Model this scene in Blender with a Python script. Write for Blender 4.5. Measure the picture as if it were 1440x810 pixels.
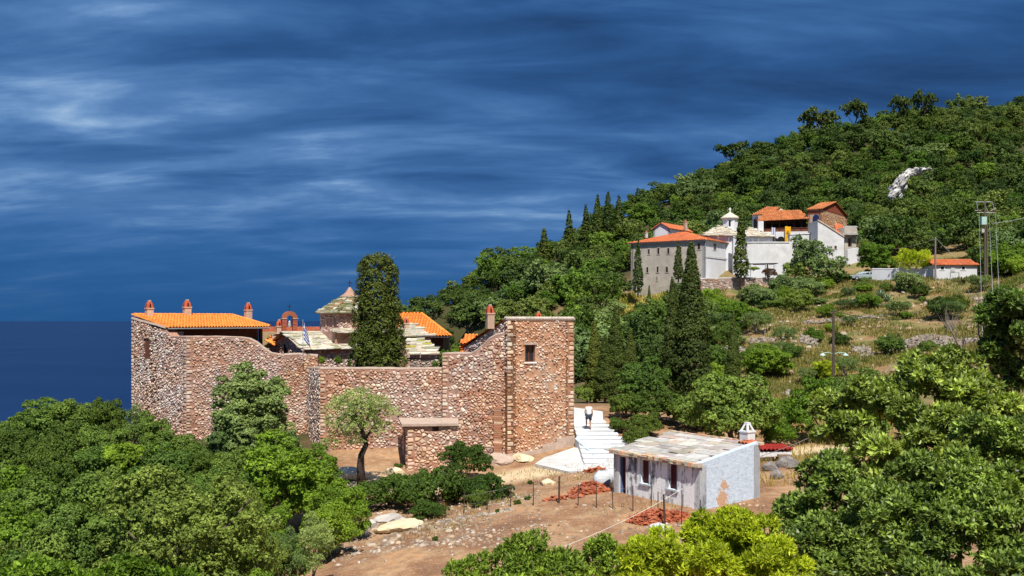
import bpy, math, random, time
import numpy as np
from mathutils import Vector, Matrix
T0 = time.time()
SC = bpy.context.scene
COL = SC.collection
for o in list(bpy.data.objects):
    bpy.data.objects.remove(o)
R = math.radians

# ------------------------------------------------------------------ camera
F, CX, HY, CZ = 1400.0, 720.0, 449.0, 10.0      # focal length in photo pixels, principal column, horizon row, eye height
cam = bpy.data.cameras.new('camera')
cam.sensor_width = 36.0
cam.lens = 35.0
cam.shift_y = (HY - 405.0) / 1440.0
cam.clip_start = 0.3
cam.clip_end = 120000.0
camo = bpy.data.objects.new('camera', cam)
COL.objects.link(camo)
camo.location = (0, 0, CZ)
camo.rotation_euler = (R(90), 0, 0)
SC.camera = camo

# ------------------------------------------------------------------ sun, sky, exposure
SUN_AZ, SUN_EL = R(9), R(59)                  # azimuth measured from behind the camera towards its right
SDIR = Vector((math.sin(SUN_AZ) * math.cos(SUN_EL), -math.cos(SUN_AZ) * math.cos(SUN_EL), math.sin(SUN_EL)))
sl = bpy.data.lights.new('sun', 'SUN')
sl.energy = 4.9
sl.angle = R(0.53)
sl.color = (1.0, 0.945, 0.85)
slo = bpy.data.objects.new('sun', sl)
COL.objects.link(slo)
slo.location = (60, -60, 120)
slo.rotation_euler = (-SDIR).to_track_quat('-Z', 'Y').to_euler()

SC.view_settings.view_transform = 'Standard'
SC.view_settings.look = 'None'
SC.view_settings.gamma = 1.0
SC.view_settings.exposure = 0.45
SC.view_settings.use_curve_mapping = False
SC.render.engine = 'CYCLES'
SC.cycles.max_bounces = 6
SC.cycles.diffuse_bounces = 3
SC.cycles.glossy_bounces = 2
SC.cycles.transmission_bounces = 4
SC.cycles.transparent_max_bounces = 4
SC.cycles.use_denoising = True
SC.cycles.sample_clamp_indirect = 6.0
SC.cycles.caustics_reflective = False
SC.cycles.caustics_refractive = False


class NT:
    """tiny node-tree helper"""
    def __init__(self, tree):
        self.t = tree
        for n in list(tree.nodes):
            tree.nodes.remove(n)

    def n(self, kind, **kw):
        nd = self.t.nodes.new(kind)
        for k, v in kw.items():
            if k.startswith('i_'):
                key = k[2:]
                key = int(key) if key.isdigit() else key.replace('_', ' ')
                self.set(nd.inputs[key], v)
            else:
                setattr(nd, k, v)
        return nd

    def set(self, sock, v):
        if isinstance(v, bpy.types.NodeSocket):
            self.t.links.new(v, sock)
        elif isinstance(v, (tuple, list)) and len(v) == 3 and sock.type == 'RGBA':
            sock.default_value = (*v, 1)
        else:
            sock.default_value = v

    def math(self, op, a, b=0.0, clamp=False):
        m = self.n('ShaderNodeMath', operation=op, use_clamp=clamp)
        self.set(m.inputs[0], a)
        self.set(m.inputs[1], b)
        return m.outputs[0]

    def mix(self, f, a, b, blend='MIX'):
        m = self.n('ShaderNodeMix', data_type='RGBA', blend_type=blend)
        self.set(m.inputs[0], f)
        self.set(m.inputs[6], a)
        self.set(m.inputs[7], b)
        return m.outputs[2]

    def noise(self, vec, scale, detail=4, rough=0.55, dist=0.0):
        m = self.n('ShaderNodeTexNoise')
        if vec is not None:
            self.set(m.inputs['Vector'], vec)
        m.inputs['Scale'].default_value = scale
        m.inputs['Detail'].default_value = detail
        m.inputs['Roughness'].default_value = rough
        m.inputs['Distortion'].default_value = dist
        return m.outputs[0]

    def ramp(self, f, stops, interp='LINEAR'):
        m = self.n('ShaderNodeValToRGB')
        self.set(m.inputs[0], f)
        cr = m.color_ramp
        cr.interpolation = interp
        while len(cr.elements) > 1:
            cr.elements.remove(cr.elements[-1])
        cr.elements[0].position = stops[0][0]
        c = stops[0][1]
        cr.elements[0].color = (*c, 1) if isinstance(c, tuple) else (c, c, c, 1)
        for p, c in stops[1:]:
            e = cr.elements.new(p)
            e.color = (*c, 1) if isinstance(c, tuple) else (c, c, c, 1)
        return m.outputs[0]


SKYX, SKYY = 3.1, 1.7


def make_world():
    w = bpy.data.worlds.new('World')
    SC.world = w
    w.use_nodes = True
    g = NT(w.node_tree)
    sky = g.n('ShaderNodeTexSky')
    sky.sky_type = 'NISHITA'
    sky.sun_disc = False
    sky.sun_elevation = SUN_EL
    sky.sun_rotation = math.pi - SUN_AZ
    sky.altitude = 150
    tc = g.n('ShaderNodeTexCoord')
    sep = g.n('ShaderNodeSeparateXYZ', i_0=tc.outputs['Generated'])
    zz = g.math('MAXIMUM', sep.outputs[2], 0.0)
    # storm cloud deck: the view direction meets a flat deck overhead, softened towards the horizon
    den = g.math('ADD', zz, 0.20)
    u = g.math('DIVIDE', sep.outputs[0], den)
    v = g.math('DIVIDE', sep.outputs[1], den)
    cv = g.n('ShaderNodeCombineXYZ', i_0=u, i_1=v, i_2=0.0).outputs[0]
    mp = g.n('ShaderNodeMapping', i_0=cv)
    mp.inputs['Scale'].default_value = (0.42, 1.25, 1)
    mp.inputs['Rotation'].default_value = (0, 0, R(7))
    mp.inputs['Location'].default_value = (SKYX, SKYY, 0)
    big = g.noise(mp.outputs[0], 0.8, 7, 0.54, 0.12)
    mp2 = g.n('ShaderNodeMapping', i_0=cv)
    mp2.inputs['Scale'].default_value = (0.7, 1.7, 1)
    mp2.inputs['Location'].default_value = (11.3, 4.2, 0)
    wisp = g.noise(mp2.outputs[0], 2.3, 8, 0.54, 0.4)
    f = g.math('ADD', g.math('MULTIPLY', big, 0.58), g.math('MULTIPLY', wisp, 0.42))
    mp3 = g.n('ShaderNodeMapping', i_0=cv)
    mp3.inputs['Scale'].default_value = (1.3, 2.3, 1)
    mp3.inputs['Location'].default_value = (5.7, 9.1, 0)
    puff = g.noise(mp3.outputs[0], 2.6, 8, 0.56, 0.3)
    lit = g.ramp(f, [(0.44, 0.15), (0.58, 1.0)])
    f = g.math('ADD', f, g.math('MULTIPLY', g.math('MULTIPLY', g.math('SUBTRACT', puff, 0.5), 0.24), lit))
    cloud = g.ramp(f, [(0.33, (0.013, 0.048, 0.140)), (0.41, (0.022, 0.080, 0.222)), (0.47, (0.040, 0.122, 0.305)),
                       (0.53, (0.076, 0.180, 0.390)), (0.58, (0.150, 0.280, 0.500)), (0.64, (0.31, 0.45, 0.63))])
    # rain haze low over the sea
    hz = g.n('ShaderNodeMapRange', i_0=zz)
    hz.interpolation_type = 'SMOOTHSTEP'
    hz.inputs[1].default_value = 0.0
    hz.inputs[2].default_value = 0.16
    hz.inputs[3].default_value = 0.93
    hz.inputs[4].default_value = 0.0
    hcol = g.mix(g.n('ShaderNodeMapRange', i_0=zz, i_2=0.10).outputs[0], (0.010, 0.074, 0.220), (0.014, 0.096, 0.285))
    deck = g.mix(hz.outputs[0], cloud, hcol)
    bg1 = g.n('ShaderNodeBackground', i_0=deck, i_1=0.87)
    bg2 = g.n('ShaderNodeBackground', i_0=sky.outputs[0], i_1=0.06)
    ms = g.n('ShaderNodeMixShader', i_0=0.985)
    g.t.links.new(bg2.outputs[0], ms.inputs[1])
    g.t.links.new(bg1.outputs[0], ms.inputs[2])
    out = g.n('ShaderNodeOutputWorld')
    g.t.links.new(ms.outputs[0], out.inputs[0])


make_world()

# ------------------------------------------------------------------ placing
def P(px, py, Y):
    """point of the place seen at photo pixel (px, py) at a distance Y in front of the eye"""
    return Vector(((px - CX) / F * Y, Y, CZ - (py - HY) / F * Y))


def XY(px, Y):
    return Vector(((px - CX) / F * Y, Y))


def zat(py, Y):
    return CZ - (py - HY) / F * Y


def ray_seg(px, p0, p1):
    """plan point where the column px crosses the plan segment p0-p1"""
    k = (px - CX) / F
    d = p1 - p0
    t = (k * p0.y - p0.x) / (d.x - k * d.y)
    return t, p0 + d * t


# ------------------------------------------------------------------ objects
def tag(o, label=None, cat=None, group=None, kind=None):
    if label: o['label'] = label
    if cat: o['category'] = cat
    if group: o['group'] = group
    if kind or cat: o['kind'] = kind or 'thing'
    return o


def empty(name, loc=(0, 0, 0), rz=0.0):
    o = bpy.data.objects.new(name, None)
    o.empty_display_size = 0.2
    COL.objects.link(o)
    o.location = loc
    o.rotation_euler = (0, 0, rz)
    return o


def link(name, me, parent=None):
    o = bpy.data.objects.new(name, me)
    COL.objects.link(o)
    if parent is not None:
        o.parent = parent
        if parent.type == 'EMPTY' or parent.location.length > 0:
            # children are given in world coordinates: undo the parent's transform
            m = Matrix.LocRotScale(parent.location, parent.rotation_euler, parent.scale)
            q = parent.parent
            while q is not None:
                m = Matrix.LocRotScale(q.location, q.rotation_euler, q.scale) @ m
                q = q.parent
            o.matrix_parent_inverse = m.inverted()
    return o


class MB:
    """mesh builder: collects polygons with a material slot and a colour per face"""
    def __init__(self):
        self.v, self.f, self.m, self.c = [], [], [], []

    def poly(self, pts, m=0, c=(1, 1, 1)):
        b = len(self.v)
        self.v += [tuple(p) for p in pts]
        self.f.append(tuple(range(b, b + len(pts))))
        self.m.append(m)
        self.c.append(c)

    def faces(self, pts, fs, m=0, c=(1, 1, 1)):
        b = len(self.v)
        self.v += [tuple(p) for p in pts]
        for f in fs:
            self.f.append(tuple(b + i for i in f))
            self.m.append(m)
            self.c.append(c)

    def hexa(self, p, m=0, c=(1, 1, 1)):
        """8 points: bottom ring 0-3 counter-clockwise seen from above, top ring 4-7"""
        self.faces(p, [(3, 2, 1, 0), (4, 5, 6, 7), (0, 1, 5, 4), (1, 2, 6, 5), (2, 3, 7, 6), (3, 0, 4, 7)], m, c)

    def box(self, lo, hi, m=0, c=(1, 1, 1), M=None):
        x0, y0, z0 = lo
        x1, y1, z1 = hi
        p = [Vector(q) for q in ((x0, y0, z0), (x1, y0, z0), (x1, y1, z0), (x0, y1, z0), (x0, y0, z1), (x1, y0, z1), (x1, y1, z1), (x0, y1, z1))]
        if M is not None:
            p = [M @ q for q in p]
        self.hexa(p, m, c)

    def obox(self, o, ax, ay, z0, z1, m=0, c=(1, 1, 1)):
        """oriented box: plan origin o, plan edge vectors ax, ay"""
        q = [o, o + ax, o + ax + ay, o + ay]
        self.hexa([(a.x, a.y, z0) for a in q] + [(a.x, a.y, z1) for a in q], m, c)

    def tube(self, path, rad, n=7, m=0, c=(1, 1, 1), cap=True):
        path = [Vector(p) for p in path]
        rings = []
        b = len(self.v)
        up = Vector((0.31, 0.17, 0.93)).normalized()
        for i, p in enumerate(path):
            d = (path[min(i + 1, len(path) - 1)] - path[max(i - 1, 0)]).normalized()
            s = d.cross(up)
            if s.length < 1e-3:
                s = d.cross(Vector((1, 0, 0)))
            s.normalize()
            t = s.cross(d)
            r = rad[i] if isinstance(rad, (list, tuple)) else rad
            for k in range(n):
                a = 2 * math.pi * k / n
                self.v.append(tuple(p + s * (r * math.cos(a)) + t * (r * math.sin(a))))
        for i in range(len(path) - 1):
            for k in range(n):
                a0 = b + i * n + k
                a1 = b + i * n + (k + 1) % n
                self.f.append((a0, a1, a1 + n, a0 + n))
                self.m.append(m)
                self.c.append(c)
        if cap:
            self.f.append(tuple(b + k for k in range(n))[::-1])
            self.f.append(tuple(b + (len(path) - 1) * n + k for k in range(n)))
            self.m += [m, m]
            self.c += [c, c]

    def lathe(self, center, prof, n=16, m=0, c=(1, 1, 1), rot=0.0):
        b = len(self.v)
        for r, z in prof:
            for k in range(n):
                a = rot + 2 * math.pi * k / n
                self.v.append((center[0] + r * math.cos(a), center[1] + r * math.sin(a), center[2] + z))
        for i in range(len(prof) - 1):
            for k in range(n):
                a0 = b + i * n + k
                a1 = b + i * n + (k + 1) % n
                self.f.append((a0, a1, a1 + n, a0 + n))
                self.m.append(m)
                self.c.append(c)
        self.f.append(tuple(b + k for k in range(n))[::-1])
        self.f.append(tuple(b + (len(prof) - 1) * n + k for k in range(n)))
        self.m += [m, m]
        self.c += [c, c]

    def mesh(self, name, mats, smooth=False):
        me = bpy.data.meshes.new(name)
        me.from_pydata(self.v, [], self.f)
        for mm in (mats if isinstance(mats, (list, tuple)) else [mats]):
            me.materials.append(mm)
        if any(self.m):
            me.polygons.foreach_set('material_index', self.m)
        a = me.attributes.new('col', 'FLOAT_COLOR', 'FACE')
        cc = np.ones((len(self.f), 4), dtype=np.float32)
        cc[:, :3] = np.array(self.c, dtype=np.float32).reshape(-1, 3)
        a.data.foreach_set('color', cc.ravel())
        if smooth:
            me.polygons.foreach_set('use_smooth', [True] * len(self.f))
        me.update()
        return me

    def build(self, name, mats, parent=None, smooth=False):
        return link(name, self.mesh(name, mats, smooth), parent)


def np_mesh(name, V, Fq, col, mats, smooth=False):
    """quad mesh from arrays"""
    me = bpy.data.meshes.new(name)
    nv, nf, k = len(V), len(Fq), Fq.shape[1]
    me.vertices.add(nv)
    me.vertices.foreach_set('co', np.ascontiguousarray(V, dtype=np.float32).ravel())
    me.loops.add(nf * k)
    me.loops.foreach_set('vertex_index', np.ascontiguousarray(Fq, dtype=np.int32).ravel())
    me.polygons.add(nf)
    me.polygons.foreach_set('loop_start', np.arange(0, nf * k, k, dtype=np.int32))
    me.update(calc_edges=True)
    me.validate()
    if col is not None:
        a = me.attributes.new('col', 'FLOAT_COLOR', 'FACE')
        cc = np.ones((nf, 4), dtype=np.float32)
        cc[:, :3] = col
        a.data.foreach_set('color', cc.ravel())
    for mm in (mats if isinstance(mats, (list, tuple)) else [mats]):
        me.materials.append(mm)
    if smooth:
        me.polygons.foreach_set('use_smooth', np.ones(nf, dtype=bool))
    return me


# ------------------------------------------------------------------ value noise for shaping
def _h(ix, iy, s):
    h = (ix.astype(np.int64) * 374761393 + iy.astype(np.int64) * 668265263 + s * 1442695041) & 0x7fffffff
    h = (h ^ (h >> 13)) * 1274126177 & 0x7fffffff
    return ((h ^ (h >> 16)) & 0xffff) / 65535.0


def vnoise(x, y, s=0):
    x = np.asarray(x, dtype=float)
    y = np.asarray(y, dtype=float)
    ix, iy = np.floor(x), np.floor(y)
    fx, fy = x - ix, y - iy
    fx, fy = fx * fx * (3 - 2 * fx), fy * fy * (3 - 2 * fy)
    a, b = _h(ix, iy, s), _h(ix + 1, iy, s)
    c, d = _h(ix, iy + 1, s), _h(ix + 1, iy + 1, s)
    return (a * (1 - fx) + b * fx) * (1 - fy) + (c * (1 - fx) + d * fx) * fy


def fbm(x, y, s=0, o=4):
    x = np.asarray(x, dtype=float)
    y = np.asarray(y, dtype=float)
    r, a, t = 0, 1.0, 0
    for i in range(o):
        r = r + a * vnoise(x * 2 ** i + 7.3 * i, y * 2 ** i - 3.1 * i, s + i)
        t += a
        a *= 0.5
    return r / t


# ------------------------------------------------------------------ materials
def new_mat(name):
    m = bpy.data.materials.new(name)
    m.use_nodes = True
    return m, NT(m.node_tree)


def finish(g, col, rough=0.9, bump=None, bstr=0.3, bdist=0.02, spec=0.25, **kw):
    p = g.n('ShaderNodeBsdfPrincipled')
    g.set(p.inputs['Base Color'], col)
    g.set(p.inputs['Roughness'], rough)
    g.set(p.inputs['Specular IOR Level'], spec)
    for k, v in kw.items():
        g.set(p.inputs[k.replace('_', ' ')], v)
    if bump is not None:
        b = g.n('ShaderNodeBump')
        b.inputs['Strength'].default_value = bstr
        b.inputs['Distance'].default_value = bdist
        g.set(b.inputs['Height'], bump)
        g.t.links.new(b.outputs[0], p.inputs['Normal'])
    o = g.n('ShaderNodeOutputMaterial')
    g.t.links.new(p.outputs[0], o.inputs[0])
    return p


def pos(g):
    return g.n('ShaderNodeNewGeometry').outputs['Position']


def attr(g, name='col'):
    return g.n('ShaderNodeAttribute', attribute_name=name)


def mat_tinted(name, base, var=0.25, scale=6.0, rough=0.9, bump=0.35, dark=None, use_col=True, bdist=0.02, spec=0.2, stain=False):
    """base colour x per-piece colour, mottled by noise"""
    m, g = new_mat(name)
    p = pos(g)
    n1 = g.noise(p, scale, 5, 0.6)
    n2 = g.noise(p, scale * 0.22, 3, 0.5)
    lo = tuple(b * (1 - var) for b in base) if dark is None else dark
    hi = tuple(min(1, b * (1 + var)) for b in base)
    c = g.mix(g.ramp(n1, [(0.3, 0.0), (0.7, 1.0)]), lo, hi)
    c = g.mix(g.math('MULTIPLY', g.ramp(n2, [(0.35, 0.0), (0.65, 1.0)]), 0.35), c, tuple(b * 0.72 for b in base))
    if use_col:
        c = g.mix(1.0, c, attr(g).outputs['Color'], 'MULTIPLY')
    if stain:
        n3 = g.noise(p, 0.32, 4, 0.6)
        c = g.mix(g.ramp(n3, [(0.42, 0.0), (0.60, 1.0)]), c, g.mix(1.0, c, (0.98, 0.80, 0.66), 'MULTIPLY'))
        n4 = g.noise(p, 0.55, 5, 0.65)
        c = g.mix(g.math('MULTIPLY', g.ramp(n4, [(0.56, 0.0), (0.70, 1.0)]), 0.45), c, g.mix(1.0, c, (0.55, 0.52, 0.52), 'MULTIPLY'))
    finish(g, c, rough, n1, bump, bdist, spec)
    return m


def mat_plain(name, col, rough=0.6, spec=0.3, metallic=0.0):
    m, g = new_mat(name)
    n1 = g.noise(pos(g), 9.0, 3)
    c = g.mix(g.ramp(n1, [(0.3, 0.0), (0.7, 1.0)]), tuple(x * 0.82 for x in col), tuple(min(1, x * 1.1) for x in col))
    finish(g, c, rough, None, spec=spec, Metallic=metallic)
    return m


def mat_foliage(name, dark, light, trans=0.22, rough=0.55, spec=0.18, hue=0.045, ovar=0.5):
    m, g = new_mat(name)
    a = attr(g)
    sp = g.n('ShaderNodeSeparateColor', i_0=a.outputs['Color'])
    oi = g.n('ShaderNodeObjectInfo')
    c = g.mix(sp.outputs[1], dark, light)
    br = g.math('MULTIPLY', g.math('ADD', g.math('MULTIPLY', sp.outputs[0], 0.85), 0.5),
                g.math('ADD', g.math('MULTIPLY', oi.outputs['Random'], ovar), 1 - ovar * .5))
    hs = g.n('ShaderNodeHueSaturation')
    g.set(hs.inputs['Hue'], g.math('ADD', g.math('MULTIPLY', g.math('SUBTRACT', oi.outputs['Random'], 0.5), -hue), 0.5))
    g.set(hs.inputs['Saturation'], 1.0)
    g.set(hs.inputs['Value'], br)
    g.set(hs.inputs['Color'], c)
    col = g.mix(1.0, hs.outputs[0], (1.24, 1.37, 1.0), 'MULTIPLY')
    pr = g.n('ShaderNodeBsdfPrincipled')
    g.set(pr.inputs['Base Color'], col)
    g.set(pr.inputs['Roughness'], rough)
    g.set(pr.inputs['Specular IOR Level'], spec)
    tr = g.n('ShaderNodeBsdfTranslucent')
    g.set(tr.inputs[0], g.mix(1.0, col, (1.2, 1.25, 0.55), 'MULTIPLY'))
    mx = g.n('ShaderNodeMixShader')
    mx.inputs[0].default_value = trans
    g.t.links.new(pr.outputs[0], mx.inputs[1])
    g.t.links.new(tr.outputs[0], mx.inputs[2])
    o = g.n('ShaderNodeOutputMaterial')
    g.t.links.new(mx.outputs[0], o.inputs[0])
    return m


M = {}
M['stone'] = mat_tinted('rubble_stone', (0.95, 0.90, 0.84), 0.20, 9.0, 0.92, 0.5, stain=True)
M['mortar_red'] = mat_tinted('mortar_red', (0.47, 0.285, 0.185), 0.25, 5.0, 0.95, 0.9, use_col=False, bdist=0.05, stain=True)
M['mortar_mauve'] = mat_tinted('mortar_mauve', (0.41, 0.265, 0.215), 0.28, 5.0, 0.95, 0.9, use_col=False, bdist=0.05, stain=True)
M['tile'] = mat_tinted('orange_roof_tile', (0.80, 0.275, 0.055), 0.18, 4.0, 0.8, 0.2)
M['old_tile'] = mat_tinted('old_red_tile', (0.46, 0.14, 0.065), 0.25, 3.0, 0.85, 0.2)
M['slate'] = mat_tinted('stone_slate', (0.62, 0.58, 0.50), 0.2, 4.0, 0.9, 0.5)
M['stucco'] = mat_tinted('pink_stucco', (0.52, 0.36, 0.27), 0.18, 3.0, 0.95, 0.3, use_col=False)
M['coping'] = mat_tinted('coping_mortar', (0.46, 0.35, 0.28), 0.2, 4.0, 0.95, 0.4, use_col=False)
M['brick'] = mat_tinted('brick_red', (0.38, 0.105, 0.055), 0.25, 6.0, 0.9, 0.4)
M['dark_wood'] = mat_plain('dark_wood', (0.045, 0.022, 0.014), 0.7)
M['brown_wood'] = mat_plain('brown_wood', (0.16, 0.055, 0.028), 0.7)
M['maroon'] = mat_plain('maroon_paint', (0.085, 0.012, 0.018), 0.55)
M['black'] = mat_plain('dark_opening', (0.012, 0.01, 0.01), 0.9)
M['iron'] = mat_plain('rusty_iron', (0.075, 0.045, 0.032), 0.8)
M['black_iron'] = mat_plain('black_iron', (0.02, 0.02, 0.022), 0.6)
M['bark'] = mat_tinted('bark', (0.13, 0.10, 0.075), 0.4, 12.0, 0.95, 0.8, use_col=False)
M['grey_bark'] = mat_tinted('grey_bark', (0.24, 0.21, 0.18), 0.4, 10.0, 0.95, 0.8, use_col=False)
M['white_wash'] = mat_tinted('whitewash', (0.70, 0.71, 0.72), 0.10, 2.5, 0.9, 0.3, use_col=False)
M['blue_wash'] = mat_tinted('pale_blue_wash', (0.50, 0.60, 0.68), 0.06, 2.0, 0.9, 0.2, use_col=False)
M['concrete'] = mat_tinted('pale_concrete', (0.56, 0.55, 0.53), 0.18, 1.6, 0.9, 0.3, use_col=False)
M['grey_render'] = mat_tinted('grey_render', (0.46, 0.41, 0.35), 0.18, 0.9, 0.95, 0.4, use_col=False)
M['glass'] = mat_plain('dark_glass', (0.02, 0.025, 0.035), 0.15, 0.5)
M['rock'] = mat_tinted('limestone', (0.47, 0.43, 0.385), 0.3, 2.0, 0.92, 0.9, bdist=0.1)
M['white_rock'] = mat_tinted('white_cliff', (0.50, 0.48, 0.46), 0.45, 0.7, 0.92, 1.0, bdist=0.4)
M['grey_metal'] = mat_plain('grey_metal', (0.42, 0.43, 0.44), 0.45, 0.5, 0.3)
M['wire'] = mat_plain('wire', (0.42, 0.42, 0.42), 0.5)
M['white'] = mat_plain('white_paint', (0.8, 0.8, 0.8), 0.5)

# ------------------------------------------------------------------ terrain
SEA_Z = -170.0
_cp = []
def cp(px, py, Y): _cp.append(tuple(P(px, py, Y)))
def cw(x, y, z): _cp.append((x, y, z))
# slope the eye stands on, falling towards the yard
for q in ((0, -6, 8.6), (0, 2, 8.0), (-9, 2, 7.2), (9, 3, 8.2), (18, 4, 9.0), (0, 10, 5.6), (6, 12, 5.4), (-6, 12, 4.6), (14, 14, 5.8),
          (0, 18, 3.6), (8, 20, 3.8), (16, 22, 4.6), (-8, 20, 2.6), (0, 27, 1.9), (10, 29, 2.6), (20, 30, 4.0), (30, 30, 6.0), (30, 14, 8.0)): cw(*q)
# yard round the hut and the fort
for q in ((800, 632, 62), (860, 640, 60), (700, 648, 61), (600, 655, 60), (480, 668, 58), (700, 690, 53), (600, 722, 48), (540, 765, 42),
          (875, 692, 46), (985, 719, 41.5), (1068, 700, 43.6), (940, 660, 52), (560, 792, 38), (800, 752, 39), (900, 735, 40), (1000, 765, 35),
          (640, 800, 36.5), (1100, 640, 60), (1130, 690, 45), (1180, 640, 58), (1250, 640, 50)): cp(*q)
# under the fort
for q in ((4, 66, 2.4), (4.2, 72, 3.1), (6.5, 70, 3.0), (-3, 66, 2.6), (-10, 70, 2.3), (-12, 80, 2.5), (-24, 71, 1.7), (-29, 80, 1.8), (-16, 70, 1.7),
          (-20, 90, 0), (-5, 90, 2), (8, 80, 3.2)): cw(*q)
# left slope down to the sea
for q in ((-14, 55, 0.2), (-18, 48, -1.4), (-12, 42, -0.6), (-12, 34, -1.0), (-20, 60, 0.3), (-24, 63, 0.4), (-30, 66, 0.6), (-38, 66, -0.5), (-26, 52, -1.6), (-34, 55, -2.6),
          (-22, 40, -2.6), (-30, 42, -4.2), (-14, 24, 0.2), (-20, 28, -2.2), (-32, 28, -6.0), (-20, 14, 2.0), (-40, 10, -3.5),
          (-38, 80, -5), (-46, 70, -7), (-34, 96, -12), (-52, 96, -26), (-60, 60, -16), (-60, 30, -18), (-80, 110, -60), (-90, 50, -50),
          (-18, 115, -12), (-40, 150, -55), (-10, 150, -18), (-80, 0, -32), (-140, 60, -120), (-140, 150, -150), (-60, 220, -110)): cw(*q)
# right slope with the dry terraces
for q in ((1150, 565, 95), (1050, 560, 92), (1150, 520, 110), (1250, 495, 118), (1250, 470, 130), (1400, 480, 120), (1150, 470, 132), (1300, 430, 146),
          (1100, 440, 150), (1250, 397, 164), (1340, 392, 164), (1420, 395, 164), (1200, 396, 176), (940, 440, 172), (880, 432, 190), (887, 408, 200),
          (940, 404, 195), (991, 408, 187), (1080, 408, 183), (1040, 440, 168), (1000, 480, 135), (1000, 395, 194), (1100, 388, 192), (850, 520, 120), (870, 565, 92), (960, 560, 95)): cp(*q)
# saddle behind the fort
for q in ((10, 100, 3.2), (0, 120, -3), (0, 160, -2), (14, 140, 3.5), (-16, 190, -8), (-20, 240, -12), (50, 100, 8), (70, 110, 14), (60, 70, 9), (45, 50, 7), (80, 130, 20)): cw(*q)
# upper monastery terraces and the wooded hill
for q in ((1060, 358, 206), (1110, 352, 208), (1165, 345, 212), (1200, 345, 214), (940, 360, 222), (1260, 350, 200), (1330, 352, 196), (1420, 340, 190),
          (830, 400, 225), (760, 420, 215), (690, 455, 200), (640, 490, 190)): cp(*q)
for px, py, Y in ((1440, 135, 340), (1300, 132, 335), (1150, 172, 320), (1050, 208, 310), (950, 252, 300), (850, 288, 290), (790, 330, 280),
                  (700, 362, 268), (640, 398, 258), (590, 438, 246), (1600, 120, 340), (1800, 110, 330)):
    a = P(px, py, Y)
    cw(a.x, a.y, a.z - 5.5)
    cw(a.x - 10, a.y + 70, a.z - 38)
for px, py, Y in ((1400, 235, 262), (1250, 250, 262), (1100, 265, 255), (980, 300, 255), (870, 340, 250), (760, 380, 240), (1560, 230, 262)):
    a = P(px, py, Y)
    cw(a.x, a.y, a.z - 5.5)
for q in ((40, 450, -60), (160, 470, -30), (300, 460, 0), (-120, 420, -150), (200, 140, 55), (130, 60, 26), (130, 0, 26), (300, 250, 120), (330, 120, 110), (60, 0, 15), (260, 0, 60)): cw(*q)
_A = np.array(_cp)


def _phi(r2):
    return 0.5 * r2 * np.log(r2 + 1e-9)


def _fit():
    S = 100.0
    xy = _A[:, :2] / S
    n = len(xy)
    d2 = ((xy[:, None] - xy[None]) ** 2).sum(2)
    K = _phi(d2) + np.eye(n) * 4e-5
    Pm = np.c_[np.ones(n), xy]
    L = np.zeros((n + 3, n + 3))
    L[:n, :n] = K
    L[:n, n:] = Pm
    L[n:, :n] = Pm.T
    return np.linalg.solve(L, np.r_[_A[:, 2], 0, 0, 0])


_W = _fit()


def ground(x, y, detail=True):
    x = np.atleast_1d(np.asarray(x, dtype=float)).ravel()
    y = np.atleast_1d(np.asarray(y, dtype=float)).ravel()
    z = np.empty(len(x))
    src = _A[:, :2] / 100.0
    for i in range(0, len(x), 4000):
        q = np.c_[x[i:i + 4000], y[i:i + 4000]] / 100.0
        d2 = ((q[:, None] - src[None]) ** 2).sum(2)
        z[i:i + 4000] = _phi(d2) @ _W[:-3] + _W[-3] + q @ _W[-2:]
    if detail:
        far = np.clip((y - 75) / 60, 0, 1)
        z = z + (fbm(x * 0.28, y * 0.28, 3, 4) - 0.5) * (0.35 + 1.2 * far) + (fbm(x * 1.5, y * 1.5, 9, 3) - 0.5) * 0.10
    # beyond the fort the spur drops to the sea on the left; the hill keeps to its crest line
    px = CX + x / np.maximum(y, 1.0) * F
    sky_py = np.interp(px, [-800, 480, 560, 590, 640, 700, 790, 850, 950, 1050, 1150, 1300, 1440, 2200], [1500, 640, 500, 450, 412, 380, 348, 316, 278, 238, 206, 172, 172, 130])
    cap = CZ - (sky_py - HY) / F * y - 0.0
    z = np.where(y > 170, np.minimum(z, cap), z)
    return np.maximum(z, SEA_Z - 6)


def gz(x, y):
    return float(ground(x, y)[0])


def axis(lo, hi, c0, c1, d, grow=1.06):
    a = list(np.arange(c0, c1 + 1e-6, d))
    s, q = d, c1
    while q < hi:
        s *= grow
        q += s
        a.append(q)
    s, q = d, c0
    while q > lo:
        s *= grow
        q -= s
        a.insert(0, q)
    return np.array(a)


xs = axis(-420, 520, -36, 46, 0.75)
ys = axis(-40, 620, 24, 78, 0.75, 1.022)
GX, GY = np.meshgrid(xs, ys)
GZ = ground(GX, GY).reshape(GX.shape)
# a ground material for dirt, dry grass, the trodden path and the wood floor
nx, ny = len(xs), len(ys)
V = np.c_[GX.ravel(), GY.ravel(), GZ.ravel()]
ii = np.arange(nx * ny).reshape(ny, nx)
Q = np.c_[ii[:-1, :-1].ravel(), ii[:-1, 1:].ravel(), ii[1:, 1:].ravel(), ii[1:, :-1].ravel()]
cxq = V[Q].mean(1)


def sm(x, a, b):
    t = np.clip((x - a) / (b - a), 0, 1)
    return t * t * (3 - 2 * t)


def polyline_dist(x, y, pts):
    d = np.full(x.shape, 1e9)
    for (x0, y0), (x1, y1) in zip(pts[:-1], pts[1:]):
        t = np.clip(((x - x0) * (x1 - x0) + (y - y0) * (y1 - y0)) / ((x1 - x0) ** 2 + (y1 - y0) ** 2), 0, 1)
        d = np.minimum(d, np.hypot(x - x0 - t * (x1 - x0), y - y0 - t * (y1 - y0)))
    return d


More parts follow.
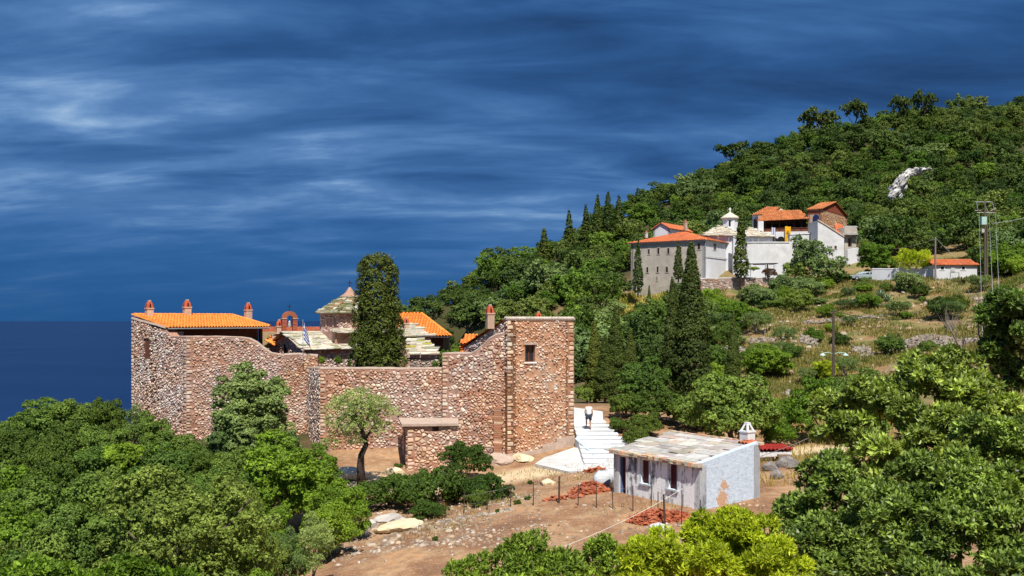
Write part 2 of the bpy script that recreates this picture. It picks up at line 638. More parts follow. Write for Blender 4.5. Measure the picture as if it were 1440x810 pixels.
PATH = [tuple(XY(*q)) for q in ((505, 57), (600, 56), (690, 56.5), (760, 57.5), (830, 58))]
PATH2 = [tuple(XY(*q)) for q in ((1040, 60), (1130, 61), (1200, 60), (1300, 58))]


def zone_masks(vx, vy):
    n = fbm(vx * 0.35, vy * 0.35, 21, 4)
    path = np.maximum(1 - sm(polyline_dist(vx, vy, PATH) + (n - 0.5) * 1.6, 0.9, 2.2), 1 - sm(polyline_dist(vx, vy, PATH2) + (n - 0.5) * 1.4, 1.2, 2.2))
    grass = sm(vy + (n - 0.5) * 10, 66, 76) * (1 - sm(vy, 196, 208)) * sm(vx, 6, 14)
    wood = np.maximum(np.maximum(sm(vy, 190, 215), 1 - sm(vx + (n - 0.5) * 6, -14, -9)), (1 - sm(vx, 4, 14)) * sm(vy, 74, 82))
    return path, grass, wood


ZC = np.c_[zone_masks(V[:, 0], V[:, 1])].T if False else np.stack(zone_masks(V[:, 0], V[:, 1]), 1)


def mat_ground():
    m, g = new_mat('ground_soil')
    p = pos(g)
    a = attr(g, 'zone')
    s = g.n('ShaderNodeSeparateColor', i_0=a.outputs['Color'])
    n1 = g.noise(p, 0.35, 6, 0.6)
    n2 = g.noise(p, 2.6, 6, 0.65)
    n3 = g.noise(p, 14.0, 3, 0.6)
    dirt = g.ramp(n1, [(0.36, (0.19, 0.098, 0.056)), (0.46, (0.31, 0.165, 0.085)), (0.55, (0.41, 0.26, 0.145)), (0.64, (0.46, 0.255, 0.125)), (0.72, (0.43, 0.32, 0.21))])
    dirt = g.mix(g.math('MULTIPLY', g.ramp(n2, [(0.40, 0.0), (0.62, 1.0)]), 0.55), dirt, (0.19, 0.105, 0.06))
    dirt = g.mix(g.math('MULTIPLY', g.ramp(n3, [(0.56, 0.0), (0.66, 1.0)]), 0.55), dirt, (0.46, 0.37, 0.28))
    path = g.mix(g.ramp(n2, [(0.35, 0.0), (0.65, 1.0)]), (0.52, 0.38, 0.22), (0.62, 0.50, 0.33))
    grass = g.ramp(n1, [(0.35, (0.10, 0.12, 0.036)), (0.45, (0.20, 0.17, 0.07)), (0.54, (0.29, 0.20, 0.105)), (0.63, (0.28, 0.145, 0.08)), (0.72, (0.15, 0.16, 0.055))])
    grass = g.mix(g.math('MULTIPLY', g.ramp(n2, [(0.42, 0.0), (0.6, 1.0)]), 0.5), grass, (0.14, 0.12, 0.035))
    wood = g.mix(n2, (0.030, 0.034, 0.014), (0.085, 0.075, 0.030))
    c = g.mix(s.outputs[1], dirt, grass)
    c = g.mix(s.outputs[2], c, wood)
    c = g.mix(s.outputs[0], c, path)
    h = g.math('ADD', g.math('MULTIPLY', n2, 0.7), g.math('MULTIPLY', n3, 0.5))
    finish(g, c, 0.97, h, 0.8, 0.12, 0.1)
    return m


gme = np_mesh('ground', V, Q, None, mat_ground(), True)
za = gme.attributes.new('zone', 'FLOAT_COLOR', 'POINT')
zz4 = np.ones((len(V), 4), dtype=np.float32)
zz4[:, :3] = ZC
za.data.foreach_set('color', zz4.ravel())
tag(link('ground', gme), 'sloping ground of red dirt, dry grass and wooded hillside', None, None, 'structure')


# ------------------------------------------------------------------ sea
def mat_sea():
    m, g = new_mat('deep_sea')
    p = pos(g)
    mp = g.n('ShaderNodeMapping', i_0=p)
    mp.inputs['Scale'].default_value = (0.010, 0.022, 0.02)
    n = g.noise(mp.outputs[0], 1.0, 8, 0.62)
    mp2 = g.n('ShaderNodeMapping', i_0=p)
    mp2.inputs['Scale'].default_value = (0.0010, 0.0018, 1)
    n2 = g.noise(mp2.outputs[0], 1.0, 4, 0.6)
    c = g.mix(g.ramp(n2, [(0.35, 0.0), (0.65, 1.0)]), (0.0030, 0.014, 0.056), (0.0045, 0.020, 0.074))
    finish(g, c, 0.35, n, 0.5, 2.5, 0.03)
    return m


mb = MB()
NR = 72
rad = [60, 400, 1500, 5000, 15000, 45000, 100000]
pv = [[(0 + r * math.cos(2 * math.pi * k / NR), 200 + r * math.sin(2 * math.pi * k / NR), SEA_Z) for k in range(NR)] for r in rad]
mb.poly(pv[0])
for a, b in zip(pv[:-1], pv[1:]):
    for k in range(NR):
        mb.poly([a[k], b[k], b[(k + 1) % NR], a[(k + 1) % NR]])
tag(mb.build('sea', mat_sea()), 'dark blue open sea reaching the horizon', None, None, 'structure')

# ------------------------------------------------------------------ masonry and roofing
ST_PAL = {
    'warm': [((0.78, 0.68, 0.58), 6), ((0.72, 0.58, 0.48), 5), ((0.56, 0.38, 0.28), 3), ((0.84, 0.78, 0.70), 4), ((0.50, 0.29, 0.20), 2), ((0.46, 0.39, 0.35), 1)],
    'mauve': [((0.78, 0.69, 0.64), 6), ((0.68, 0.54, 0.49), 5), ((0.54, 0.39, 0.34), 3), ((0.84, 0.78, 0.74), 4), ((0.48, 0.42, 0.41), 1)],
    'grey': [((0.55, 0.52, 0.48), 5), ((0.42, 0.37, 0.33), 4), ((0.62, 0.58, 0.52), 3), ((0.30, 0.26, 0.24), 3)],
}


def pick(pal, rng):
    t = sum(w for _, w in pal)
    q = rng.random() * t
    for c, w in pal:
        q -= w
        if q <= 0:
            break
    k = 0.82 + 0.34 * rng.random()
    return tuple(min(1, x * k * (0.95 + 0.1 * rng.random())) for x in c)


def prof_z(prof, u):
    if u <= prof[0][0]: return prof[0][1]
    for (a, za_), (b, zb) in zip(prof[:-1], prof[1:]):
        if u <= b:
            return za_ + (zb - za_) * (u - a) / max(1e-6, b - a)
    return prof[-1][1]


def clip_poly(poly, nx, ny, c):
    """keep the part of poly with nx*x + ny*y <= c"""
    out = []
    m = len(poly)
    for i in range(m):
        x0, y0 = poly[i]
        x1, y1 = poly[(i + 1) % m]
        d0, d1 = nx * x0 + ny * y0 - c, nx * x1 + ny * y1 - c
        if d0 <= 0: out.append((x0, y0))
        if (d0 < 0 < d1) or (d1 < 0 < d0):
            t = d0 / (d0 - d1)
            out.append((x0 + (x1 - x0) * t, y0 + (y1 - y0) * t))
    return out


def stone_solid(o, d, n, ring, rng, proud):
    k = len(ring)
    cx, cy = sum(p[0] for p in ring) / k, sum(p[1] for p in ring) / k
    tx, ty = (rng.random() - 0.5) * 0.10, (rng.random() - 0.5) * 0.10
    pts = []
    for f, h in ((1.0, None), (0.90, 0.66), (0.58, 1.0)):
        for x, y in ring:
            dx, dy = (x - cx) * f, (y - cy) * f
            z = -0.03 if h is None else proud * h + tx * dx + ty * dy + (rng.random() - .5) * .012
            pts.append(o + d * (cx + dx) + Vector((0, 0, cy + dy)) + n * z)
    fs = [(i, (i + 1) % k, k + (i + 1) % k, k + i) for i in range(k)]
    fs += [(k + i, k + (i + 1) % k, 2 * k + (i + 1) % k, 2 * k + i) for i in range(k)]
    fs.append(tuple(range(2 * k, 3 * k)))
    return pts, fs


def lay_stones(p0, p1, zb, prof, rng, pal, size=0.26, gap=0.045, holes=(), skip=0.06, quoin=(False, False), vary=0.6):
    """rubble over the face p0-p1 (left to right from outside); returns list (area, pts, faces, colour)"""
    d2 = p1 - p0
    L = d2.length
    d2 = d2 / L
    d = Vector((d2.x, d2.y, 0))
    n = Vector((d2.y, -d2.x, 0))
    o = Vector((p0.x, p0.y, 0))
    out = []
    zt = max(z for _, z in prof)
    sx, sy = size * .92, size * 0.62
    nr, nc = int((zt - zb) / sy) + 3, int(L / sx) + 4
    pt = {}
    for j in range(nr):
        for i in range(nc):
            pt[i, j] = ((i - 1 + .5 * (j % 2) + (rng.random() - .5) * .85) * sx, (j - .5 + (rng.random() - .5) * .75) * sy + zb)
    for k in list(pt):
        if rng.random() < .34: del pt[k]          # leaves room for bigger stones
    q0 = 0.42 if quoin[0] else -.02
    q1 = L - 0.42 if quoin[1] else L + .02
    for (i, j), (x, y) in pt.items():
        if not (q0 - .1 < x < q1 + .1 and zb < y < zt): continue
        poly = [(x - sx * 1.3, y - sy * 1.2), (x + sx * 1.3, y - sy * 1.2), (x + sx * 1.3, y + sy * 1.2), (x - sx * 1.3, y + sy * 1.2)]
        shrink = gap * .5 * (0.5 + 1.3 * rng.random() ** 2)
        if rng.random() < .10 + skip * 1.5: shrink += size * .20 * rng.random()
        for dj in (-2, -1, 0, 1, 2):
            for di in (-2, -1, 0, 1, 2):
                if di == 0 and dj == 0: continue
                q = pt.get((i + di, j + dj))
                if q is None: continue
                nx_, ny_ = q[0] - x, (q[1] - y) * 1.7
                l_ = math.hypot(nx_, ny_)
                if l_ > sx * 3: continue
                nx_, ny_ = nx_ / l_, ny_ / l_
                mx, my = (x + q[0]) / 2, (y + q[1]) / 2
                poly = clip_poly(poly, nx_, ny_, nx_ * mx + ny_ * my - shrink)
                if len(poly) < 3: break
            if len(poly) < 3: break
        if len(poly) < 3: continue
        poly = clip_poly(poly, -1, 0, -(q0 + .01))
        if len(poly) >= 3: poly = clip_poly(poly, 1, 0, q1 - .01)
        if len(poly) < 3: continue
        if any(p[1] > prof_z(prof, p[0]) - .02 for p in poly): continue
        bad = False
        us, vs = [p[0] for p in poly], [p[1] for p in poly]
        for (a, b, c, e) in holes:
            if max(us) > a and min(us) < b and max(vs) > c and min(vs) < e: bad = True
        if bad or rng.random() < skip: continue
        # knock the corners off and roughen the outline
        m = len(poly)
        ring = []
        for k in range(m):
            a, b, c = poly[k - 1], poly[k], poly[(k + 1) % m]
            if math.hypot(b[0] - a[0], b[1] - a[1]) < size * .16: continue
            f1, f2 = .07 + .20 * rng.random(), .07 + .20 * rng.random()
            ring.append((b[0] + (a[0] - b[0]) * f1, b[1] + (a[1] - b[1]) * f1))
            ring.append((b[0] + (c[0] - b[0]) * f2, b[1] + (c[1] - b[1]) * f2))
        if len(ring) < 5: continue
        w, h = max(us) - min(us), max(vs) - min(vs)
        if w * h < .008: continue
        pts, fs = stone_solid(o, d, n, ring, rng, 0.03 + 0.05 * rng.random())
        out.append((w * h, pts, fs, pick(pal, rng)))
    for side in (0, 1):
        if not quoin[side]: continue
        v, row = zb, 0
        while True:
            h = rng.uniform(.17, .32)
            w = (.42 if row % 2 else .30) * rng.uniform(.85, 1.1)
            a, b = (0.0, w) if side == 0 else (L - w, L)
            if v + h > min(prof_z(prof, a), prof_z(prof, b)) - .02: break
            j = lambda: rng.uniform(-.02, .02)
            ring = [(a + .03, v + .02), (b - .05, v + .02 + j()), (b - .02 + j(), v + .06), (b - .02 + j(), v + h - .06), (b - .05, v + h - .03 + j()), (a + .03, v + h - .03), (a + .01, v + h - .06), (a + .01, v + .06)]
            if not any(b > hh[0] and a < hh[1] and v + h > hh[2] and v < hh[3] for hh in holes):
                pts, fs = stone_solid(o, d, n, ring, rng, .05)
                out.append((w * h * 1.5, pts, fs, tuple(x * .92 for x in pick(pal, rng))))
            v += h
            row += 1
    return out


def add_stones(stones, parent, n_single, name='stone'):
    """the largest as objects of their own, the rest joined"""
    stones = sorted(stones, key=lambda s: -s[0])
    mi = bpy.data.meshes
    for a, pts, fs, col in stones[:n_single]:
        q = MB()
        q.faces(pts, fs, 0, col)
        q.build(name, M['stone'], parent)
    rest = MB()
    for a, pts, fs, col in stones[n_single:]:
        rest.faces(pts, fs, 0, col)
    if rest.f:
        r = rest.build('small_stones', M['stone'], parent)
        r['kind'] = 'stuff'


def wall_prism(mb, p0, p1, zb, prof, thick, m=0, holes=(), depth=0.35, mh=1, top_m=None):
    """upright wall with a stepped or sloping top and recessed openings (u0,u1,z0,z1)"""
    L = (p1 - p0).length
    d2 = (p1 - p0) / L
    n2 = Vector((d2.y, -d2.x))
    def pt(u, z, t=0.0):
        q = p0 + d2 * u - n2 * t
        return (q.x, q.y, z)
    us = sorted(set([0.0, L] + [min(max(u, 0), L) for u, _ in prof] + [h[0] for h in holes] + [h[1] for h in holes]))
    us = [a for i, a in enumerate(us) if i == 0 or a - us[i - 1] > 1e-4]
    for a, b in zip(us[:-1], us[1:]):
        za_, zb_ = prof_z(prof, a + 1e-5), prof_z(prof, b - 1e-5)
        hs = sorted([h for h in holes if h[0] <= a + 1e-4 and h[1] >= b - 1e-4], key=lambda h: h[2])
        z = zb
        for h in hs:
            mb.poly([pt(a, z), pt(b, z), pt(b, h[2]), pt(a, h[2])], m)
            z = h[3]
        mb.poly([pt(a, z), pt(b, z), pt(b, zb_), pt(a, za_)], m)
        mb.poly([pt(b, zb, thick), pt(a, zb, thick), pt(a, za_, thick), pt(b, zb_, thick)], m)
        mb.poly([pt(a, za_), pt(b, zb_), pt(b, zb_, thick), pt(a, za_, thick)], m if top_m is None else top_m)
    for h in holes:
        a, b, c, e = h
        mb.poly([pt(a, c, depth), pt(b, c, depth), pt(b, e, depth), pt(a, e, depth)], mh)
        mb.poly([pt(a, c), pt(b, c), pt(b, c, depth), pt(a, c, depth)], m)
        mb.poly([pt(b, e), pt(a, e), pt(a, e, depth), pt(b, e, depth)], m)
        mb.poly([pt(a, e), pt(a, c), pt(a, c, depth), pt(a, e, depth)], m)
        mb.poly([pt(b, c), pt(b, e), pt(b, e, depth), pt(b, c, depth)], m)
    z0, z1 = prof_z(prof, 0), prof_z(prof, L)
    mb.poly([pt(0, zb, thick), pt(0, zb), pt(0, z0), pt(0, z0, thick)], m)
    mb.poly([pt(L, zb), pt(L, zb, thick), pt(L, z1, thick), pt(L, z1)], m)


def profile(p0, p1, pts):
    """(px, py) along the crest of the wall p0-p1 -> (u, z)"""
    L = (p1 - p0).length
    r = []
    for px, py in pts:
        t, q = ray_seg(px, p0, p1)
        r.append((t * L, zat(py, q.y)))
    return r


def hole(p0, p1, px0, py0, px1, py1):
    L = (p1 - p0).length
    t0, q0 = ray_seg(px0, p0, p1)
    t1, q1 = ray_seg(px1, p0, p1)
    Y = (q0.y + q1.y) / 2
    return (t0 * L, t1 * L, zat(py1, Y), zat(py0, Y))


def coping(mb, p0, p1, prof, thick, h=0.03, over=0.015, m=0, rng=None):
    L = (p1 - p0).length
    d2 = (p1 - p0) / L
    n2 = Vector((d2.y, -d2.x))
    us = [prof[0][0]]
    for (a, _), (b, _) in zip(prof[:-1], prof[1:]):
        k = max(1, int((b - a) / 0.6))
        us += [a + (b - a) * (i + 1) / k for i in range(k)]
    rr = random.Random(int(L * 977))
    js = [rr.uniform(-0.025, 0.025) for _ in us]
    for (a, ja), (b, jb) in zip(zip(us[:-1], js[:-1]), zip(us[1:], js[1:])):
        za_, zb_ = prof_z(prof, a), prof_z(prof, b)
        q = [p0 + d2 * a + n2 * over, p0 + d2 * b + n2 * over, p0 + d2 * b - n2 * (thick + over), p0 + d2 * a - n2 * (thick + over)]
        zz_ = [za_ + ja, zb_ + jb, zb_ + jb, za_ + ja]
        i1, i2 = p0 + d2 * a + n2 * (over - 0.05), p0 + d2 * b + n2 * (over - 0.05)
        mb.hexa([(c.x, c.y, z - 0.04) for c, z in zip(q, zz_)] + [(c.x, c.y, z + h) for c, z in zip([i1, i2, q[2], q[3]], zz_)], m)


def inside(poly, u, v):
    c = False
    j = len(poly) - 1
    for i in range(len(poly)):
        a, b = poly[i], poly[j]
        if (a[1] > v) != (b[1] > v) and u < (b[0] - a[0]) * (v - a[1]) / (b[1] - a[1]) + a[0]:
            c = not c
        j = i
    return c


def roof_plane(corners, eave=(0, 1)):
    """frame of a roof slope: origin, along the eave, up the slope, normal, and the polygon in it"""
    c = [Vector(q) for q in corners]
    o = c[eave[0]]
    e = (c[eave[1]] - o).normalized()
    nn = (c[1] - c[0]).cross(c[2] - c[0]).normalized()
    if nn.z < 0: nn = -nn
    s = nn.cross(e).normalized()
    poly = [((q - o).dot(e), (q - o).dot(s)) for q in c]
    return o, e, s, nn, poly


def tile_slope(mb, corners, rng, pitch=0.27, course=0.42, rad=0.10, seg=5, m=0, tint=None, over=0.06):
    """rows of half-round clay tiles over a roof slope"""
    o, e, s, nn, poly = roof_plane(corners)
    umin, umax = min(p[0] for p in poly), max(p[0] for p in poly)
    vmax = max(p[1] for p in poly)
    # under-layer
    mb.poly([Vector(q) for q in corners], m, (0.62, 0.52, 0.46))
    u = umin + pitch * 0.5
    while u < umax:
        tcol = rng.uniform(0.92, 1.08)
        v = -over
        while v < vmax:
            if inside(poly, u, max(v + course * 0.5, 0.02)):
                t = tcol * rng.uniform(0.86, 1.10)
                tw = rng.uniform(-0.04, 0.04)
                col = (t * (1 + tw * 0.4), t * (1 + tw), t * (1 + tw * 1.2))
                if tint is not None and rng.random() < tint[1]:
                    col = tint[0]
                lift = rng.uniform(0, 0.012)
                ln = course * 1.12
                ring0, ring1 = [], []
                for k in range(seg + 1):
                    a = math.pi * k / seg
                    x, z = math.cos(a), math.sin(a)
                    ring0.append(o + e * (u - x * rad) + s * v + nn * (z * rad * 1.1 + 0.012 + lift))
                    ring1.append(o + e * (u - x * rad * 0.82) + s * (v + ln) + nn * (z * rad * 0.86 - 0.008 + lift))
                fs = [(k, k + 1, seg + 2 + k, seg + 1 + k) for k in range(seg)]
                mb.faces(ring0 + ring1, fs, m, col)
                # the open lower end shows the clay's thickness
                inner = [o + e * (u + (p - o).dot(e) * 0 + ((p - o).dot(e) - u) * 0.78) + s * v + nn * ((p - o).dot(nn) * 0.78) for p in ring0]
                mb.faces(ring0 + inner, [(k + 1, k, seg + 1 + k, seg + 2 + k) for k in range(seg)], m, tuple(x * 0.95 for x in col))
            v += course
        u += pitch
    # bed strip so the eave has thickness
    return o, e, s, nn


def ridge_tiles(mb, a, b, rng, rad=0.13, m=0, col=(1.0, 1.0, 1.0)):
    a, b = Vector(a), Vector(b)
    L = (b - a).length
    d = (b - a) / L
    n = max(1, int(L / 0.40))
    side = d.cross(Vector((0, 0, 1))).normalized()
    up = side.cross(d).normalized()
    for i in range(n):
        p = a + d * (L * i / n)
        q = a + d * (L * (i + 1.1) / n)
        t = rng.uniform(0.85, 1.12)
        r0, r1 = [], []
        for k in range(6):
            an = math.pi * k / 5
            r0.append(p + side * (math.cos(an) * rad) + up * (math.sin(an) * rad + 0.01))
            r1.append(q + side * (math.cos(an) * rad * 0.85) + up * (math.sin(an) * rad * 0.85))
        mb.faces(r0 + r1, [(k, k + 1, 7 + k, 6 + k) for k in range(5)], m, tuple(x * t for x in col))


def slate_list(corners, rng, size=0.45, course=0.24, thick=0.035, pal=None, rough=0.25, miss=0.0, tilt=1.0):
    """overlapping irregular stone slates on a slope -> list (area, pts, faces, colour)"""
    o, e, s, nn, poly = roof_plane(corners)
    umin, umax = min(p[0] for p in poly), max(p[0] for p in poly)
    vmax = max(p[1] for p in poly)
    out = []
    v = -0.06
    while v < vmax:
        u = umin - rng.random() * size
        while u < umax:
            w = size * rng.uniform(0.6, 1.5)
            ln = course * rng.uniform(1.5, 2.1)
            uc = u + w / 2
            if inside(poly, uc, min(max(v + course * 0.6, 0.03), vmax - 0.02)) and rng.random() >= miss:
                k = [(-0.5, 0), (-0.17, -0.04), (0.2, -0.03), (0.5, 0.02), (0.5, 1), (-0.5, 1)]
                lo = []
                for x, y in k:
                    lo.append((x * w * 0.97 + rng.uniform(-1, 1) * rough * 0.12 * w, y * ln + rng.uniform(-1, 1) * rough * 0.25 * course))
                lift = rng.uniform(0.0, 0.02)
                tl = rng.uniform(0.02, 0.06) * tilt
                pts = []
                vm = min(v, vmax - ln * 0.9)
                for zz_ in (0, thick * rng.uniform(0.8, 1.5)):
                    for x, y in lo:
                        pts.append(o + e * (uc + x) + s * (vm + y) + nn * (lift + zz_ + tl * (1 - y / ln)))
                n = len(lo)
                fs = [tuple(range(n))[::-1], tuple(range(n, 2 * n))] + [(i, (i + 1) % n, n + (i + 1) % n, n + i) for i in range(n)]
                out.append((w * ln, pts, fs, pick(pal, rng)))
            u += w
        v += course
    return out


SLATE_PAL = [((0.95, 0.92, 0.86), 5), ((0.78, 0.76, 0.70), 4), ((0.62, 0.62, 0.52), 2), ((0.52, 0.54, 0.36), 1), ((0.86, 0.74, 0.60), 1)]


def join_pieces(pieces, name, material, parent, kind='stuff'):
    q = MB()
    for a, pts, fs, col in pieces:
        q.faces(pts, fs, 0, col)
    o = q.build(name, material, parent)
    if kind: o['kind'] = kind
    return o


def chimney(name, base, w, h, parent, rz=0.6, cap_h=0.62, mat_=None):
    cap_h *= .82
    w *= .86
    """rendered stack with a cap of leaning clay tiles"""
    M3 = Matrix.Translation(base) @ Matrix.Rotation(rz, 4, 'Z')
    q = MB()
    q.box((-w / 2, -w / 2, -0.5), (w / 2, w / 2, h), 0, M=M3)
    q.box((-w * 0.58, -w * 0.58, h - 0.02), (w * 0.58, w * 0.58, h + 0.07), 0, M=M3)
    st = q.build(name, mat_ or M['stucco'], parent)
    c = MB()
    r = w * 0.48
    for k in range(4):
        a = math.pi / 2 * k + math.pi / 4
        b0 = Vector((math.cos(a) * r, math.sin(a) * r, h + 0.07))
        t0 = Vector((math.cos(a) * r * 0.30, math.sin(a) * r * 0.30, h + cap_h))
        tg = Vector((-math.sin(a), math.cos(a), 0))
        ou = Vector((math.cos(a), math.sin(a), 0))
        mid = b0.lerp(t0, .55) + Vector((math.cos(a), math.sin(a), 0)) * (r * .20)
        r0 = [b0 + tg * (x * r * 0.62) + ou * (y * r * 0.42) for x, y in ((-1, 0), (-0.6, 0.8), (0, 1.1), (0.6, 0.8), (1, 0))]
        r1 = [t0 + tg * (x * r * 0.40) + ou * (y * r * 0.30) for x, y in ((-1, 0), (-0.6, 0.8), (0, 1.1), (0.6, 0.8), (1, 0))]
        rm = [mid + tg * (x * r * 0.55) + ou * (y * r * 0.36) for x, y in ((-1, 0), (-0.6, 0.8), (0, 1.1), (0.6, 0.8), (1, 0))]
        c.faces([M3 @ p for p in r0 + rm + r1], [(i, i + 1, 6 + i, 5 + i) for i in range(4)] + [(5 + i, 6 + i, 11 + i, 10 + i) for i in range(4)], 0, (.9, 0.62, 0.62))
    cp_ = c.build('tile_cap', M['old_tile'], st)
    k_ = MB()
    k_.box((-r * .5, -r * .5, h), (r * .5, r * .5, h + cap_h * .55), 0, M=M3)
    k_.build('cap_gap_shade', M['black'], st)  # solid black block standing in for the shade between the cap tiles
    b = MB()
    b.box((-r * 0.42, -r * 0.42, h + cap_h - 0.06), (r * 0.42, r * 0.42, h + cap_h + 0.10), 0, M=M3)
    b.build('cap_block', M['coping'], st)
    return st


def cross(name, base, h, parent, material, t=0.035, rz=0.0):
    q = MB()
    M3 = Matrix.Translation(base) @ Matrix.Rotation(rz, 4, 'Z')
    q.box((-t, -t, -0.1), (t, t, h), 0, M=M3)
    q.box((-h * 0.30, -t * 0.9, h * 0.60), (h * 0.30, t * 0.9, h * 0.60 + 2 * t), 0, M=M3)
    return q.build(name, material, parent)

# ------------------------------------------------------------------ the walled monastery
rng = random.Random(5)
T1, T2 = XY(713, 61.0), XY(807, 63.0)                 # tower front corners
tdir = (T2 - T1).normalized()
tback = Vector((-tdir.y, tdir.x))
T4, T3 = T1 + tback * 7.2, T2 + tback * 7.2
A, B, C = XY(185, 75.0), XY(262, 70), XY(399, 70.3)
D0, D1, E1 = XY(432, 70.6), XY(450, 64.0), XY(625, 63.0)
S0, S1 = XY(622, 62.6), XY(714, 61.25)


def base_z(p0, p1, drop=0.5):
    return min(gz(p0.x, p0.y), gz(p1.x, p1.y)) - drop


# --- square tower
tw = empty('stone_tower', (T1.x, T1.y, gz(T1.x, T1.y)))
tag(tw, 'square reddish rubble stone tower with one dark window, beside the white steps', 'tower')
zt = zat(449, 61.5)
tb = base_z(T1, T2)
win = hole(T1, T2, 738.5, 485, 752.5, 509)
putlogs = [hole(T1, T2, x - 1.2, y - 1.5, x + 1.2, y + 1.5) for x, y in ((796, 512), (716, 549), (797, 546.5))]
q = MB()
pf = [(0, zt), ((T2 - T1).length, zt)]
wall_prism(q, T1, T2, tb, pf, 0.6, 0, [win] + putlogs, 0.32, 1)
zback = zat(490, 67.8)
n_ = (T4 - T1).length
pl = [(0, zback), (n_, zt)]
wall_prism(q, T4, T1, tb, pl, 0.6, 0)
wall_prism(q, T2, T3, tb, [(0, zt), (n_, zback)], 0.6, 0)
wall_prism(q, T3, T4, tb, [(0, zback), ((T2 - T1).length, zback)], 0.5, 0)
q.build('wall', [M['mortar_red'], M['black']], tw)
holes_ = [(h[0] - 0.03, h[1] + 0.03, h[2] - 0.03, h[3] + 0.03) for h in [win] + putlogs]
sts = lay_stones(T1, T2, tb + 0.1, pf, rng, ST_PAL['warm'], 0.185, 0.05, holes_, 0.20, (True, True))
sts += lay_stones(T4, T1, zat(520, 64), pl, rng, ST_PAL['mauve'], 0.22, 0.05, (), 0.1)
sts += lay_stones(T2, T3, tb + 0.1, [(0, zt), (n_, zback)], rng, ST_PAL['warm'], 0.24, 0.05, (), 0.1, (True, False))
add_stones(sts, tw, 290)
# window: dark glazing bars behind the reveal, stone sill and brick jamb
w0, w1, z0, z1 = win
dd = Vector((tdir.x, tdir.y, 0))
nn_ = Vector((tdir.y, -tdir.x, 0))
o3 = Vector((T1.x, T1.y, 0))
def wq(u, z, t): return o3 + dd * u - nn_ * t + Vector((0, 0, z))
def bar(mb, u0, u1, za_, zb_, t0, t1, m=0):
    mb.hexa([wq(u0, za_, t0), wq(u1, za_, t0), wq(u1, za_, t1), wq(u0, za_, t1), wq(u0, zb_, t0), wq(u1, zb_, t0), wq(u1, zb_, t1), wq(u0, zb_, t1)], m)
q = MB()
for a, b, c, e in ((w0, w0 + 0.05, z0, z1), (w1 - 0.05, w1, z0, z1), (w0 + 0.05, w1 - 0.05, z1 - 0.05, z1), (w0 + 0.05, w1 - 0.05, z0, z0 + 0.05), ((w0 + w1) / 2 - 0.025, (w0 + w1) / 2 + 0.025, z0 + 0.05, z1 - 0.05)):
    bar(q, a, b, c, e, 0.20, 0.27)
wf = q.build('window', M['brown_wood'], tw)
q = MB(); bar(q, w0 + 0.05, w1 - 0.05, z0 + 0.05, z1 - 0.05, 0.24, 0.25); q.build('pane', M['glass'], wf)
q = MB(); bar(q, w0 - 0.08, w1 + 0.08, z0 - 0.09, z0 - 0.005, -0.09, 0.18); q.build('sill', M['stone'], wf)
q = MB(); bar(q, w0 - 0.12, w1 + 0.12, z1 + 0.01, z1 + 0.16, -0.07, 0.1); q.build('lintel', M['coping'], wf)
# roof: falls away to the back; its front verge shows as a row of white tile ends
q = MB()
ov = tdir * 0.1
rc = [(T4.x - ov.x - 0.2, T4.y + 0.3, zback + 0.02), (T3.x + ov.x, T3.y + 0.2, zback + 0.02), (T2.x + ov.x, T2.y, zt + 0.09), (T1.x - ov.x, T1.y, zt + 0.09)]
tile_slope(q, [rc[0], rc[1], rc[2], rc[3]], rng)
rf = q.build('roof_tiles', M['tile'], tw); rf['kind'] = 'stuff'
q = MB()
L_ = (T2 - T1).length
k = 0
u = 0.06
while u < L_:
    c = o3 + dd * u + Vector((0, 0, zt + 0.04))
    for a in (0,):
        r0 = [c + dd * (math.cos(math.pi * i / 5) * 0.10) + Vector((0, 0, math.sin(math.pi * i / 5) * 0.13)) + nn_ * 0.10 for i in range(6)]
        r1 = [p - nn_ * 0.45 for p in r0]
        q.faces(r0 + r1, [(i, i + 1, 7 + i, 6 + i) for i in range(5)] + [(5, 4, 3, 2, 1, 0)], 0, tuple(rng.uniform(0.85, 1.1) for _ in range(1)) * 3)
    u += 0.215
q.build('verge_tiles', mat_tinted('bleached_tile', (.72, .63, .54), .15, 5), tw)['kind'] = 'stuff'
q = MB(); bar(q, -0.05, L_ + 0.05, zt - 0.05, zt + 0.05, -0.06, 0.5); q.build('cornice', mat_tinted('pale_cornice', (.62, .52, .43), .15, 4, use_col=False), tw)
# pale plaster footing
q = MB()
for a, b, hh in ((0.0, 1.2, 0.5), (1.2, 2.4, 0.42), (2.4, 3.4, 0.62), (3.4, L_, 0.78)):
    g0 = gz(*(T1 + tdir * a)) 
    q.hexa([wq(a, tb, -0.16), wq(b, tb, -0.16), wq(b, tb, 0.1), wq(a, tb, 0.1), wq(a, g0 + hh * 0.8, -0.09), wq(b, g0 + hh, -0.09), wq(b, g0 + hh, 0.1), wq(a, g0 + hh * 0.8, 0.1)])
q.build('plaster_footing', M['coping'], tw)
p = P(689, 452, 61.4 + 1.0); chimney('chimney', Vector((p.x, p.y, zat(451, 62.4))), 0.52, 0.42, tw, 0.35, 0.62)
p = P(757, 449, 65); chimney('chimney', Vector((p.x, p.y, zat(455, 65))), 0.42, 0.3, tw, 0.35, 0.5)

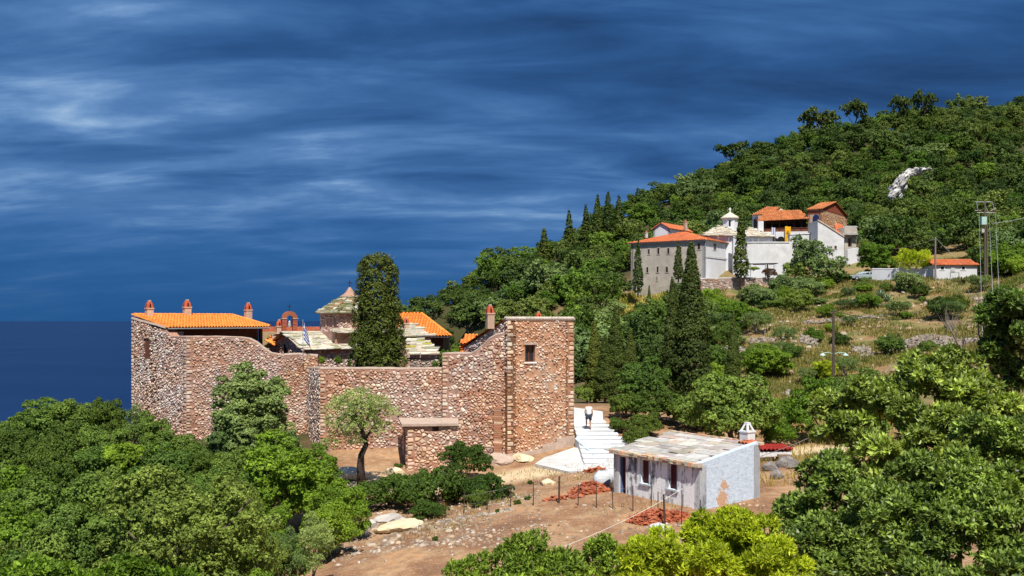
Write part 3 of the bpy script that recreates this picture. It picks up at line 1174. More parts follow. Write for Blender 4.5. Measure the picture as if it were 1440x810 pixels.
# --- curtain wall, tallest stretch with the curved crest beside the tower
cw_ = empty('curtain_wall', (D1.x, D1.y, gz(D1.x, D1.y)))
tag(cw_, 'long rubble stone wall with curved crest joining the square tower to the left bastion', 'wall')
pS = profile(S0, S1, [(622, 497), (662, 497), (672, 491), (680, 484), (688, 476), (697, 471), (706, 469), (714, 466)])
pE = profile(D1, E1, [(450, 518), (500, 518), (560, 518.5), (625, 518)])
pD = profile(D0, D1, [(432, 517), (450, 518)])
pC = profile(C, XY(447, 70.6), [(399, 499), (420, 498), (447, 500)])
Cx = XY(447, 70.6)
q = MB()
hS = [hole(S0, S1, x - 1.3, y - 1.5, x + 1.3, y + 1.5) for x, y in ((674, 513.5), (673, 550))]
hE = [hole(D1, E1, x - 1.2, y - 1.4, x + 1.2, y + 1.4) for x, y in ((566, 552), (617, 553), (560, 586))]
wall_prism(q, S0, S1, base_z(S0, S1), pS, 0.7, 0, hS, 0.3, 1)
wall_prism(q, D1, E1, base_z(D1, E1), pE, 0.7, 0, hE, 0.3, 1)
wall_prism(q, D0, D1, base_z(D0, D1), pD, 0.7, 0)
wall_prism(q, C, Cx, base_z(C, Cx), pC, 0.7, 0)
q.build('wall', [M['mortar_mauve'], M['black']], cw_)
exp_ = lambda hs: [(h[0] - .03, h[1] + .03, h[2] - .03, h[3] + .03) for h in hs]
sts = lay_stones(S0, S1, base_z(S0, S1) + 0.2, pS, rng, ST_PAL['warm'], 0.225, 0.055, exp_(hS), 0.07, (True, False))
sts += lay_stones(D1, E1, base_z(D1, E1) + 0.2, pE, rng, ST_PAL['warm'], 0.22, 0.058, exp_(hE), 0.10, (True, False))
sts += lay_stones(D0, D1, base_z(D0, D1) + 0.2, pD, rng, ST_PAL['mauve'], 0.2, 0.05, (), 0.06)
sts += lay_stones(C, Cx, base_z(C, Cx) + 0.2, pC, rng, ST_PAL['warm'], 0.21, 0.05, (), 0.06)
add_stones(sts, cw_, 300)
for a_, b_, p_ in ((S0, S1, pS), (D1, E1, pE), (D0, D1, pD), (C, Cx, pC)):
    q = MB()
    coping(q, a_, b_, p_, 0.7, 0.065 if a_ is D0 else 0.06)
    q.build('coping', M['coping'], cw_)
# brick buttress strip near the tower foot
q = MB()
t_, p = ray_seg(701, S0, S1)
sd = (S1 - S0).normalized()
sn = Vector((sd.y, -sd.x))
zb_ = gz(p.x, p.y) - 0.3
zz_ = zb_
while zz_ < zat(575, 61.5):
    h = rng.uniform(0.09, 0.16)
    o_ = p + sd * (-0.28 + rng.uniform(-0.04, 0.04)) + sn * 0.16
    q.obox(o_, sd * rng.uniform(0.5, 0.6), -sn * 0.3, zz_, zz_ + h - 0.015, 0, pick(ST_PAL['warm'], rng) if rng.random() < .55 else (0.48, 0.29, 0.21))
    zz_ += h
q.build('buttress', M['stone'], cw_)['kind'] = 'stuff'

# --- left bastion: two faces meeting at a banded corner
bs = empty('stone_bastion', (B.x, B.y, gz(B.x, B.y)))
tag(bs, 'tall mauve stone bastion with banded corner and a narrow slit window, under an orange roof', 'bastion')
pA = profile(A, B, [(186, 448), (233, 464), (240, 472.5), (262, 473)])
slit = hole(A, B, 204.5, 480, 210, 503)
pB = profile(B, C, [(262, 473), (300, 473), (338, 474), (350, 476), (360, 481), (368, 488), (380, 496), (399, 499)])
q = MB()
wall_prism(q, A, B, base_z(A, B, 1.2), pA, 0.7, 0, [slit], 0.2, 1)
wall_prism(q, B, C, base_z(B, C, 1.2), pB, 0.7, 0)
q.build('wall', [M['mortar_mauve'], M['black']], bs)
sts = lay_stones(A, B, base_z(A, B) + 0.2, pA, rng, ST_PAL['mauve'], 0.20, 0.04, exp_([slit]), 0.08, (True, True))
sts += lay_stones(B, C, base_z(B, C) + 0.2, pB, rng, ST_PAL['mauve'], 0.20, 0.042, (), 0.08, (True, False))
add_stones(sts, bs, 220)
q = MB()
coping(q, B, C, pB, 0.7)
t_, H1 = ray_seg(236, A, B)
i0 = [(u_, z_) for u_, z_ in pA if u_ >= t_ * (B - A).length - 0.2]
coping(q, A, B, i0, 0.7)
q.build('coping', M['coping'], bs)
# --- house behind the bastion, orange roof
t_, H1 = ray_seg(233, A, B)
hd = Vector((-(A - H1).normalized().y, (A - H1).normalized().x)) * -1
LH = 8.7
ez, rz_ = zat(461, H1.y), zat(443.5, 77)
hs = empty('tiled_house', (H1.x, H1.y, 6))
tag(hs, 'long low house with orange tiled roof and three chimneys, standing above the left bastion', 'house')
inn = (A - H1).normalized()
R0, R1 = A + hd * .12 - inn * .1, A + hd * LH - inn * .1
E0, E1_ = H1 - inn * 0.35, H1 + hd * LH - inn * 0.35
q = MB()
tile_slope(q, [(E0.x, E0.y, ez), (E1_.x, E1_.y, ez), (R1.x, R1.y, rz_), (R0.x, R0.y, rz_)], rng, 0.25, 0.42, 0.115)
Bk0, Bk1 = A + inn * .4 + hd * .9, R1 + inn * .4
tile_slope(q, [(Bk1.x, Bk1.y, rz_ - .12), (Bk0.x, Bk0.y, rz_ - .12), (R0.x, R0.y, rz_), (R1.x, R1.y, rz_)], rng, 0.25, 0.6, 0.115, 4)
ridge_tiles(q, (R0.x, R0.y, rz_ + 0.05), (R1.x, R1.y, rz_ + 0.05), rng)
ridge_tiles(q, (R1.x, R1.y, rz_ + 0.03), (E1_.x, E1_.y, ez + 0.08), rng)
q.build('roof_tiles', M['tile'], hs)['kind'] = 'stuff'
q = MB()
w_in = H1 + inn * 0.9
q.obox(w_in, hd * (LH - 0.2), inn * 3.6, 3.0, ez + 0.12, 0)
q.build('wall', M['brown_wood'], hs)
q = MB()
for i in range(9):
    o_ = E0 + inn * 0.25 + hd * (0.3 + i * (LH - 0.7) / 8)
    q.obox(o_, hd * 0.10, inn * 0.8, ez - 0.10, ez - 0.01)
q.obox(E0 + inn * 0.12, hd * LH, inn * 0.08, ez - 0.13, ez - 0.03)
q.build('eave_boards', M['dark_wood'], hs)
q = MB()
q.obox(E0 - inn * 0.06, hd * LH, inn * 0.1, ez - 0.09, ez - 0.015)
q.build('gutter', M['grey_metal'], hs)
q = MB()
coping(q, A, H1, [(0, pA[0][1] + 0.02), ((H1 - A).length, ez + 0.02)], 0.35, 0.1, 0.05)
q.build('verge', M['coping'], hs)
q = MB()
q.obox(H1 + hd * (LH - 0.5) + inn * 0.2, hd * 0.22, inn * 0.22, 5, ez, 0); q.build('post', M['dark_wood'], hs)
for px, py, Y, w in ((210, 446.5, 75.4, 0.58), (263, 444.5, 78.4, 0.6), (349, 448, 80.5, 0.56)):
    p = P(px, py, Y); chimney('chimney', Vector((p.x, p.y, p.z)), w, 0.66, hs, 0.66, 0.68)
# loose white stone in the gap under the eave
q = MB()
o_ = H1 + hd * 0.1 - inn * 0.05
q.obox(o_, hd * 1.3, inn * 0.6, 8.0, ez - 0.28); q.build('stone_block', M['coping'], hs)

# --- low tiled range behind (far side of the court)
lr = empty('low_range', (-17, 90, 5))
tag(lr, 'low far range with a strip of red roof tiles, behind the small brick belfry', 'building')
q = MB()
a, b = P(366, 470, 88), P(520, 470, 92)
a2, b2 = P(366, 462, 92), P(520, 461, 96)
tile_slope(q, [a, b, b2, a2], rng, 0.26, 0.5, 0.12)
q.build('roof_tiles', M['old_tile'], lr)['kind'] = 'stuff'
q = MB()
q.hexa([(a.x, a.y + .3, 3), (b.x, b.y + .3, 3), (b2.x, b2.y, 3), (a2.x, a2.y, 3), (a.x, a.y + .3, a.z + .03), (b.x, b.y + .3, b.z + .03), (b2.x, b2.y, b2.z - .15), (a2.x, a2.y, a2.z - .15)])
q.build('wall', M['stucco'], lr)

# --- the church
G1 = XY(426, 74.0)
nd = Vector((0.80, 0.60))
gd = Vector((-0.60, 0.80))
W2 = 3.1
GA, G2 = G1 + gd * W2, G1 + gd * (2 * W2)
LN = 11.5
ze, zr = zat(492, 74), zat(468.5, 76.4)
ch = empty('stone_church', (G1.x, G1.y, 4))
tag(ch, 'old stone church with pale slate roofs and an eight-sided domed drum, inside the walls', 'church')
q = MB()
wall_prism(q, G1, G1 + nd * LN, 3.0, [(0, ze), (LN, ze)], 0.5, 0)
wall_prism(q, G2, G1, 3.0, [(0, ze), (W2, zr - 0.05), (2 * W2, ze)], 0.5, 0, [], 0.3)
wall_prism(q, G1 + nd * LN, G2 + nd * LN, 3.0, [(0, ze), (W2, zr - 0.05), (2 * W2, ze)], 0.5, 0)
wall_prism(q, G2 + nd * LN, G2, 3.0, [(0, ze), (LN, ze)], 0.5, 0)
q.build('wall', [M['mortar_mauve'], M['black']], ch)
sts = lay_stones(G1, G1 + nd * LN, 5.2, [(0, ze), (LN, ze)], rng, ST_PAL['mauve'], 0.26, 0.06, (), 0.15)
nh = (2.6, 3.6, 6.6, 8.0)
sts += lay_stones(G2, G1, 5.2, [(0, ze), (W2, zr - 0.05), (2 * W2, ze)], rng, ST_PAL['mauve'], 0.24, 0.05, [(2.55, 3.65, 7.5, 8.4)], 0.1)
add_stones(sts, ch, 0)
# arched niche in the gable
q = MB()
gdir = (G1 - G2).normalized(); gn = Vector((gdir.y, -gdir.x))
def gq(u, z, t): 
    p = G2 + gdir * u + gn * t
    return Vector((p.x, p.y, z))
zc = zat(488, 77)
arc = [(math.cos(math.pi * i / 10), math.sin(math.pi * i / 10)) for i in range(11)]
for i in range(10):
    (x0, y0), (x1, y1) = arc[i], arc[i + 1]
    q.faces([gq(3.1 - x0 * .42, zc + y0 * .5, .08), gq(3.1 - x1 * .42, zc + y1 * .5, .08), gq(3.1 - x1 * .26, zc + y1 * .32, .08), gq(3.1 - x0 * .26, zc + y0 * .32, .08),
             gq(3.1 - x0 * .42, zc + y0 * .5, 0), gq(3.1 - x1 * .42, zc + y1 * .5, 0), gq(3.1 - x1 * .26, zc + y1 * .32, 0), gq(3.1 - x0 * .26, zc + y0 * .32, 0)],
            [(0, 1, 2, 3), (4, 5, 1, 0), (7, 6, 2, 3)], 0)
q.build('niche_arch', M['coping'], ch)
q = MB(); q.poly([gq(3.1 - x * .26, zc + y * .32, .03) for x, y in arc] + [gq(3.1 + .26, zc - .5, .03), gq(3.1 - .26, zc - .5, .03)]); q.build('niche', M['black'], ch)
pcs = []
oe = gd * -0.35
c4 = [(*(G1 + oe - nd * .25), ze - 0.02), (*(G1 + oe + nd * (LN + .2)), ze - 0.02), (*(GA + nd * (LN + .2)), zr + 0.06), (*(GA - nd * .25), zr + 0.06)]
pcs += slate_list(c4, rng, 0.55, 0.26, 0.05, SLATE_PAL)
oe = gd * (2 * W2 + 0.35)
c4b = [(*(G1 + oe + nd * (LN + .2)), ze - 0.02), (*(G1 + oe - nd * .25), ze - 0.02), (*(GA - nd * .25), zr + 0.06), (*(GA + nd * (LN + .2)), zr + 0.06)]
pcs += slate_list(c4b, rng, 0.7, 0.4, 0.05, SLATE_PAL)
u_ = MB(); u_.poly(c4); u_.poly(c4b); u_.build('roof_bed', M['coping'], ch)
join_pieces(pcs, 'roof_slates', M['slate'], ch)
# drum
dc = GA + nd * 5.5
zd0, zd1 = zat(466, 80), zat(440.5, 79.8)
oct_ = [dc + Vector((math.cos(R(22.5 + 45 * i + 12)), math.sin(R(22.5 + 45 * i + 12)))) * 2.45 for i in range(8)]
q = MB()
q.hexa([(*(dc + nd * a + gd * b), z) for z in (ze - 0.5, zd0 + 0.04) for a, b in ((-2.6, -2.6), (2.6, -2.6), (2.6, 2.6), (-2.6, 2.6))])
q.build('drum_base', M['mortar_mauve'], ch)
q = MB()
for i in range(8):
    a, b = oct_[(i + 1) % 8], oct_[i]
    wall_prism(q, b, a, zd0 - 0.3, [(0, zd1), ((a - b).length, zd1)], 0.3)
dr = q.build('drum', M['mortar_mauve'], ch)
sts = []
for i in range(8):
    a, b = oct_[i], oct_[(i + 1) % 8]
    if ((a + b) / 2 - dc).y < 1.2:
        hh = [] 
        sts += lay_stones(a, b, zd0, [(0, zd1 - .03), ((a - b).length, zd1 - .03)], rng, ST_PAL['mauve'], 0.2, 0.05, [(.55, 1.3, zd0 + .35, zd1 - .35)] if i in (4, 6) else [], 0.3)
join_pieces(sts, 'drum_stones', M['stone'], dr)
q = MB()
for i in (4, 6):
    a, b = oct_[i], oct_[(i + 1) % 8]
    d_ = (b - a).normalized(); n2 = Vector((d_.y, -d_.x))
    m_ = (a + b) / 2
    q = MB()
    for (u0, u1, z0, z1) in ((-.42, -.30, zd0 + .35, zd1 - .3), (.30, .42, zd0 + .35, zd1 - .3), (-.30, .30, zd1 - .42, zd1 - .3)):
        q.obox(m_ + d_ * u0 + n2 * .06, d_ * (u1 - u0), -n2 * .05, z0, z1)
    q.build('blind_window', M['coping'], dr)
za_, zc_ = zd1, zat(417, 79.8)
pcs = []
mp_ = [((0.44, 0.44, 0.35), 4), ((0.30, 0.31, 0.20), 4), ((0.24, 0.25, 0.12), 3), ((0.80, 0.78, 0.70), 3), ((0.50, 0.28, 0.15), 1)]
for i in range(8):
    a, b = oct_[i], oct_[(i + 1) % 8]
    ao, bo = dc + (a - dc) * 1.17, dc + (b - dc) * 1.17
    ai, bi = dc + (a - dc) * 0.24, dc + (b - dc) * 0.24
    pcs += slate_list([(ao.x, ao.y, za_ - .02), (bo.x, bo.y, za_ - .02), (bi.x, bi.y, zc_), (ai.x, ai.y, zc_)], rng, 0.4, 0.17, 0.06, mp_, 0.5)
    q = MB()
dm = join_pieces(pcs, 'dome_slates', M['slate'], ch)
q = MB()
q.lathe((dc.x, dc.y, 0), [(2.7, za_ - 0.06), (2.75, za_), (0.55, zc_)], 8, rot=R(34.5)); q.build('dome_bed', M['coping'], dm)
zf = zat(404, 79.8)
q = MB()
q.lathe((dc.x, dc.y, 0), [(0.86, zc_ - 0.10), (0.80, zc_ + 0.03), (0.55, zc_ + 0.16), (0.34, zc_ + 0.34), (0.17, zf - 0.12), (0.07, zf)], 12)
q.build('finial', mat_tinted('brick_plaster', (.40, .24, .17), .2, 4, use_col=False), dm, True)
cross('cross', Vector((dc.x, dc.y, zf - 0.05)), 0.62, dm, M['black_iron'], 0.03, 0.3)
# stone lunette above the south roof
q = MB()
lc = dc - gd * 2.68
pts = [lc + nd * x for x in (-1.9, 1.9)]
ln = [(*(lc + nd * (2.0 * math.cos(math.pi * i / 12))), zd0 - 0.75 + 0.62 * math.sin(math.pi * i / 12)) for i in range(13)]
q.poly(ln, 0, (.42, .30, .26)); q.build('lunette', M['stone'], ch)
pcs = slate_list([(*(dc - gd * 3.0 - nd * 2.9), zd0 - .12), (*(dc - gd * 3.0 + nd * 2.9), zd0 - .12), (*(dc - gd * 1.9 + nd * 2.2), zd0 + .22), (*(dc - gd * 1.9 - nd * 2.2), zd0 + .22)], rng, 0.5, 0.2, 0.05, SLATE_PAL)
join_pieces(pcs, 'ledge_slates', M['slate'], ch)

# --- low slate-roofed chapel at the church's right end
ap = empty('slate_chapel', (-7, 72, 4))
tag(ap, 'low side chapel with mossy stepped slate roof, right of the clipped cypress', 'chapel')
p0, p1 = XY(572, 71.0), XY(621, 71.0)
zA = zat(503, 71)
q = MB()
wall_prism(q, p0, p1, 3.0, [(0, zA), ((p1 - p0).length, zA)], 3.5, 0)
q.build('wall', M['mortar_mauve'], ap)
join_pieces(lay_stones(p0, p1, 5.4, [(0, zA), ((p1 - p0).length, zA)], rng, ST_PAL['grey'], 0.24, 0.05, (), 0.1), 'small_stones', M['stone'], ap)
q = MB(); q.obox(p0 - Vector((.1, .12)), Vector(((p1 - p0).length + .2, 0)), Vector((0, .5)), zA, zA + 0.24); q.build('cornice', M['brown_wood'] if False else M['coping'], ap)
mossy = SLATE_PAL + [((0.50, 0.52, 0.10), 2)]
pcs = slate_list([P(573, 500, 70.8), P(622, 499, 70.8), P(596, 477, 74.5), P(574, 476, 74.5)], rng, 0.6, 0.28, 0.07, mossy, 0.4)
join_pieces(pcs, 'roof_slates', M['slate'], ap)
q = MB(); q.poly([P(573, 501, 70.9), P(622, 500, 70.9), P(596, 478, 74.6), P(574, 477, 74.6)]); q.build('roof_bed', M['coping'], ap)
# --- upper slate step between chapel and back house
st_ = empty('slate_step_roof', (-8, 78, 5))
tag(st_, 'small pale slate roof with a pink chimney, between clipped cypress and orange hipped roof', 'roof')
pcs = slate_list([P(562, 475, 76), P(606, 473, 76), P(580, 456, 80), P(562, 456, 80)], rng, 0.6, 0.25, 0.08, SLATE_PAL, 0.4)
join_pieces(pcs, 'roof_slates', M['slate'], st_)
q = MB()
a, b, c, d = P(562, 476, 76.1), P(606, 474, 76.1), P(580, 457, 80), P(562, 457, 80)
q.hexa([(p.x, p.y, 4) for p in (a, b, c, d)] + [a, b, c, d]); q.build('wall', M['mortar_mauve'], st_)
p = P(571, 466, 78.3); chimney('chimney', Vector((p.x, p.y, p.z)), 0.5, 0.6, st_, 0.3, 0.5)

# --- back house with hipped orange roof
bh = empty('hipped_house', (-6, 84, 4))
tag(bh, 'house with steep orange hipped tile roof and deep shadowed eaves, behind the slate roofs', 'house')
q = MB()
e0, e1 = P(535, 473, 80), P(634, 472.5, 80)
r0, r1 = P(545, 441, 85.5), P(593, 441, 85.5)
eb0, eb1 = P(540, 470, 91), P(628, 470, 91)
tile_slope(q, [e0, e1, r1, r0], rng, 0.25, 0.42, 0.115)
tile_slope(q, [e1, eb1, r1], rng, 0.25, 0.42, 0.115)
tile_slope(q, [eb1, eb0, r0, r1], rng, 0.3, 0.6, 0.12, 4)
ridge_tiles(q, r0, r1, rng)
ridge_tiles(q, r1, e1, rng)
q.build('roof_tiles', M['tile'], bh)['kind'] = 'stuff'
q = MB()
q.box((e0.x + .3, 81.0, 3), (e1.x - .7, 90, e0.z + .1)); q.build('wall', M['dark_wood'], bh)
q = MB()
q.box((e0.x + .05, 80.05, e0.z - 0.1), (e1.x - .05, 80.15, e0.z - 0.01)); q.build('gutter', M['grey_metal'], bh)
# --- little orange lean-to by the tower
lt = empty('lean_to', (-3.4, 69, 4))
tag(lt, 'small orange tiled lean-to tucked behind the wall left of the square tower', 'roof')
q = MB()
tile_slope(q, [P(646, 483.5, 68.5), P(664, 483.5, 68.5), P(672, 470, 70.5), P(656, 470, 70.5)], rng, 0.25, 0.4, 0.11)
tile_slope(q, [P(648, 497, 66.5), P(662, 499, 66.5), P(660, 489, 69), P(646, 486, 69)], rng, 0.25, 0.4, 0.11)
q.build('roof_tiles', M['tile'], lt)['kind'] = 'stuff'
q = MB()
a, b = P(648, 500, 69.5), P(664, 500, 69.5)
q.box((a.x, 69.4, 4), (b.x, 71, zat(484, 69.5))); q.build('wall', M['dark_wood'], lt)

# --- small tiled porch roof and chimney left of the church gable
sp = empty('porch_roof', (-19, 80, 5))
tag(sp, 'little orange tiled porch with a tall pink chimney, left of the brick belfry', 'roof')
q = MB()
tile_slope(q, [P(374, 480, 78), P(386, 486, 76.5), P(394, 478, 78.5), P(382, 472, 80)], rng, 0.25, 0.4, 0.11)
q.build('roof_tiles', M['tile'], sp)['kind'] = 'stuff'
q = MB(); a = P(368, 500, 83); b = P(392, 500, 83)
q.box((a.x, 83, 4), (b.x, 85, zat(467, 83))); q.build('wall', mat_tinted('ochre_plaster', (0.42, 0.30, 0.16), 0.15, 3, use_col=False), sp)
p = P(393, 470, 79.6); chimney('chimney', Vector((p.x, p.y, zat(482, 79.6))), 0.56, 1.28, sp, 0.35, 0.62)

# --- belfry
bf = empty('brick_belfry', (-17.8, 79.6, 8))
tag(bf, 'small arched brick belfry with one pale bell and an iron cross', 'belfry')
bx, by = P(407, 470, 79.4).x, 79.4
z0, zs, w, dp = zat(470.5, 79.4), zat(448.5, 79.4), 0.60, 0.62
rzb = 0.35
M3 = Matrix.Translation((bx, by, 0)) @ Matrix.Rotation(rzb, 4, 'Z')
q = MB()
for s in (-1, 1):
    zz_ = z0 - 0.6
    while zz_ < zs:
        q.box((s * w if s < 0 else .24, -dp / 2 + rng.uniform(-.01, .01), zz_), (-.24 if s < 0 else w, dp / 2, zz_ + 0.075), 0, pick([((1, 1, 1), 3), ((.8, .72, .7), 2), ((1.15, 1.1, 1), 1)], rng), M3)
        zz_ += 0.085
q.build('brick_piers', M['brick'], bf)['kind'] = 'stuff'
q = MB()
nseg = 10
ro, ri = w, 0.24
for i in range(nseg):
    a0, a1 = math.pi * i / nseg, math.pi * (i + 1) / nseg
    def ap_(r, a, y): return M3 @ Vector((math.cos(a) * r, y, zs + 0.05 + math.sin(a) * r * 0.95))
    pts = [ap_(ri, a0, -dp / 2), ap_(ro, a0, -dp / 2), ap_(ro, a0, dp / 2), ap_(ri, a0, dp / 2), ap_(ri, a1, -dp / 2), ap_(ro, a1, -dp / 2), ap_(ro, a1, dp / 2), ap_(ri, a1, dp / 2)]
    q.hexa([pts[0], pts[3], pts[2], pts[1], pts[4], pts[7], pts[6], pts[5]], 0, (1, .95, .9))
q.build('arch', mat_tinted('terracotta_render', (0.32, 0.11, 0.06), 0.15, 4, use_col=False), bf)
q = MB(); q.box((-w - .06, -dp / 2 - .05, zs), (-.22, dp / 2 + .05, zs + .06), 0, M=M3); q.box((.22, -dp / 2 - .05, zs), (w + .06, dp / 2 + .05, zs + .06), 0, M=M3); q.build('string_course', M['coping'], bf)
q = MB(); q.lathe((bx, by, zs - .62), [(.02, .5), (.08, .48), (.11, .34), (.13, .18), (.19, 0.0), (.17, -.02)], 14); bl = q.build('bell', M['grey_metal'], bf, True)
q = MB(); q.tube([(bx, by, zs - .1), (bx, by, zs + .3)], .02); q.build('bell_hanger', M['black_iron'], bl)
q = MB(); q.box((-1.4, -.5, z0 - .9), (2.2, .5, z0 - .02), 0, M=M3); q.build('plinth', M['stucco'], bf)
cross('cross', Vector((bx, by, zs + 0.05 + ro * .95)), 0.55, bf, M['black_iron'], 0.03, 0.3)

# --- flag of blue and white stripes on a pole
fp = empty('flagpole', tuple(P(426, 497, 70.2)))
tag(fp, 'thin flagpole with a limp blue and white striped flag, in front of the slate roof', 'flag')
p = P(426, 499, 70.1)
q = MB(); q.tube([(p.x, p.y, p.z - 0.6), (p.x, p.y, zat(449, 70.1))], 0.022, 6); q.build('pole', M['grey_metal'], fp)
q = MB()
zt_ = zat(452, 70.1)
NU, NV = 27, 18
def fl(i, j):
    u, v = i / NU, j / NV
    # limp cloth: it hangs down along the pole in folds
    x = 0.05 + 0.62 * u * (0.45 + 0.55 * v) * 0.95
    return (p.x + x, p.y - 0.02 + 0.13 * math.sin(u * 9 + v * 2.0) * (0.3 + u), zt_ - v * 1.25 - 0.85 * u ** 1.2)
for i in range(NU):
    for j in range(NV):
        blue = (j // 2) % 2 == 0
        if i < 10 and j < 10:
            blue = not (4 <= j < 6 or 4 <= i < 6)
        q.poly([fl(i, j), fl(i + 1, j), fl(i + 1, j + 1), fl(i, j + 1)], 0, (0.010, 0.055, 0.32) if blue else (0.8, 0.8, 0.82))
fm, g = new_mat('flag_cloth')
finish(g, attr(g).outputs['Color'], 0.8)
M['flag'] = fm
q.build('cloth', fm, fp, True)

# --- lean-to shed against the wall
sh = empty('stone_shed', (-5, 60, gz(-5, 60)))
tag(sh, 'small flat-roofed rubble stone shed with dark doorway, against the curtain wall', 'shed')
a0, a1 = XY(573, 59.0), XY(644, 59.4)
bk = XY(567, 62.6)
zr0 = zat(599, 59.2)
zb_ = gz(a0.x, a0.y) - 0.4
sw_ = hole(a0, a1, 608, 600, 617, 606.5)
q = MB()
wall_prism(q, a0, a1, zb_, [(0, zr0), ((a1 - a0).length, zr0)], 0.45, 0, [sw_], 0.5, 1)
L2 = (a0 - bk).length
wall_prism(q, bk, a0, zb_, [(0, zr0), (L2, zr0)], 0.45, 0, [(0.9, 2.3, gz(bk.x, bk.y) + 0.02, zr0 - 0.12)], 0.5, 1)
e_ = XY(643, 62.6)
wall_prism(q, a1, e_, zb_, [(0, zr0), ((e_ - a1).length, zr0)], 0.45, 0)
q.build('wall', [M['mortar_mauve'], M['black']], sh)
sts = lay_stones(a0, a1, zb_ + .1, [(0, zr0), ((a1 - a0).length, zr0)], rng, ST_PAL['warm'], 0.23, 0.05, exp_([sw_]), 0.1, (True, False))
sts += lay_stones(bk, a0, zb_ + .1, [(0, zr0), (L2, zr0)], rng, ST_PAL['mauve'], 0.23, 0.05, [(0.85, 2.35, zb_, zr0 - .08)], 0.1)
add_stones(sts, sh, 90)
q = MB()
c = [a0 + Vector((-.32, -.22)), a1 + Vector((.05, -.2)), e_ + Vector((.05, 0)), bk + Vector((-.3, 0))]
q.hexa([(v.x, v.y, z) for z in (zr0 + .01, zr0 + .15) for v in c])
q.build('roof_slab', M['coping'], sh)

# --- white steps beside the tower
sc_ = empty('white_steps', (5.5, 62, 2))
tag(sc_, 'broad flight of whitewashed steps climbing past the square tower', 'steps')
NS = 10
ys_, ye_ = 57.0, 68.6
stair_z = []
for k in range(NS + 1):
    t = k / NS
    Y = ys_ + (ye_ - ys_) * t
    py = 651 + (591 - 651) * ((1 / Y - 1 / ys_) / (1 / ye_ - 1 / ys_)) if False else None
    z = 1.62 + (2.98 - 1.62) * t
    xr = 7.75 + (6.22 - 7.75) * t
    stair_z.append((Y, z, xr))
for k in range(NS):
    (Y0, z0, x0), (Y1, z1, x1) = stair_z[k], stair_z[k + 1]
    z = z0 + (z1 - z0)
    q = MB()
    xl = 4.15
    q.hexa([(xl, Y0, z0 - 1.2), (x0, Y0 + .1, z0 - 1.2), (x0, Y1 + .02, z0 - 1.2), (xl, Y1 + .02, z0 - 1.2), (xl, Y0, z), (x0, Y0 + .1, z), (x0, Y1 + .02, z), (xl, Y1 + .02, z)])
    # tread slab with a small nosing
    q.hexa([(xl, Y0 - .025, z + .002), (x0 + .04, Y0 + .075, z + .002), (x0 + .04, Y1, z + .002), (xl, Y1, z + .002), (xl, Y0 - .025, z + .035), (x0 + .04, Y0 + .075, z + .035), (x0 + .04, Y1, z + .035), (xl, Y1, z + .035)])
    q.build('step', M['white_wash'], sc_)
q = MB()
q.hexa([(4.1, 69.2, 1.5), (6.30, 69.0, 1.5), (6.30, 69.5, 1.5), (4.1, 69.6, 1.5), (4.1, 69.2, zat(573.5, 69)), (6.30, 69.0, zat(579.5, 69)), (6.30, 69.5, zat(579.5, 69)), (4.1, 69.6, zat(573.5, 69))])
q.build('parapet', M['white_wash'], sc_)
q = MB(); q.hexa([(4.1, 66.8, 2.6), (6.4, 68.5, 2.6), (6.35, 69.1, 2.6), (4.1, 69.3, 2.6), (4.1, 66.8, 3.0), (6.4, 68.5, 3.0), (6.35, 69.1, 3.01), (4.1, 69.3, 3.01)]); q.build('landing', M['white_wash'], sc_)
q = MB()
q.hexa([(3.95, 62.6, 1.2), (4.5, 60.2, 1.2), (5.35, 56.6, 1.2), (4.15, 63.2, 1.2), (3.95, 62.6, 2.50), (4.55, 60.2, 2.14), (5.45, 57.0, 1.66), (4.25, 64.0, 2.52)])
q.build('ramp_edge', M['blue_wash'], sc_)
# paved apron
ay = [XY(752, 58.6), XY(800, 55.6), XY(862, 54.4), XY(905, 56.0), XY(900, 58.6), XY(862, 61.2), XY(807, 62.2), XY(765, 60.8)]
cc_ = sum(ay, Vector((0, 0))) / len(ay)
q = MB()
top_ = [(v.x, v.y, max(gz(v.x, v.y) + 0.05, 1.50)) for v in ay]
ctr = (cc_.x, cc_.y, gz(cc_.x, cc_.y) + 0.09)
for i in range(len(ay)):
    a, b = top_[i], top_[(i + 1) % len(ay)]
    m1 = tuple((Vector(a) + Vector(ctr)) / 2 + Vector((0, 0, .04)))
    q.poly([a, b, ctr]); q.poly([b, a, (a[0], a[1], a[2] - .5), (b[0], b[1], b[2] - .5)])
tag(q.build('paved_apron', M['concrete']), 'pale concrete apron at the foot of the steps', None, None, 'structure')

# ------------------------------------------------------------------ the whitewashed hut
def mat_stained():
    m, g = new_mat('stained_limewash')
    p = pos(g)
    mp = g.n('ShaderNodeMapping', i_0=p)
    mp.inputs['Scale'].default_value = (2.6, 2.6, 0.32)
    st = g.noise(mp.outputs[0], 1.6, 6, 0.65)
    bl = g.noise(p, 1.7, 7, 0.68)
    fi = g.noise(p, 9.0, 4, 0.6)
    f = g.math('ADD', g.math('MULTIPLY', st, 0.55), g.math('MULTIPLY', bl, 0.45))
    c = g.ramp(f, [(0.39, (0.12, 0.13, 0.15)), (0.44, (0.40, 0.41, 0.44)), (0.485, (0.84, 0.86, 0.88)), (0.57, (0.92, 0.92, 0.92))])
    c = g.mix(g.math('MULTIPLY', g.ramp(fi, [(0.55, 0.0), (0.68, 1.0)]), 0.4), c, (0.50, 0.48, 0.47))
    finish(g, c, 0.95, fi, 0.4, 0.02, 0.1)
    return m


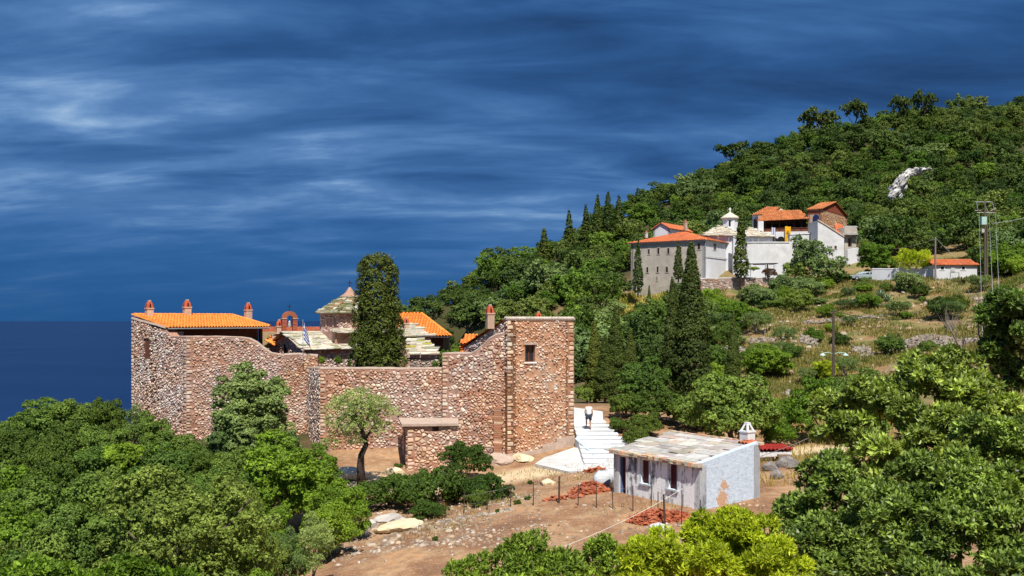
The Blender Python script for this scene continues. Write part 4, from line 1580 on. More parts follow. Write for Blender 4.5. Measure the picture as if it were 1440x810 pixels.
def mat_peeled():
    m, g = new_mat('peeled_limewash')
    p = pos(g)
    n = g.noise(p, 0.75, 5, 0.6)
    f2 = g.noise(p, 6.0, 5, 0.6)
    mp = g.n('ShaderNodeMapping', i_0=p)
    mp.inputs['Scale'].default_value = (1, 1, 2.4)
    cr = g.noise(mp.outputs[0], 3.4, 7, 0.62, 0.6)
    c = g.mix(g.ramp(f2, [(0.35, 0.0), (0.7, 1.0)]), (0.43, 0.53, 0.65), (0.58, 0.67, 0.77))
    c = g.mix(g.math('MULTIPLY', g.ramp(cr, [(0.36, 1.0), (0.43, 0.0)]), 0.45), c, (0.34, 0.36, 0.40))
    a = attr(g)
    s = g.n('ShaderNodeSeparateColor', i_0=a.outputs['Color'])
    # bare plaster where the limewash has come away
    v = g.n('ShaderNodeVectorMath', operation='DISTANCE')
    g.set(v.inputs[0], p); v.inputs[1].default_value = tuple(PEEL1)
    v2 = g.n('ShaderNodeVectorMath', operation='DISTANCE')
    g.set(v2.inputs[0], p); v2.inputs[1].default_value = tuple(PEEL2)
    d = g.math('MINIMUM', g.math('DIVIDE', v.outputs['Value'], 0.40), g.math('DIVIDE', v2.outputs['Value'], 0.26))
    k = g.math('ADD', d, g.math('MULTIPLY', g.math('SUBTRACT', f2, 0.5), 2.4))
    c = g.mix(g.ramp(k, [(0.82, 1.0), (0.98, 0.0)]), c, (0.50, 0.33, 0.22))
    finish(g, c, 0.95, g.math('ADD', cr, f2), 0.35, 0.05, 0.1)
    return m


M['hut_slab'] = mat_tinted('grey_roof_slab', (0.62, 0.60, 0.57), 0.22, 4.0, 0.92, 0.5)
rng = random.Random(11)
FL, FR = XY(863, 46.0), XY(984, 41.5)
fd = (FR - FL).normalized()
bd = Vector((-fd.y, fd.x))
DEP = 3.7
BR, BL = FR + bd * DEP, FL + bd * DEP
zf_, zbk = 3.88, 4.50
zb0 = 1.5
PEEL1 = Vector((*(FR + bd * 1.35), zat(703, 42.4)))
PEEL2 = Vector((*(FR + bd * 1.45), zat(683, 42.4)))
hut = empty('whitewashed_hut', (FL.x, FL.y, gz(FL.x, FL.y)))
tag(hut, 'small whitewashed hut with stained front, maroon shutters and a sagging slab roof', 'hut')
LF = (FR - FL).length
ms_, mp__ = mat_stained(), mat_peeled()
door = hole(FL, FR, 868.5, 642, 880, 694)
door = (door[0], door[1], gz(FL.x, FL.y) - 0.05, door[3])
wA = hole(FL, FR, 901.5, 647, 912.5, 680)
wB = hole(FL, FR, 940.5, 653, 952, 688)
q = MB()
wall_prism(q, FL, FR, zb0, [(0, zf_), (LF, zf_)], 0.4, 0, [door, wA, wB], 0.24, 1)
q.build('front_wall', [ms_, M['black']], hut)
q = MB()
wall_prism(q, FR, BR, zb0, [(0, zf_ + .10), (DEP, zbk + .13)], 0.3, 0)
q.build('end_wall', mp__, hut)
q = MB()
wall_prism(q, BR, BL, zb0, [(0, zbk), (LF, zbk)], 0.4, 0)
wall_prism(q, BL, FL, zb0, [(0, zbk), (DEP, zf_)], 0.4, 0)
q.build('back_wall', M['white_wash'], hut)
fd3, fn3 = Vector((fd.x, fd.y, 0)), Vector((fd.y, -fd.x, 0))
def hq(u, z, t):
    p = FL + fd * u
    return Vector((p.x, p.y, z)) - fn3 * t
def hbar(mb, u0, u1, z0, z1, t0, t1, c=(1, 1, 1)):
    mb.hexa([hq(u0, z0, t0), hq(u1, z0, t0), hq(u1, z0, t1), hq(u0, z0, t1), hq(u0, z1, t0), hq(u1, z1, t0), hq(u1, z1, t1), hq(u0, z1, t1)], 0, c)
# door standing half open inside its reveal
q = MB(); u0, u1, z0, z1 = door
for i in range(4):
    w_ = (u1 - u0 - 0.2) / 4
    hbar(q, u0 + .2 + i * w_ + .006, u0 + .2 + (i + 1) * w_ - .006, z0, z1 - .03, .17 + .006 * (i % 2), .21)
dr_ = q.build('door', M['maroon'], hut)
q = MB(); hbar(q, u0, u0 + .17, z0, z1, .06, .22); q.build('door_jamb', mat_plain('blue_paint', (0.10, 0.16, 0.30), 0.6), dr_)
for (u0, u1, z0, z1) in (wA, wB):
    q = MB()
    n_ = 4
    w_ = (u1 - u0) / n_
    for i in range(n_):
        hbar(q, u0 + i * w_ + .006, u0 + (i + 1) * w_ - .006, z0 + .02, z1 - .02, .125 + .008 * (i % 2), .17)
    sh_ = q.build('shutter', M['maroon'], hut)
    q = MB(); hbar(q, u0 - .10, u1 + .10, z0 - .07, z0 - .002, -.07, .12); q.build('sill', M['blue_wash'], sh_)
    q = MB()
    hbar(q, u0 - .075, u0 - .003, z0, z1 + .05, -.012, .1); hbar(q, u1 + .003, u1 + .06, z0, z1 + .05, -.012, .1)
    q.build('surround', M['blue_wash'], sh_)
# roof of big slabs
oe = -bd * 0.12
corn = [(*(FL + oe - fd * .12), zf_ + .02), (*(FR + oe - fd * .29), zf_ + .02), (*(BR + bd * .06 - fd * .29), zbk + .05), (*(BL + bd * .06 - fd * .12), zbk + .05)]
q = MB(); q.poly(corn)
q.poly([Vector(c) - Vector((0, 0, .09)) for c in corn[::-1]])
for i in range(4):
    a, b = Vector(corn[i]), Vector(corn[(i + 1) % 4])
    q.poly([a - Vector((0, 0, .09)), b - Vector((0, 0, .09)), b, a])
rb = q.build('roof', M['dark_wood'], hut)
pal = [((0.80, 0.77, 0.74), 6), ((0.68, 0.65, 0.62), 4), ((0.56, 0.52, 0.48), 2), ((0.78, 0.66, 0.54), 2)]
for a, pts, fs, col in slate_list(corn, rng, 0.8, 0.36, 0.022, pal, 0.3, 0.03, 0.35):
    q = MB(); q.faces(pts, fs, 0, col); q.build('slab', M['hut_slab'], rb)
# eave course of clay edge tiles and mortar lumps
q = MB()
u = -.1
while u < LF + .05:
    w_ = rng.uniform(.16, .3)
    p = FL + fd * u - bd * .2
    c = pick([((1, .78, .62), 3), ((1, .6, .42), 2), ((.9, .85, .78), 2)], rng)
    q.hexa([(*(p + a * fd + b * bd), zf_ + z) for z in (-.05, rng.uniform(.085, .14)) for a, b in ((0, rng.uniform(-.03, .03)), (w_ - .015, rng.uniform(-.03, .03)), (w_ - .015, .3), (0, .3))], 0, c)
    u += w_
q.build('eave_tiles', M['slate'], rb)['kind'] = 'stuff'
q = MB()
u = 0
while u < LF:
    w_ = rng.uniform(.16, .3)
    p = BL + fd * u - bd * .12
    q.hexa([(*(p + a * fd + b * bd), zbk + z) for z in (0, rng.uniform(.09, .14)) for a, b in ((0, 0), (w_ - .015, 0), (w_ - .015, .25), (0, .25))], 0, pick([((1, .78, .62), 3), ((.9, .5, .36), 2), ((.9, .85, .78), 2)], rng))
    u += w_
q.build('ridge_stones', M['slate'], rb)['kind'] = 'stuff'
q = MB()
tile_slope(q, [(*(BR - fd * .85 - bd * .42), zbk + .02), (*(BR - fd * .3 - bd * .42), zbk + .02), (*(BR - fd * .3 + bd * .1), zbk + .10), (*(BR - fd * .85 + bd * .1), zbk + .10)], rng, .2, .3, .09)
q.build('red_tiles', M['old_tile'], rb)['kind'] = 'stuff'
# white chimney with a cap of leaning legs
pc = P(1051, 626, 44.4)
chp = Vector((pc.x, pc.y, zat(629, 44.4)))
Mc = Matrix.Translation(chp) @ Matrix.Rotation(math.atan2(fd.y, fd.x), 4, 'Z')
q = MB(); w_ = .24
q.box((-w_, -w_, -.3), (w_, w_, .70), 0, M=Mc); q.box((-w_ - .03, -w_ - .03, .68), (w_ + .03, w_ + .03, .74), 0, M=Mc)
cm = q.build('chimney', M['white_wash'], hut)
q = MB()
for sx in (-1, 1):
    for sy in (-1, 1):
        q.tube([Mc @ Vector((sx * w_ * .82, sy * w_ * .82, .72)), Mc @ Vector((sx * .07, sy * .07, 1.04))], [.06, .045], 5)
q.box((-.10, -.10, 1.0), (.10, .10, 1.12), 0, M=Mc)
q.build('chimney_cap', M['white_wash'], cm)

# low outbuilding with a red roof, behind the hut
ob = empty('red_roofed_outbuilding', tuple(P(1090, 640, 56)))
tag(ob, 'low outbuilding with red tiled roof and white edge, poking out behind the hut', 'outbuilding')
a, b = P(1050, 633.5, 55), P(1116, 633, 54)
c, d = P(1102, 626, 57.5), P(1050, 626, 58.5)
q = MB(); tile_slope(q, [a, b, c, d], rng, .22, .4, .1); q.build('roof_tiles', mat_tinted('red_tiles', (0.42, 0.045, 0.035), .2, 4), ob)['kind'] = 'stuff'
q = MB(); q.hexa([(a.x, a.y + .05, a.z - .45), (b.x - .1, b.y + .05, b.z - .28), (c.x, c.y, c.z - .6), (d.x, d.y, d.z - .6), (a.x, a.y + .05, a.z - .10), (b.x - .1, b.y + .05, b.z - .10), (c.x, c.y, c.z - .1), (d.x, d.y, d.z - .1)])
q.build('white_edge', M['white'], ob)
q = MB(); q.hexa([(a.x, a.y + .5, 1.0), (b.x - 1.0, b.y + .6, 1.0), (c.x - .6, c.y, 1.0), (d.x, d.y, 1.0), (a.x, a.y + .5, a.z - .3), (b.x - 1.0, b.y + .6, b.z - .2), (c.x - .6, c.y, c.z - .3), (d.x, d.y, d.z - .3)])
q.build('wall', M['concrete'], ob)

# heaps of broken clay tiles
def heap(name, px, py, Y, rx, ry, h, n, label, seed, size=.16):
    r = random.Random(seed)
    c = P(px, py, Y)
    q = MB()
    for i in range(n):
        a = r.random() * 6.283; d_ = r.random() ** .6
        x, y = c.x + math.cos(a) * d_ * rx, c.y + math.sin(a) * d_ * ry
        z = gz(x, y) + h * max(0, 1 - d_ ** 1.4) * r.uniform(.55, 1) + .02
        Mr = Matrix.Translation((x, y, z)) @ Matrix.Rotation(r.random() * 6.28, 4, 'Z') @ Matrix.Rotation(r.uniform(-.7, .7), 4, 'X') @ Matrix.Rotation(r.uniform(-.5, .5), 4, 'Y')
        s = size * r.uniform(.5, 1.3)
        col = pick([((.9, .95, 1.1), 5), ((.7, .6, .6), 3), ((1.0, 1.7, 2.4), 3), ((.5, .42, .42), 2)], r)
        q.box((-s, -s * .5, -.02), (s, s * .5, .025), 0, col, Mr)
    o = q.build(name, M['old_tile'])
    tag(o, label, 'rubble', None, 'stuff')
heap('tile_heap', 830, 692, 47, .95, .8, .42, 380, 'heap of broken red roof tiles beside the white bags', 1)
heap('tile_heap', 926, 727, 40.6, 1.25, .75, .36, 460, 'wide heap of broken red roof tiles in front of the hut', 2)
heap('tile_scatter', 795, 698, 46, 1.1, .4, .04, 60, 'thin scatter of red tile pieces trailing from the heap', 3, .11)
heap('brick_scatter', 838, 652, 55, .7, .35, .16, 60, 'few broken bricks lying on the concrete apron', 4, .16)

# white sacks
def sack(px, py, Y, w, h, label, seed, material=None):
    r = random.Random(seed)
    c = P(px, py, Y)
    q = MB()
    nz, na = 8, 14
    ph = [r.random() * 6.28 for _ in range(6)]
    V_ = []
    for i in range(nz + 1):
        t = i / nz
        rr = w * (.86 + .2 * math.sin(math.pi * min(1, t * 1.15))) * (1 if t < .8 else 1 - (t - .8) * 2.2)
        for k in range(na):
            a = 6.283 * k / na
            ru = rr * (1 + .10 * math.sin(3 * a + ph[0] + 2 * t) + .06 * math.sin(5 * a + ph[1] + 6 * t))
            sq = 1 / max(abs(math.cos(a)), abs(math.sin(a))) ** .55
            V_.append((c.x + math.cos(a) * ru * sq * .85, c.y + math.sin(a) * ru * sq * .85, gz(c.x, c.y) - .05 + h * t + .03 * math.sin(4 * a + ph[2])))
    fs = [(i * na + k, i * na + (k + 1) % na, (i + 1) * na + (k + 1) % na, (i + 1) * na + k) for i in range(nz) for k in range(na)]
    fs.append(tuple(nz * na + k for k in range(na)))
    q.faces(V_, fs)
    o = q.build('building_sack', material or M['sack'], None, True)
    tag(o, label, 'sack', 'white builders sacks by the hut')
M['sack'] = mat_tinted('woven_plastic', (0.50, 0.52, 0.54), .14, 7, .7, .5, use_col=False, bdist=.05)
sack(847, 684, 48, .52, .78, 'large white builders sack beside the hut doorway', 1)
sack(859, 676, 49.5, .44, .7, 'white builders sack touching the corner of the hut', 2)
sack(816, 690, 47.6, .20, .34, 'small slumped white sack on the tile heap', 3)
sack(926, 741, 38.5, .45, .32, 'low white sack lying behind the bright green bush', 4)

# ------------------------------------------------------------------ the upper monastery on the hill
rng = random.Random(23)
e1 = Vector((0.824, -0.566))
e2 = Vector((0.566, 0.824))


def corner_box(pxc, Y, pxl, pxr):
    """near corner on column pxc; walls run back-left to pxl and back-right to pxr"""
    q0 = XY(pxc, Y)
    def reach(px, d):
        k = (px - CX) / F
        return (k * q0.y - q0.x) / (d.x - k * d.y)
    return q0, reach(pxl, -e1), reach(pxr, e2)


def rect(q0, l, r):
    return [q0, q0 + e2 * r, q0 + e2 * r - e1 * l, q0 - e1 * l]      # near, right, back, left


def hip_roof(mb, q0, l, r, ze, zr, ov=0.4, inset=None, m=0, gable=False, along='left', tint=None):
    n, ri, bk, le = rect(q0 + e1 * ov - e2 * ov, l + 2 * ov, r + 2 * ov)
    kw = dict(pitch=0.34, course=0.6, rad=0.15, seg=3, m=m, tint=tint)
    if along == 'left':
        ins = (r / 2 + ov if inset is None else inset)
        a = n + e2 * (r / 2 + ov) - e1 * (0 if gable else ins)
        b = le + e2 * (r / 2 + ov) + e1 * (0 if gable else ins)
        A3, B3 = (*a, zr), (*b, zr)
        N3, R3, K3, L3 = ((*n, ze), (*ri, ze), (*bk, ze), (*le, ze))
        tile_slope(mb, [L3, N3, A3, B3], rng, **kw)
        tile_slope(mb, [R3, K3, B3, A3], rng, **kw)
        if not gable:
            tile_slope(mb, [N3, R3, A3], rng, **kw)
            tile_slope(mb, [K3, L3, B3], rng, **kw)
        ridge_tiles(mb, A3, B3, rng, .18, m)
    else:
        ins = (l / 2 + ov if inset is None else inset)
        a = n - e1 * (l / 2 + ov) + e2 * (0 if gable else ins)
        b = ri - e1 * (l / 2 + ov) - e2 * (0 if gable else ins)
        A3, B3 = (*a, zr), (*b, zr)
        N3, R3, K3, L3 = ((*n, ze), (*ri, ze), (*bk, ze), (*le, ze))
        tile_slope(mb, [N3, R3, B3, A3], rng, **kw)
        tile_slope(mb, [K3, L3, A3, B3], rng, **kw)
        if not gable:
            tile_slope(mb, [L3, N3, A3], rng, **kw)
            tile_slope(mb, [R3, K3, B3], rng, **kw)
        ridge_tiles(mb, A3, B3, rng, .18, m)
    return A3, B3


def far_window(parent, p0, p1, px, py, wpx, hpx, frame=None, pane=None):
    t, q0 = ray_seg(px, p0, p1)
    d = (p1 - p0).normalized()
    n = Vector((d.y, -d.x))
    s = q0.y / F
    w, h = wpx * s / max(0.4, abs(d.x + (px - CX) / F * -d.y)), hpx * s
    zc_ = zat(py, q0.y)
    w = min(w, 1.2)
    f = MB()
    for a, b, z0, z1 in ((-w / 2 - .1, -w / 2, zc_ - h / 2, zc_ + h / 2), (w / 2, w / 2 + .1, zc_ - h / 2, zc_ + h / 2), (-w / 2 - .1, w / 2 + .1, zc_ + h / 2, zc_ + h / 2 + .12), (-w / 2 - .18, w / 2 + .18, zc_ - h / 2 - .12, zc_ - h / 2)):
        f.obox(q0 + d * a + n * .07, d * (b - a), -n * .12, z0, z1)
    o = f.build('window', frame or M['grey_render'], parent)
    g_ = MB(); g_.obox(q0 - d * w / 2 + n * .02, d * w, -n * .06, zc_ - h / 2, zc_ + h / 2); g_.build('pane', pane or M['maroon_glass'], o)
    return o


M['maroon_glass'] = mat_plain('dark_brown_window', (0.035, 0.014, 0.016), 0.4)
M['tile_far'] = mat_tinted('red_orange_roof', (0.62, 0.185, 0.075), 0.2, 0.8, 0.85, 0.15)
M['tile_old'] = mat_tinted('weathered_orange_roof', (0.60, 0.225, 0.085), 0.3, 0.9, 0.85, 0.15)
M['white_far'] = mat_tinted('white_render', (0.68, 0.69, 0.72), 0.08, 0.6, 0.9, 0.2, use_col=False)
M['white_stained'] = mat_tinted('stained_white_render', (0.63, 0.63, 0.63), 0.18, 0.7, 0.9, 0.3, use_col=False)

# grey dormitory
dm_ = empty('dormitory_block', (36.8, 190, 17))
tag(dm_, 'long two-storey grey dormitory with white end wall and red hipped roof', 'building')
q0, l, r = corner_box(991, 190, 887, 1030)
n, ri, bk, le = rect(q0, l, r)
zE = zat(337.5, 190)
q = MB()
wall_prism(q, le, n, 8, [(0, zE), (l, zE)], .6, 0); wall_prism(q, bk, le, 8, [(0, zE), (r, zE)], .6, 0); wall_prism(q, ri, bk, 8, [(0, zE), (l, zE)], .6, 0)
q.build('grey_wall', M['grey_render'], dm_)
q = MB(); wall_prism(q, n, ri, 12, [(0, zE), (r, zE)], .6, 0); q.build('white_wall', M['white_far'], dm_)
q = MB(); hip_roof(q, q0, l, r, zE + .03, zat(326, 198), .45, tint=((1.2, 1.5, 1.4), .05)); rf = q.build('roof_tiles', M['tile_far'], dm_); rf['kind'] = 'stuff'
q = MB()
for a, b in ((le, n), (n, ri)):
    d = (b - a).normalized(); nn2 = Vector((d.y, -d.x))
    q.obox(a + nn2 * .35 - d * .3, d * ((b - a).length + .6), -nn2 * .3, zE - .18, zE + .0)
q.build('cornice', M['concrete'], dm_)
for px, py, w, h in ((912.5, 354, 2.4, 7), (926, 353, 2.8, 8.5), (940, 353, 2.8, 8), (970.5, 348, 3.6, 8.5), (983, 346.5, 3.6, 8), (910.5, 379.5, 2.6, 7.5), (925, 379, 2.4, 8), (938, 379, 2.8, 8), (898, 355, 2.2, 7), (957, 351, 2.6, 8), (924, 392, 1.2, 6)):
    far_window(dm_, le, n, px, py, w, h)
for px, py, w, h in ((1005, 347, 4.6, 8.5), (1022.5, 348, 3.4, 5)):
    far_window(dm_, n, ri, px, py, w, h)
p = P(909, 331, 200); chimney('chimney', Vector((p.x, p.y, p.z)), .5, .5, dm_, .6, .4, M['concrete'])
# drain pipe and lamp bracket on the white wall
t, a = ray_seg(991.8, n, ri)
q = MB(); q.tube([(n.x + .1, n.y - .15, zE - .1), (n.x + .1, n.y - .15, 17)], .07, 6); q.build('drain_pipe', M['grey_metal'], dm_)
q = MB(); q.obox(n + e2 * .2 + Vector((.02, -.16)), e2 * 12.5, Vector((.04, -.08)), zat(360, 190), zat(359.3, 190)); q.build('string_course', M['concrete'], dm_)

# small white house behind
wh = empty('small_white_house', (47, 212, 25)); tag(wh, 'small white house with red roof and a chimney, behind the grey dormitory', 'house')
q0, l, r = corner_box(941, 212, 919, 972)
zE = zat(321.5, 212)
q = MB(); n, ri, bk, le = rect(q0, l, r)
zr = zat(314, 214)
wall_prism(q, le, n, 18, [(0, zE), (l / 2, zr), (l, zE)], .4, 0); wall_prism(q, n, ri, 18, [(0, zE), (r, zE)], .4, 0)
wall_prism(q, bk, le, 18, [(0, zE), (r, zE)], .4, 0); wall_prism(q, ri, bk, 18, [(0, zE), (l / 2, zr), (l, zE)], .4, 0)
q.build('wall', M['white_far'], wh)
q = MB(); hip_roof(q, q0, l, r, zE, zr, .35, gable=True, along='right'); q.build('roof_tiles', M['tile_far'], wh)['kind'] = 'stuff'
p = P(964, 318, 216); chimney('chimney', Vector((p.x, p.y, p.z - .4)), .7, 1.3, wh, .6, .4, M['stucco'])

# chapel with lantern drum
cp_ = empty('white_chapel', (48, 206, 22)); tag(cp_, 'white chapel with slate roofs and a small cross-topped lantern tower', 'chapel')
dcx = XY(1026.5, 205)
q = MB(); q.lathe((dcx.x, dcx.y, 0), [(1.62, zat(335, 205)), (1.62, zat(307, 205))], 8, rot=.3); q.build('lantern', M['white_far'], cp_)
q = MB(); q.lathe((dcx.x, dcx.y, 0), [(1.95, zat(307.6, 205)), (1.98, zat(306.8, 205)), (1.1, zat(302.5, 205)), (.25, zat(299, 205)), (.12, zat(298, 205))], 12, c=(.95, .93, .88)); q.build('lantern_roof', M['slate'], cp_)
q = MB()
for a in (-0.25, 1.32, -1.8):
    an = -math.pi / 2 + a
    c = dcx + Vector((math.cos(an), math.sin(an))) * 1.5
    tg = Vector((-math.sin(an), math.cos(an))); ou = Vector((math.cos(an), math.sin(an)))
    q.obox(c - tg * .2 + ou * .1, tg * .4, -ou * .3, zat(318.5, 205), zat(311, 205))
q.build('slit_window', M['glass'], cp_)
cross('cross', Vector((dcx.x, dcx.y, zat(298.5, 205))), .95, cp_, M['white'], .09, .3)
pcs = []
def pyramid(pxa, pya, pxb, pyb, pxt, pyt, Yf, Yb):
    a, b = P(pxa, pya, Yf), P(pxb, pyb, Yf)
    c, d = P(pxb, pyb, Yb), P(pxa, pya, Yb)
    c.z, d.z = b.z, a.z
    t = P(pxt, pyt, (Yf + Yb) / 2)
    out = []
    for u, v in ((a, b), (b, c), (c, d), (d, a)):
        out += slate_list([u, v, t], rng, .8, .45, .08, [((.8, .76, .68), 4), ((.62, .57, .5), 3), ((.92, .9, .84), 2)], .4)
    return out
pcs += pyramid(984, 331.5, 1046, 331.5, 1014, 317, 198, 212)
pcs += pyramid(1046, 333, 1089, 333, 1054, 319.5, 197, 211)
join_pieces(pcs, 'roof_slates', M['slate'], cp_)
q = MB()
for x0, x1, yt, Yf, Yb in ((985, 1046, 331.5, 198.6, 211.5), (1046, 1088, 333, 197.6, 210.5)):
    a, b = XY(x0, Yf), XY(x1, Yf)
    q.box((a.x + .3, Yf, 18), (b.x - .2, Yb, zat(yt, Yf) - .03))
q.build('wall', M['white_far'], cp_)

# white courtyard wall in front of the chapel
yw = empty('courtyard_wall', (48, 192, 18)); tag(yw, 'high white courtyard wall stretching from behind the tall cypress to the leafy trees', 'wall')
a, b = XY(1031, 196), XY(1152, 198)
q = MB(); pW = profile(a, b, [(1031, 333), (1032, 333), (1047, 341), (1110, 341), (1110.5, 330), (1152, 328)])
wall_prism(q, a, b, 14, pW, .6, 0); q.build('wall', M['white_stained'], yw)
q = MB(); coping(q, a, b, pW, .6, .16, .12); q.build('coping', M['concrete'], yw)

# gallery building
ga = empty('gallery_building', (56, 208, 24)); tag(ga, 'long building with dark timber gallery, orange roof and white arched ground floor', 'building')
gy = 206
a, b = XY(1066, gy), XY(1137, gy - 1.5)
zE, zF, zG = zat(311, gy), zat(325.5, gy), zat(342, gy)
q = MB(); tile_slope(q, [(a.x - .4, a.y - .8, zE - .1), (b.x, b.y - .8, zE + .25), (b.x, b.y + 6, zat(296.5, 212)), (a.x + 3.2, a.y + 6, zat(296.5, 212))], rng, .34, .6, .15, 3, tint=((1.1, 1.4, 1.5), .1)); q.build('roof_tiles', M['tile_old'], ga)['kind'] = 'stuff'
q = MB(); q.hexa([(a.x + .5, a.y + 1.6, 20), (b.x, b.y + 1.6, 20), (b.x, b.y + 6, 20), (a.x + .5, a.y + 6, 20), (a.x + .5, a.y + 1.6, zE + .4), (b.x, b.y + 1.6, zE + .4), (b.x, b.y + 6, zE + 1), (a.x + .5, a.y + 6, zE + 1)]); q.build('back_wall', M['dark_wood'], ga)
gdv = (b - a).normalized(); gnv = Vector((gdv.y, -gdv.x)); GL = (b - a).length
for i in range(8):
    q = MB(); q.obox(a + gdv * (GL * i / 7 - .08), gdv * .16, -gnv * .16, zF - .2, zE + .15); q.build('post', M['dark_wood'], ga)
q = MB()
q.obox(a, gdv * GL, -gnv * .08, zat(321.5, gy), zat(320.8, gy)); q.obox(a - gnv * .1, gdv * GL, -gnv * .05, zF - .1, zat(321.8, gy)); q.obox(a, gdv * GL, -gnv * 1.6, zF - .25, zF - .12)
q.build('balustrade', M['brown_wood'], ga)
for px in (1082, 1092, 1102, 1112, 1124):
    t, c = ray_seg(px, a, b)
    q = MB(); q.obox(c - gnv * 1.55 - gdv * .45, gdv * .9, gnv * .08 * -1, zF, zE - .5); q.build('doorway', M['black'], ga)
q = MB(); wall_prism(q, a + gnv * .05, b + gnv * .05, 20, [(0, zF - .1), (GL, zF - .1)], .5, 0); q.build('ground_floor_wall', M['white_far'], ga)
for px, w in ((1090, 1.0), (1098.2, 1.5), (1108, 1.2)):
    t, c = ray_seg(px, a, b)
    q = MB(); zz_ = zat(338, gy)
    pts = [c + gnv * .08 + gdv * (w / 2 * math.cos(math.pi * i / 10)) for i in range(11)]
    q.poly([(p.x, p.y, zz_ + w / 2 * math.sin(math.pi * i / 10)) for i, p in enumerate(pts)] + [(pts[-1].x, pts[-1].y, zz_ - 1.6), (pts[0].x, pts[0].y, zz_ - 1.6)])
    q.build('arch', M['black'], ga)
q = MB(); c = XY(1069, gy - .8); q.box((c.x - .5, c.y - .4, 20), (c.x + .6, c.y + .4, zE - .1)); q.build('white_pillar', M['white_far'], ga)

# gabled building at the gallery's left end
gb = empty('gabled_wing', (50, 209, 24)); tag(gb, 'narrow gabled wing with white front and orange roof, at the gallery left end', 'building')
q0 = XY(1066, 211); ab_ = XY(1058, 212.5)
c4 = [ab_, q0, q0 + Vector((5.2, 7.5)), ab_ + Vector((5.2, 7.5))]
zE, zr = zat(301.5, 211), zat(292, 214)
q = MB(); q.hexa([(p.x, p.y, z) for z in (20, zE) for p in c4]); q.build('wall', M['white_far'], gb)
q = MB(); 
f0, f1 = P(1056, 302.5, 211), P(1080, 301.5, 210)
b0, b1 = P(1098, 291.5, 216), P(1078, 291, 218)
tile_slope(q, [f0, f1, b0, b1], rng, .34, .6, .15, 3, tint=((1.1, 1.4, 1.5), .1)); q.build('roof_tiles', M['tile_old'], gb)['kind'] = 'stuff'
q = MB(); a_ = P(1066, 311, 210.5); b_ = P(1080, 303, 210.2); c_ = P(1098, 293, 215.6); d_ = P(1103, 296, 215.6); e_ = P(1075, 311, 210.3)
q.poly([a_, e_, d_, c_, b_, P(1066, 303, 210.5)]); q.build('gable_wall', M['stucco'], gb)

# brick tower house
bt = empty('brick_tower_house', (64, 206, 24)); tag(bt, 'tall brick and stone house with gabled orange roof and blue arched window', 'building')
q0, l, r = corner_box(1154, 203, 1136, 1191)
n, ri, bk, le = rect(q0, l, r)
zE, zr = zat(294, 203), zat(282.5, 208)
q = MB(); wall_prism(q, le, n, 20, [(0, zE), (l, zE)], .5, 0); wall_prism(q, bk, le, 20, [(0, zE), (r, zE)], .5, 0); wall_prism(q, ri, bk, 20, [(0, zE), (l, zE)], .5, 0); q.build('brick_wall', M['stucco'], bt)
q = MB(); wall_prism(q, n, ri, 20, [(0, zE), (r / 2, zr), (r, zE)], .5, 0); q.build('gable_wall', M['mortar_red'], bt)
join_pieces(lay_stones(n, ri, 24, [(0, zE - .3), (r, zE - .3)], rng, [((.55, .40, .26), 3), ((.48, .30, .18), 3), ((.62, .5, .36), 2)], .5, .08, (), .1), 'small_stones', M['stone'], bt)
q = MB()
for i in range(26):
    z = zE + (zr - zE) * i / 26
    hw = r / 2 * (1 - i / 26)
    q.obox(n + e2 * (r / 2 - hw) + e1 * .05, e2 * (2 * hw), -e1 * .04, z, z + (zr - zE) / 26 - .02, 0, pick([((1, 1, 1), 2), ((.8, .8, .8), 2)], rng))
q.build('gable_bricks', M['brick'], bt)['kind'] = 'stuff'
q = MB()
for z0, z1 in ((zE - .9, zE - .25), (26.0, 27.0)):
    zz_ = z0
    while zz_ < z1:
        q.obox(le + Vector((-e1.y, e1.x)) * -.06, e1 * l, Vector((-e1.y, e1.x)) * .05, zz_, zz_ + .09, 0, pick([((1, 1, 1), 2), ((.8, .8, .8), 2)], rng)); zz_ += .11
q.build('brick_bands', M['brick'], bt)['kind'] = 'stuff'
q = MB(); hip_roof(q, q0, l, r, zE, zr + .05, .35, gable=True, along='left', tint=((1.1, 1.4, 1.5), .12)); q.build('roof_tiles', M['tile_old'], bt)['kind'] = 'stuff'
t, c = ray_seg(1147.5, le, n)
dn = (n - le).normalized(); no = Vector((dn.y, -dn.x))
q = MB(); zz_ = zat(306, 203.6); w = 1.25
pts = [(c + no * .1 + dn * (w / 2 * math.cos(math.pi * i / 10)), zz_ + w / 2 * math.sin(math.pi * i / 10)) for i in range(11)]
q.poly([(p.x, p.y, z) for p, z in pts] + [(pts[-1][0].x, pts[-1][0].y, zz_ - 1.3), (pts[0][0].x, pts[0][0].y, zz_ - 1.3)]); q.build('arched_window', mat_plain('blue_window', (0.02, 0.03, 0.10), .3), bt)

# white lean-to house
wl = empty('white_lean_to_house', (62, 196, 20)); tag(wl, 'white rendered house with steep sloping parapet, below the brick tower house', 'house')
a, b = XY(1150, 193), XY(1187, 193)
pf_ = profile(a, b, [(1150, 310), (1152, 311), (1187, 333)])
q = MB(); wall_prism(q, a, b, 14, pf_, 6, 0); q.build('wall', M['white_stained'], wl)
q = MB(); coping(q, a, b, pf_, .5, .22, .15); q.build('parapet', M['coping'], wl)
q = MB(); tile_slope(q, [P(1176, 326, 195), P(1189, 332, 195), P(1189, 320, 199), P(1172, 316, 199)], rng, .34, .6, .15, 3); q.build('roof_tiles', M['tile_far'], wl)['kind'] = 'stuff'
far_window(wl, a, b, 1175, 348, 2.6, 4)

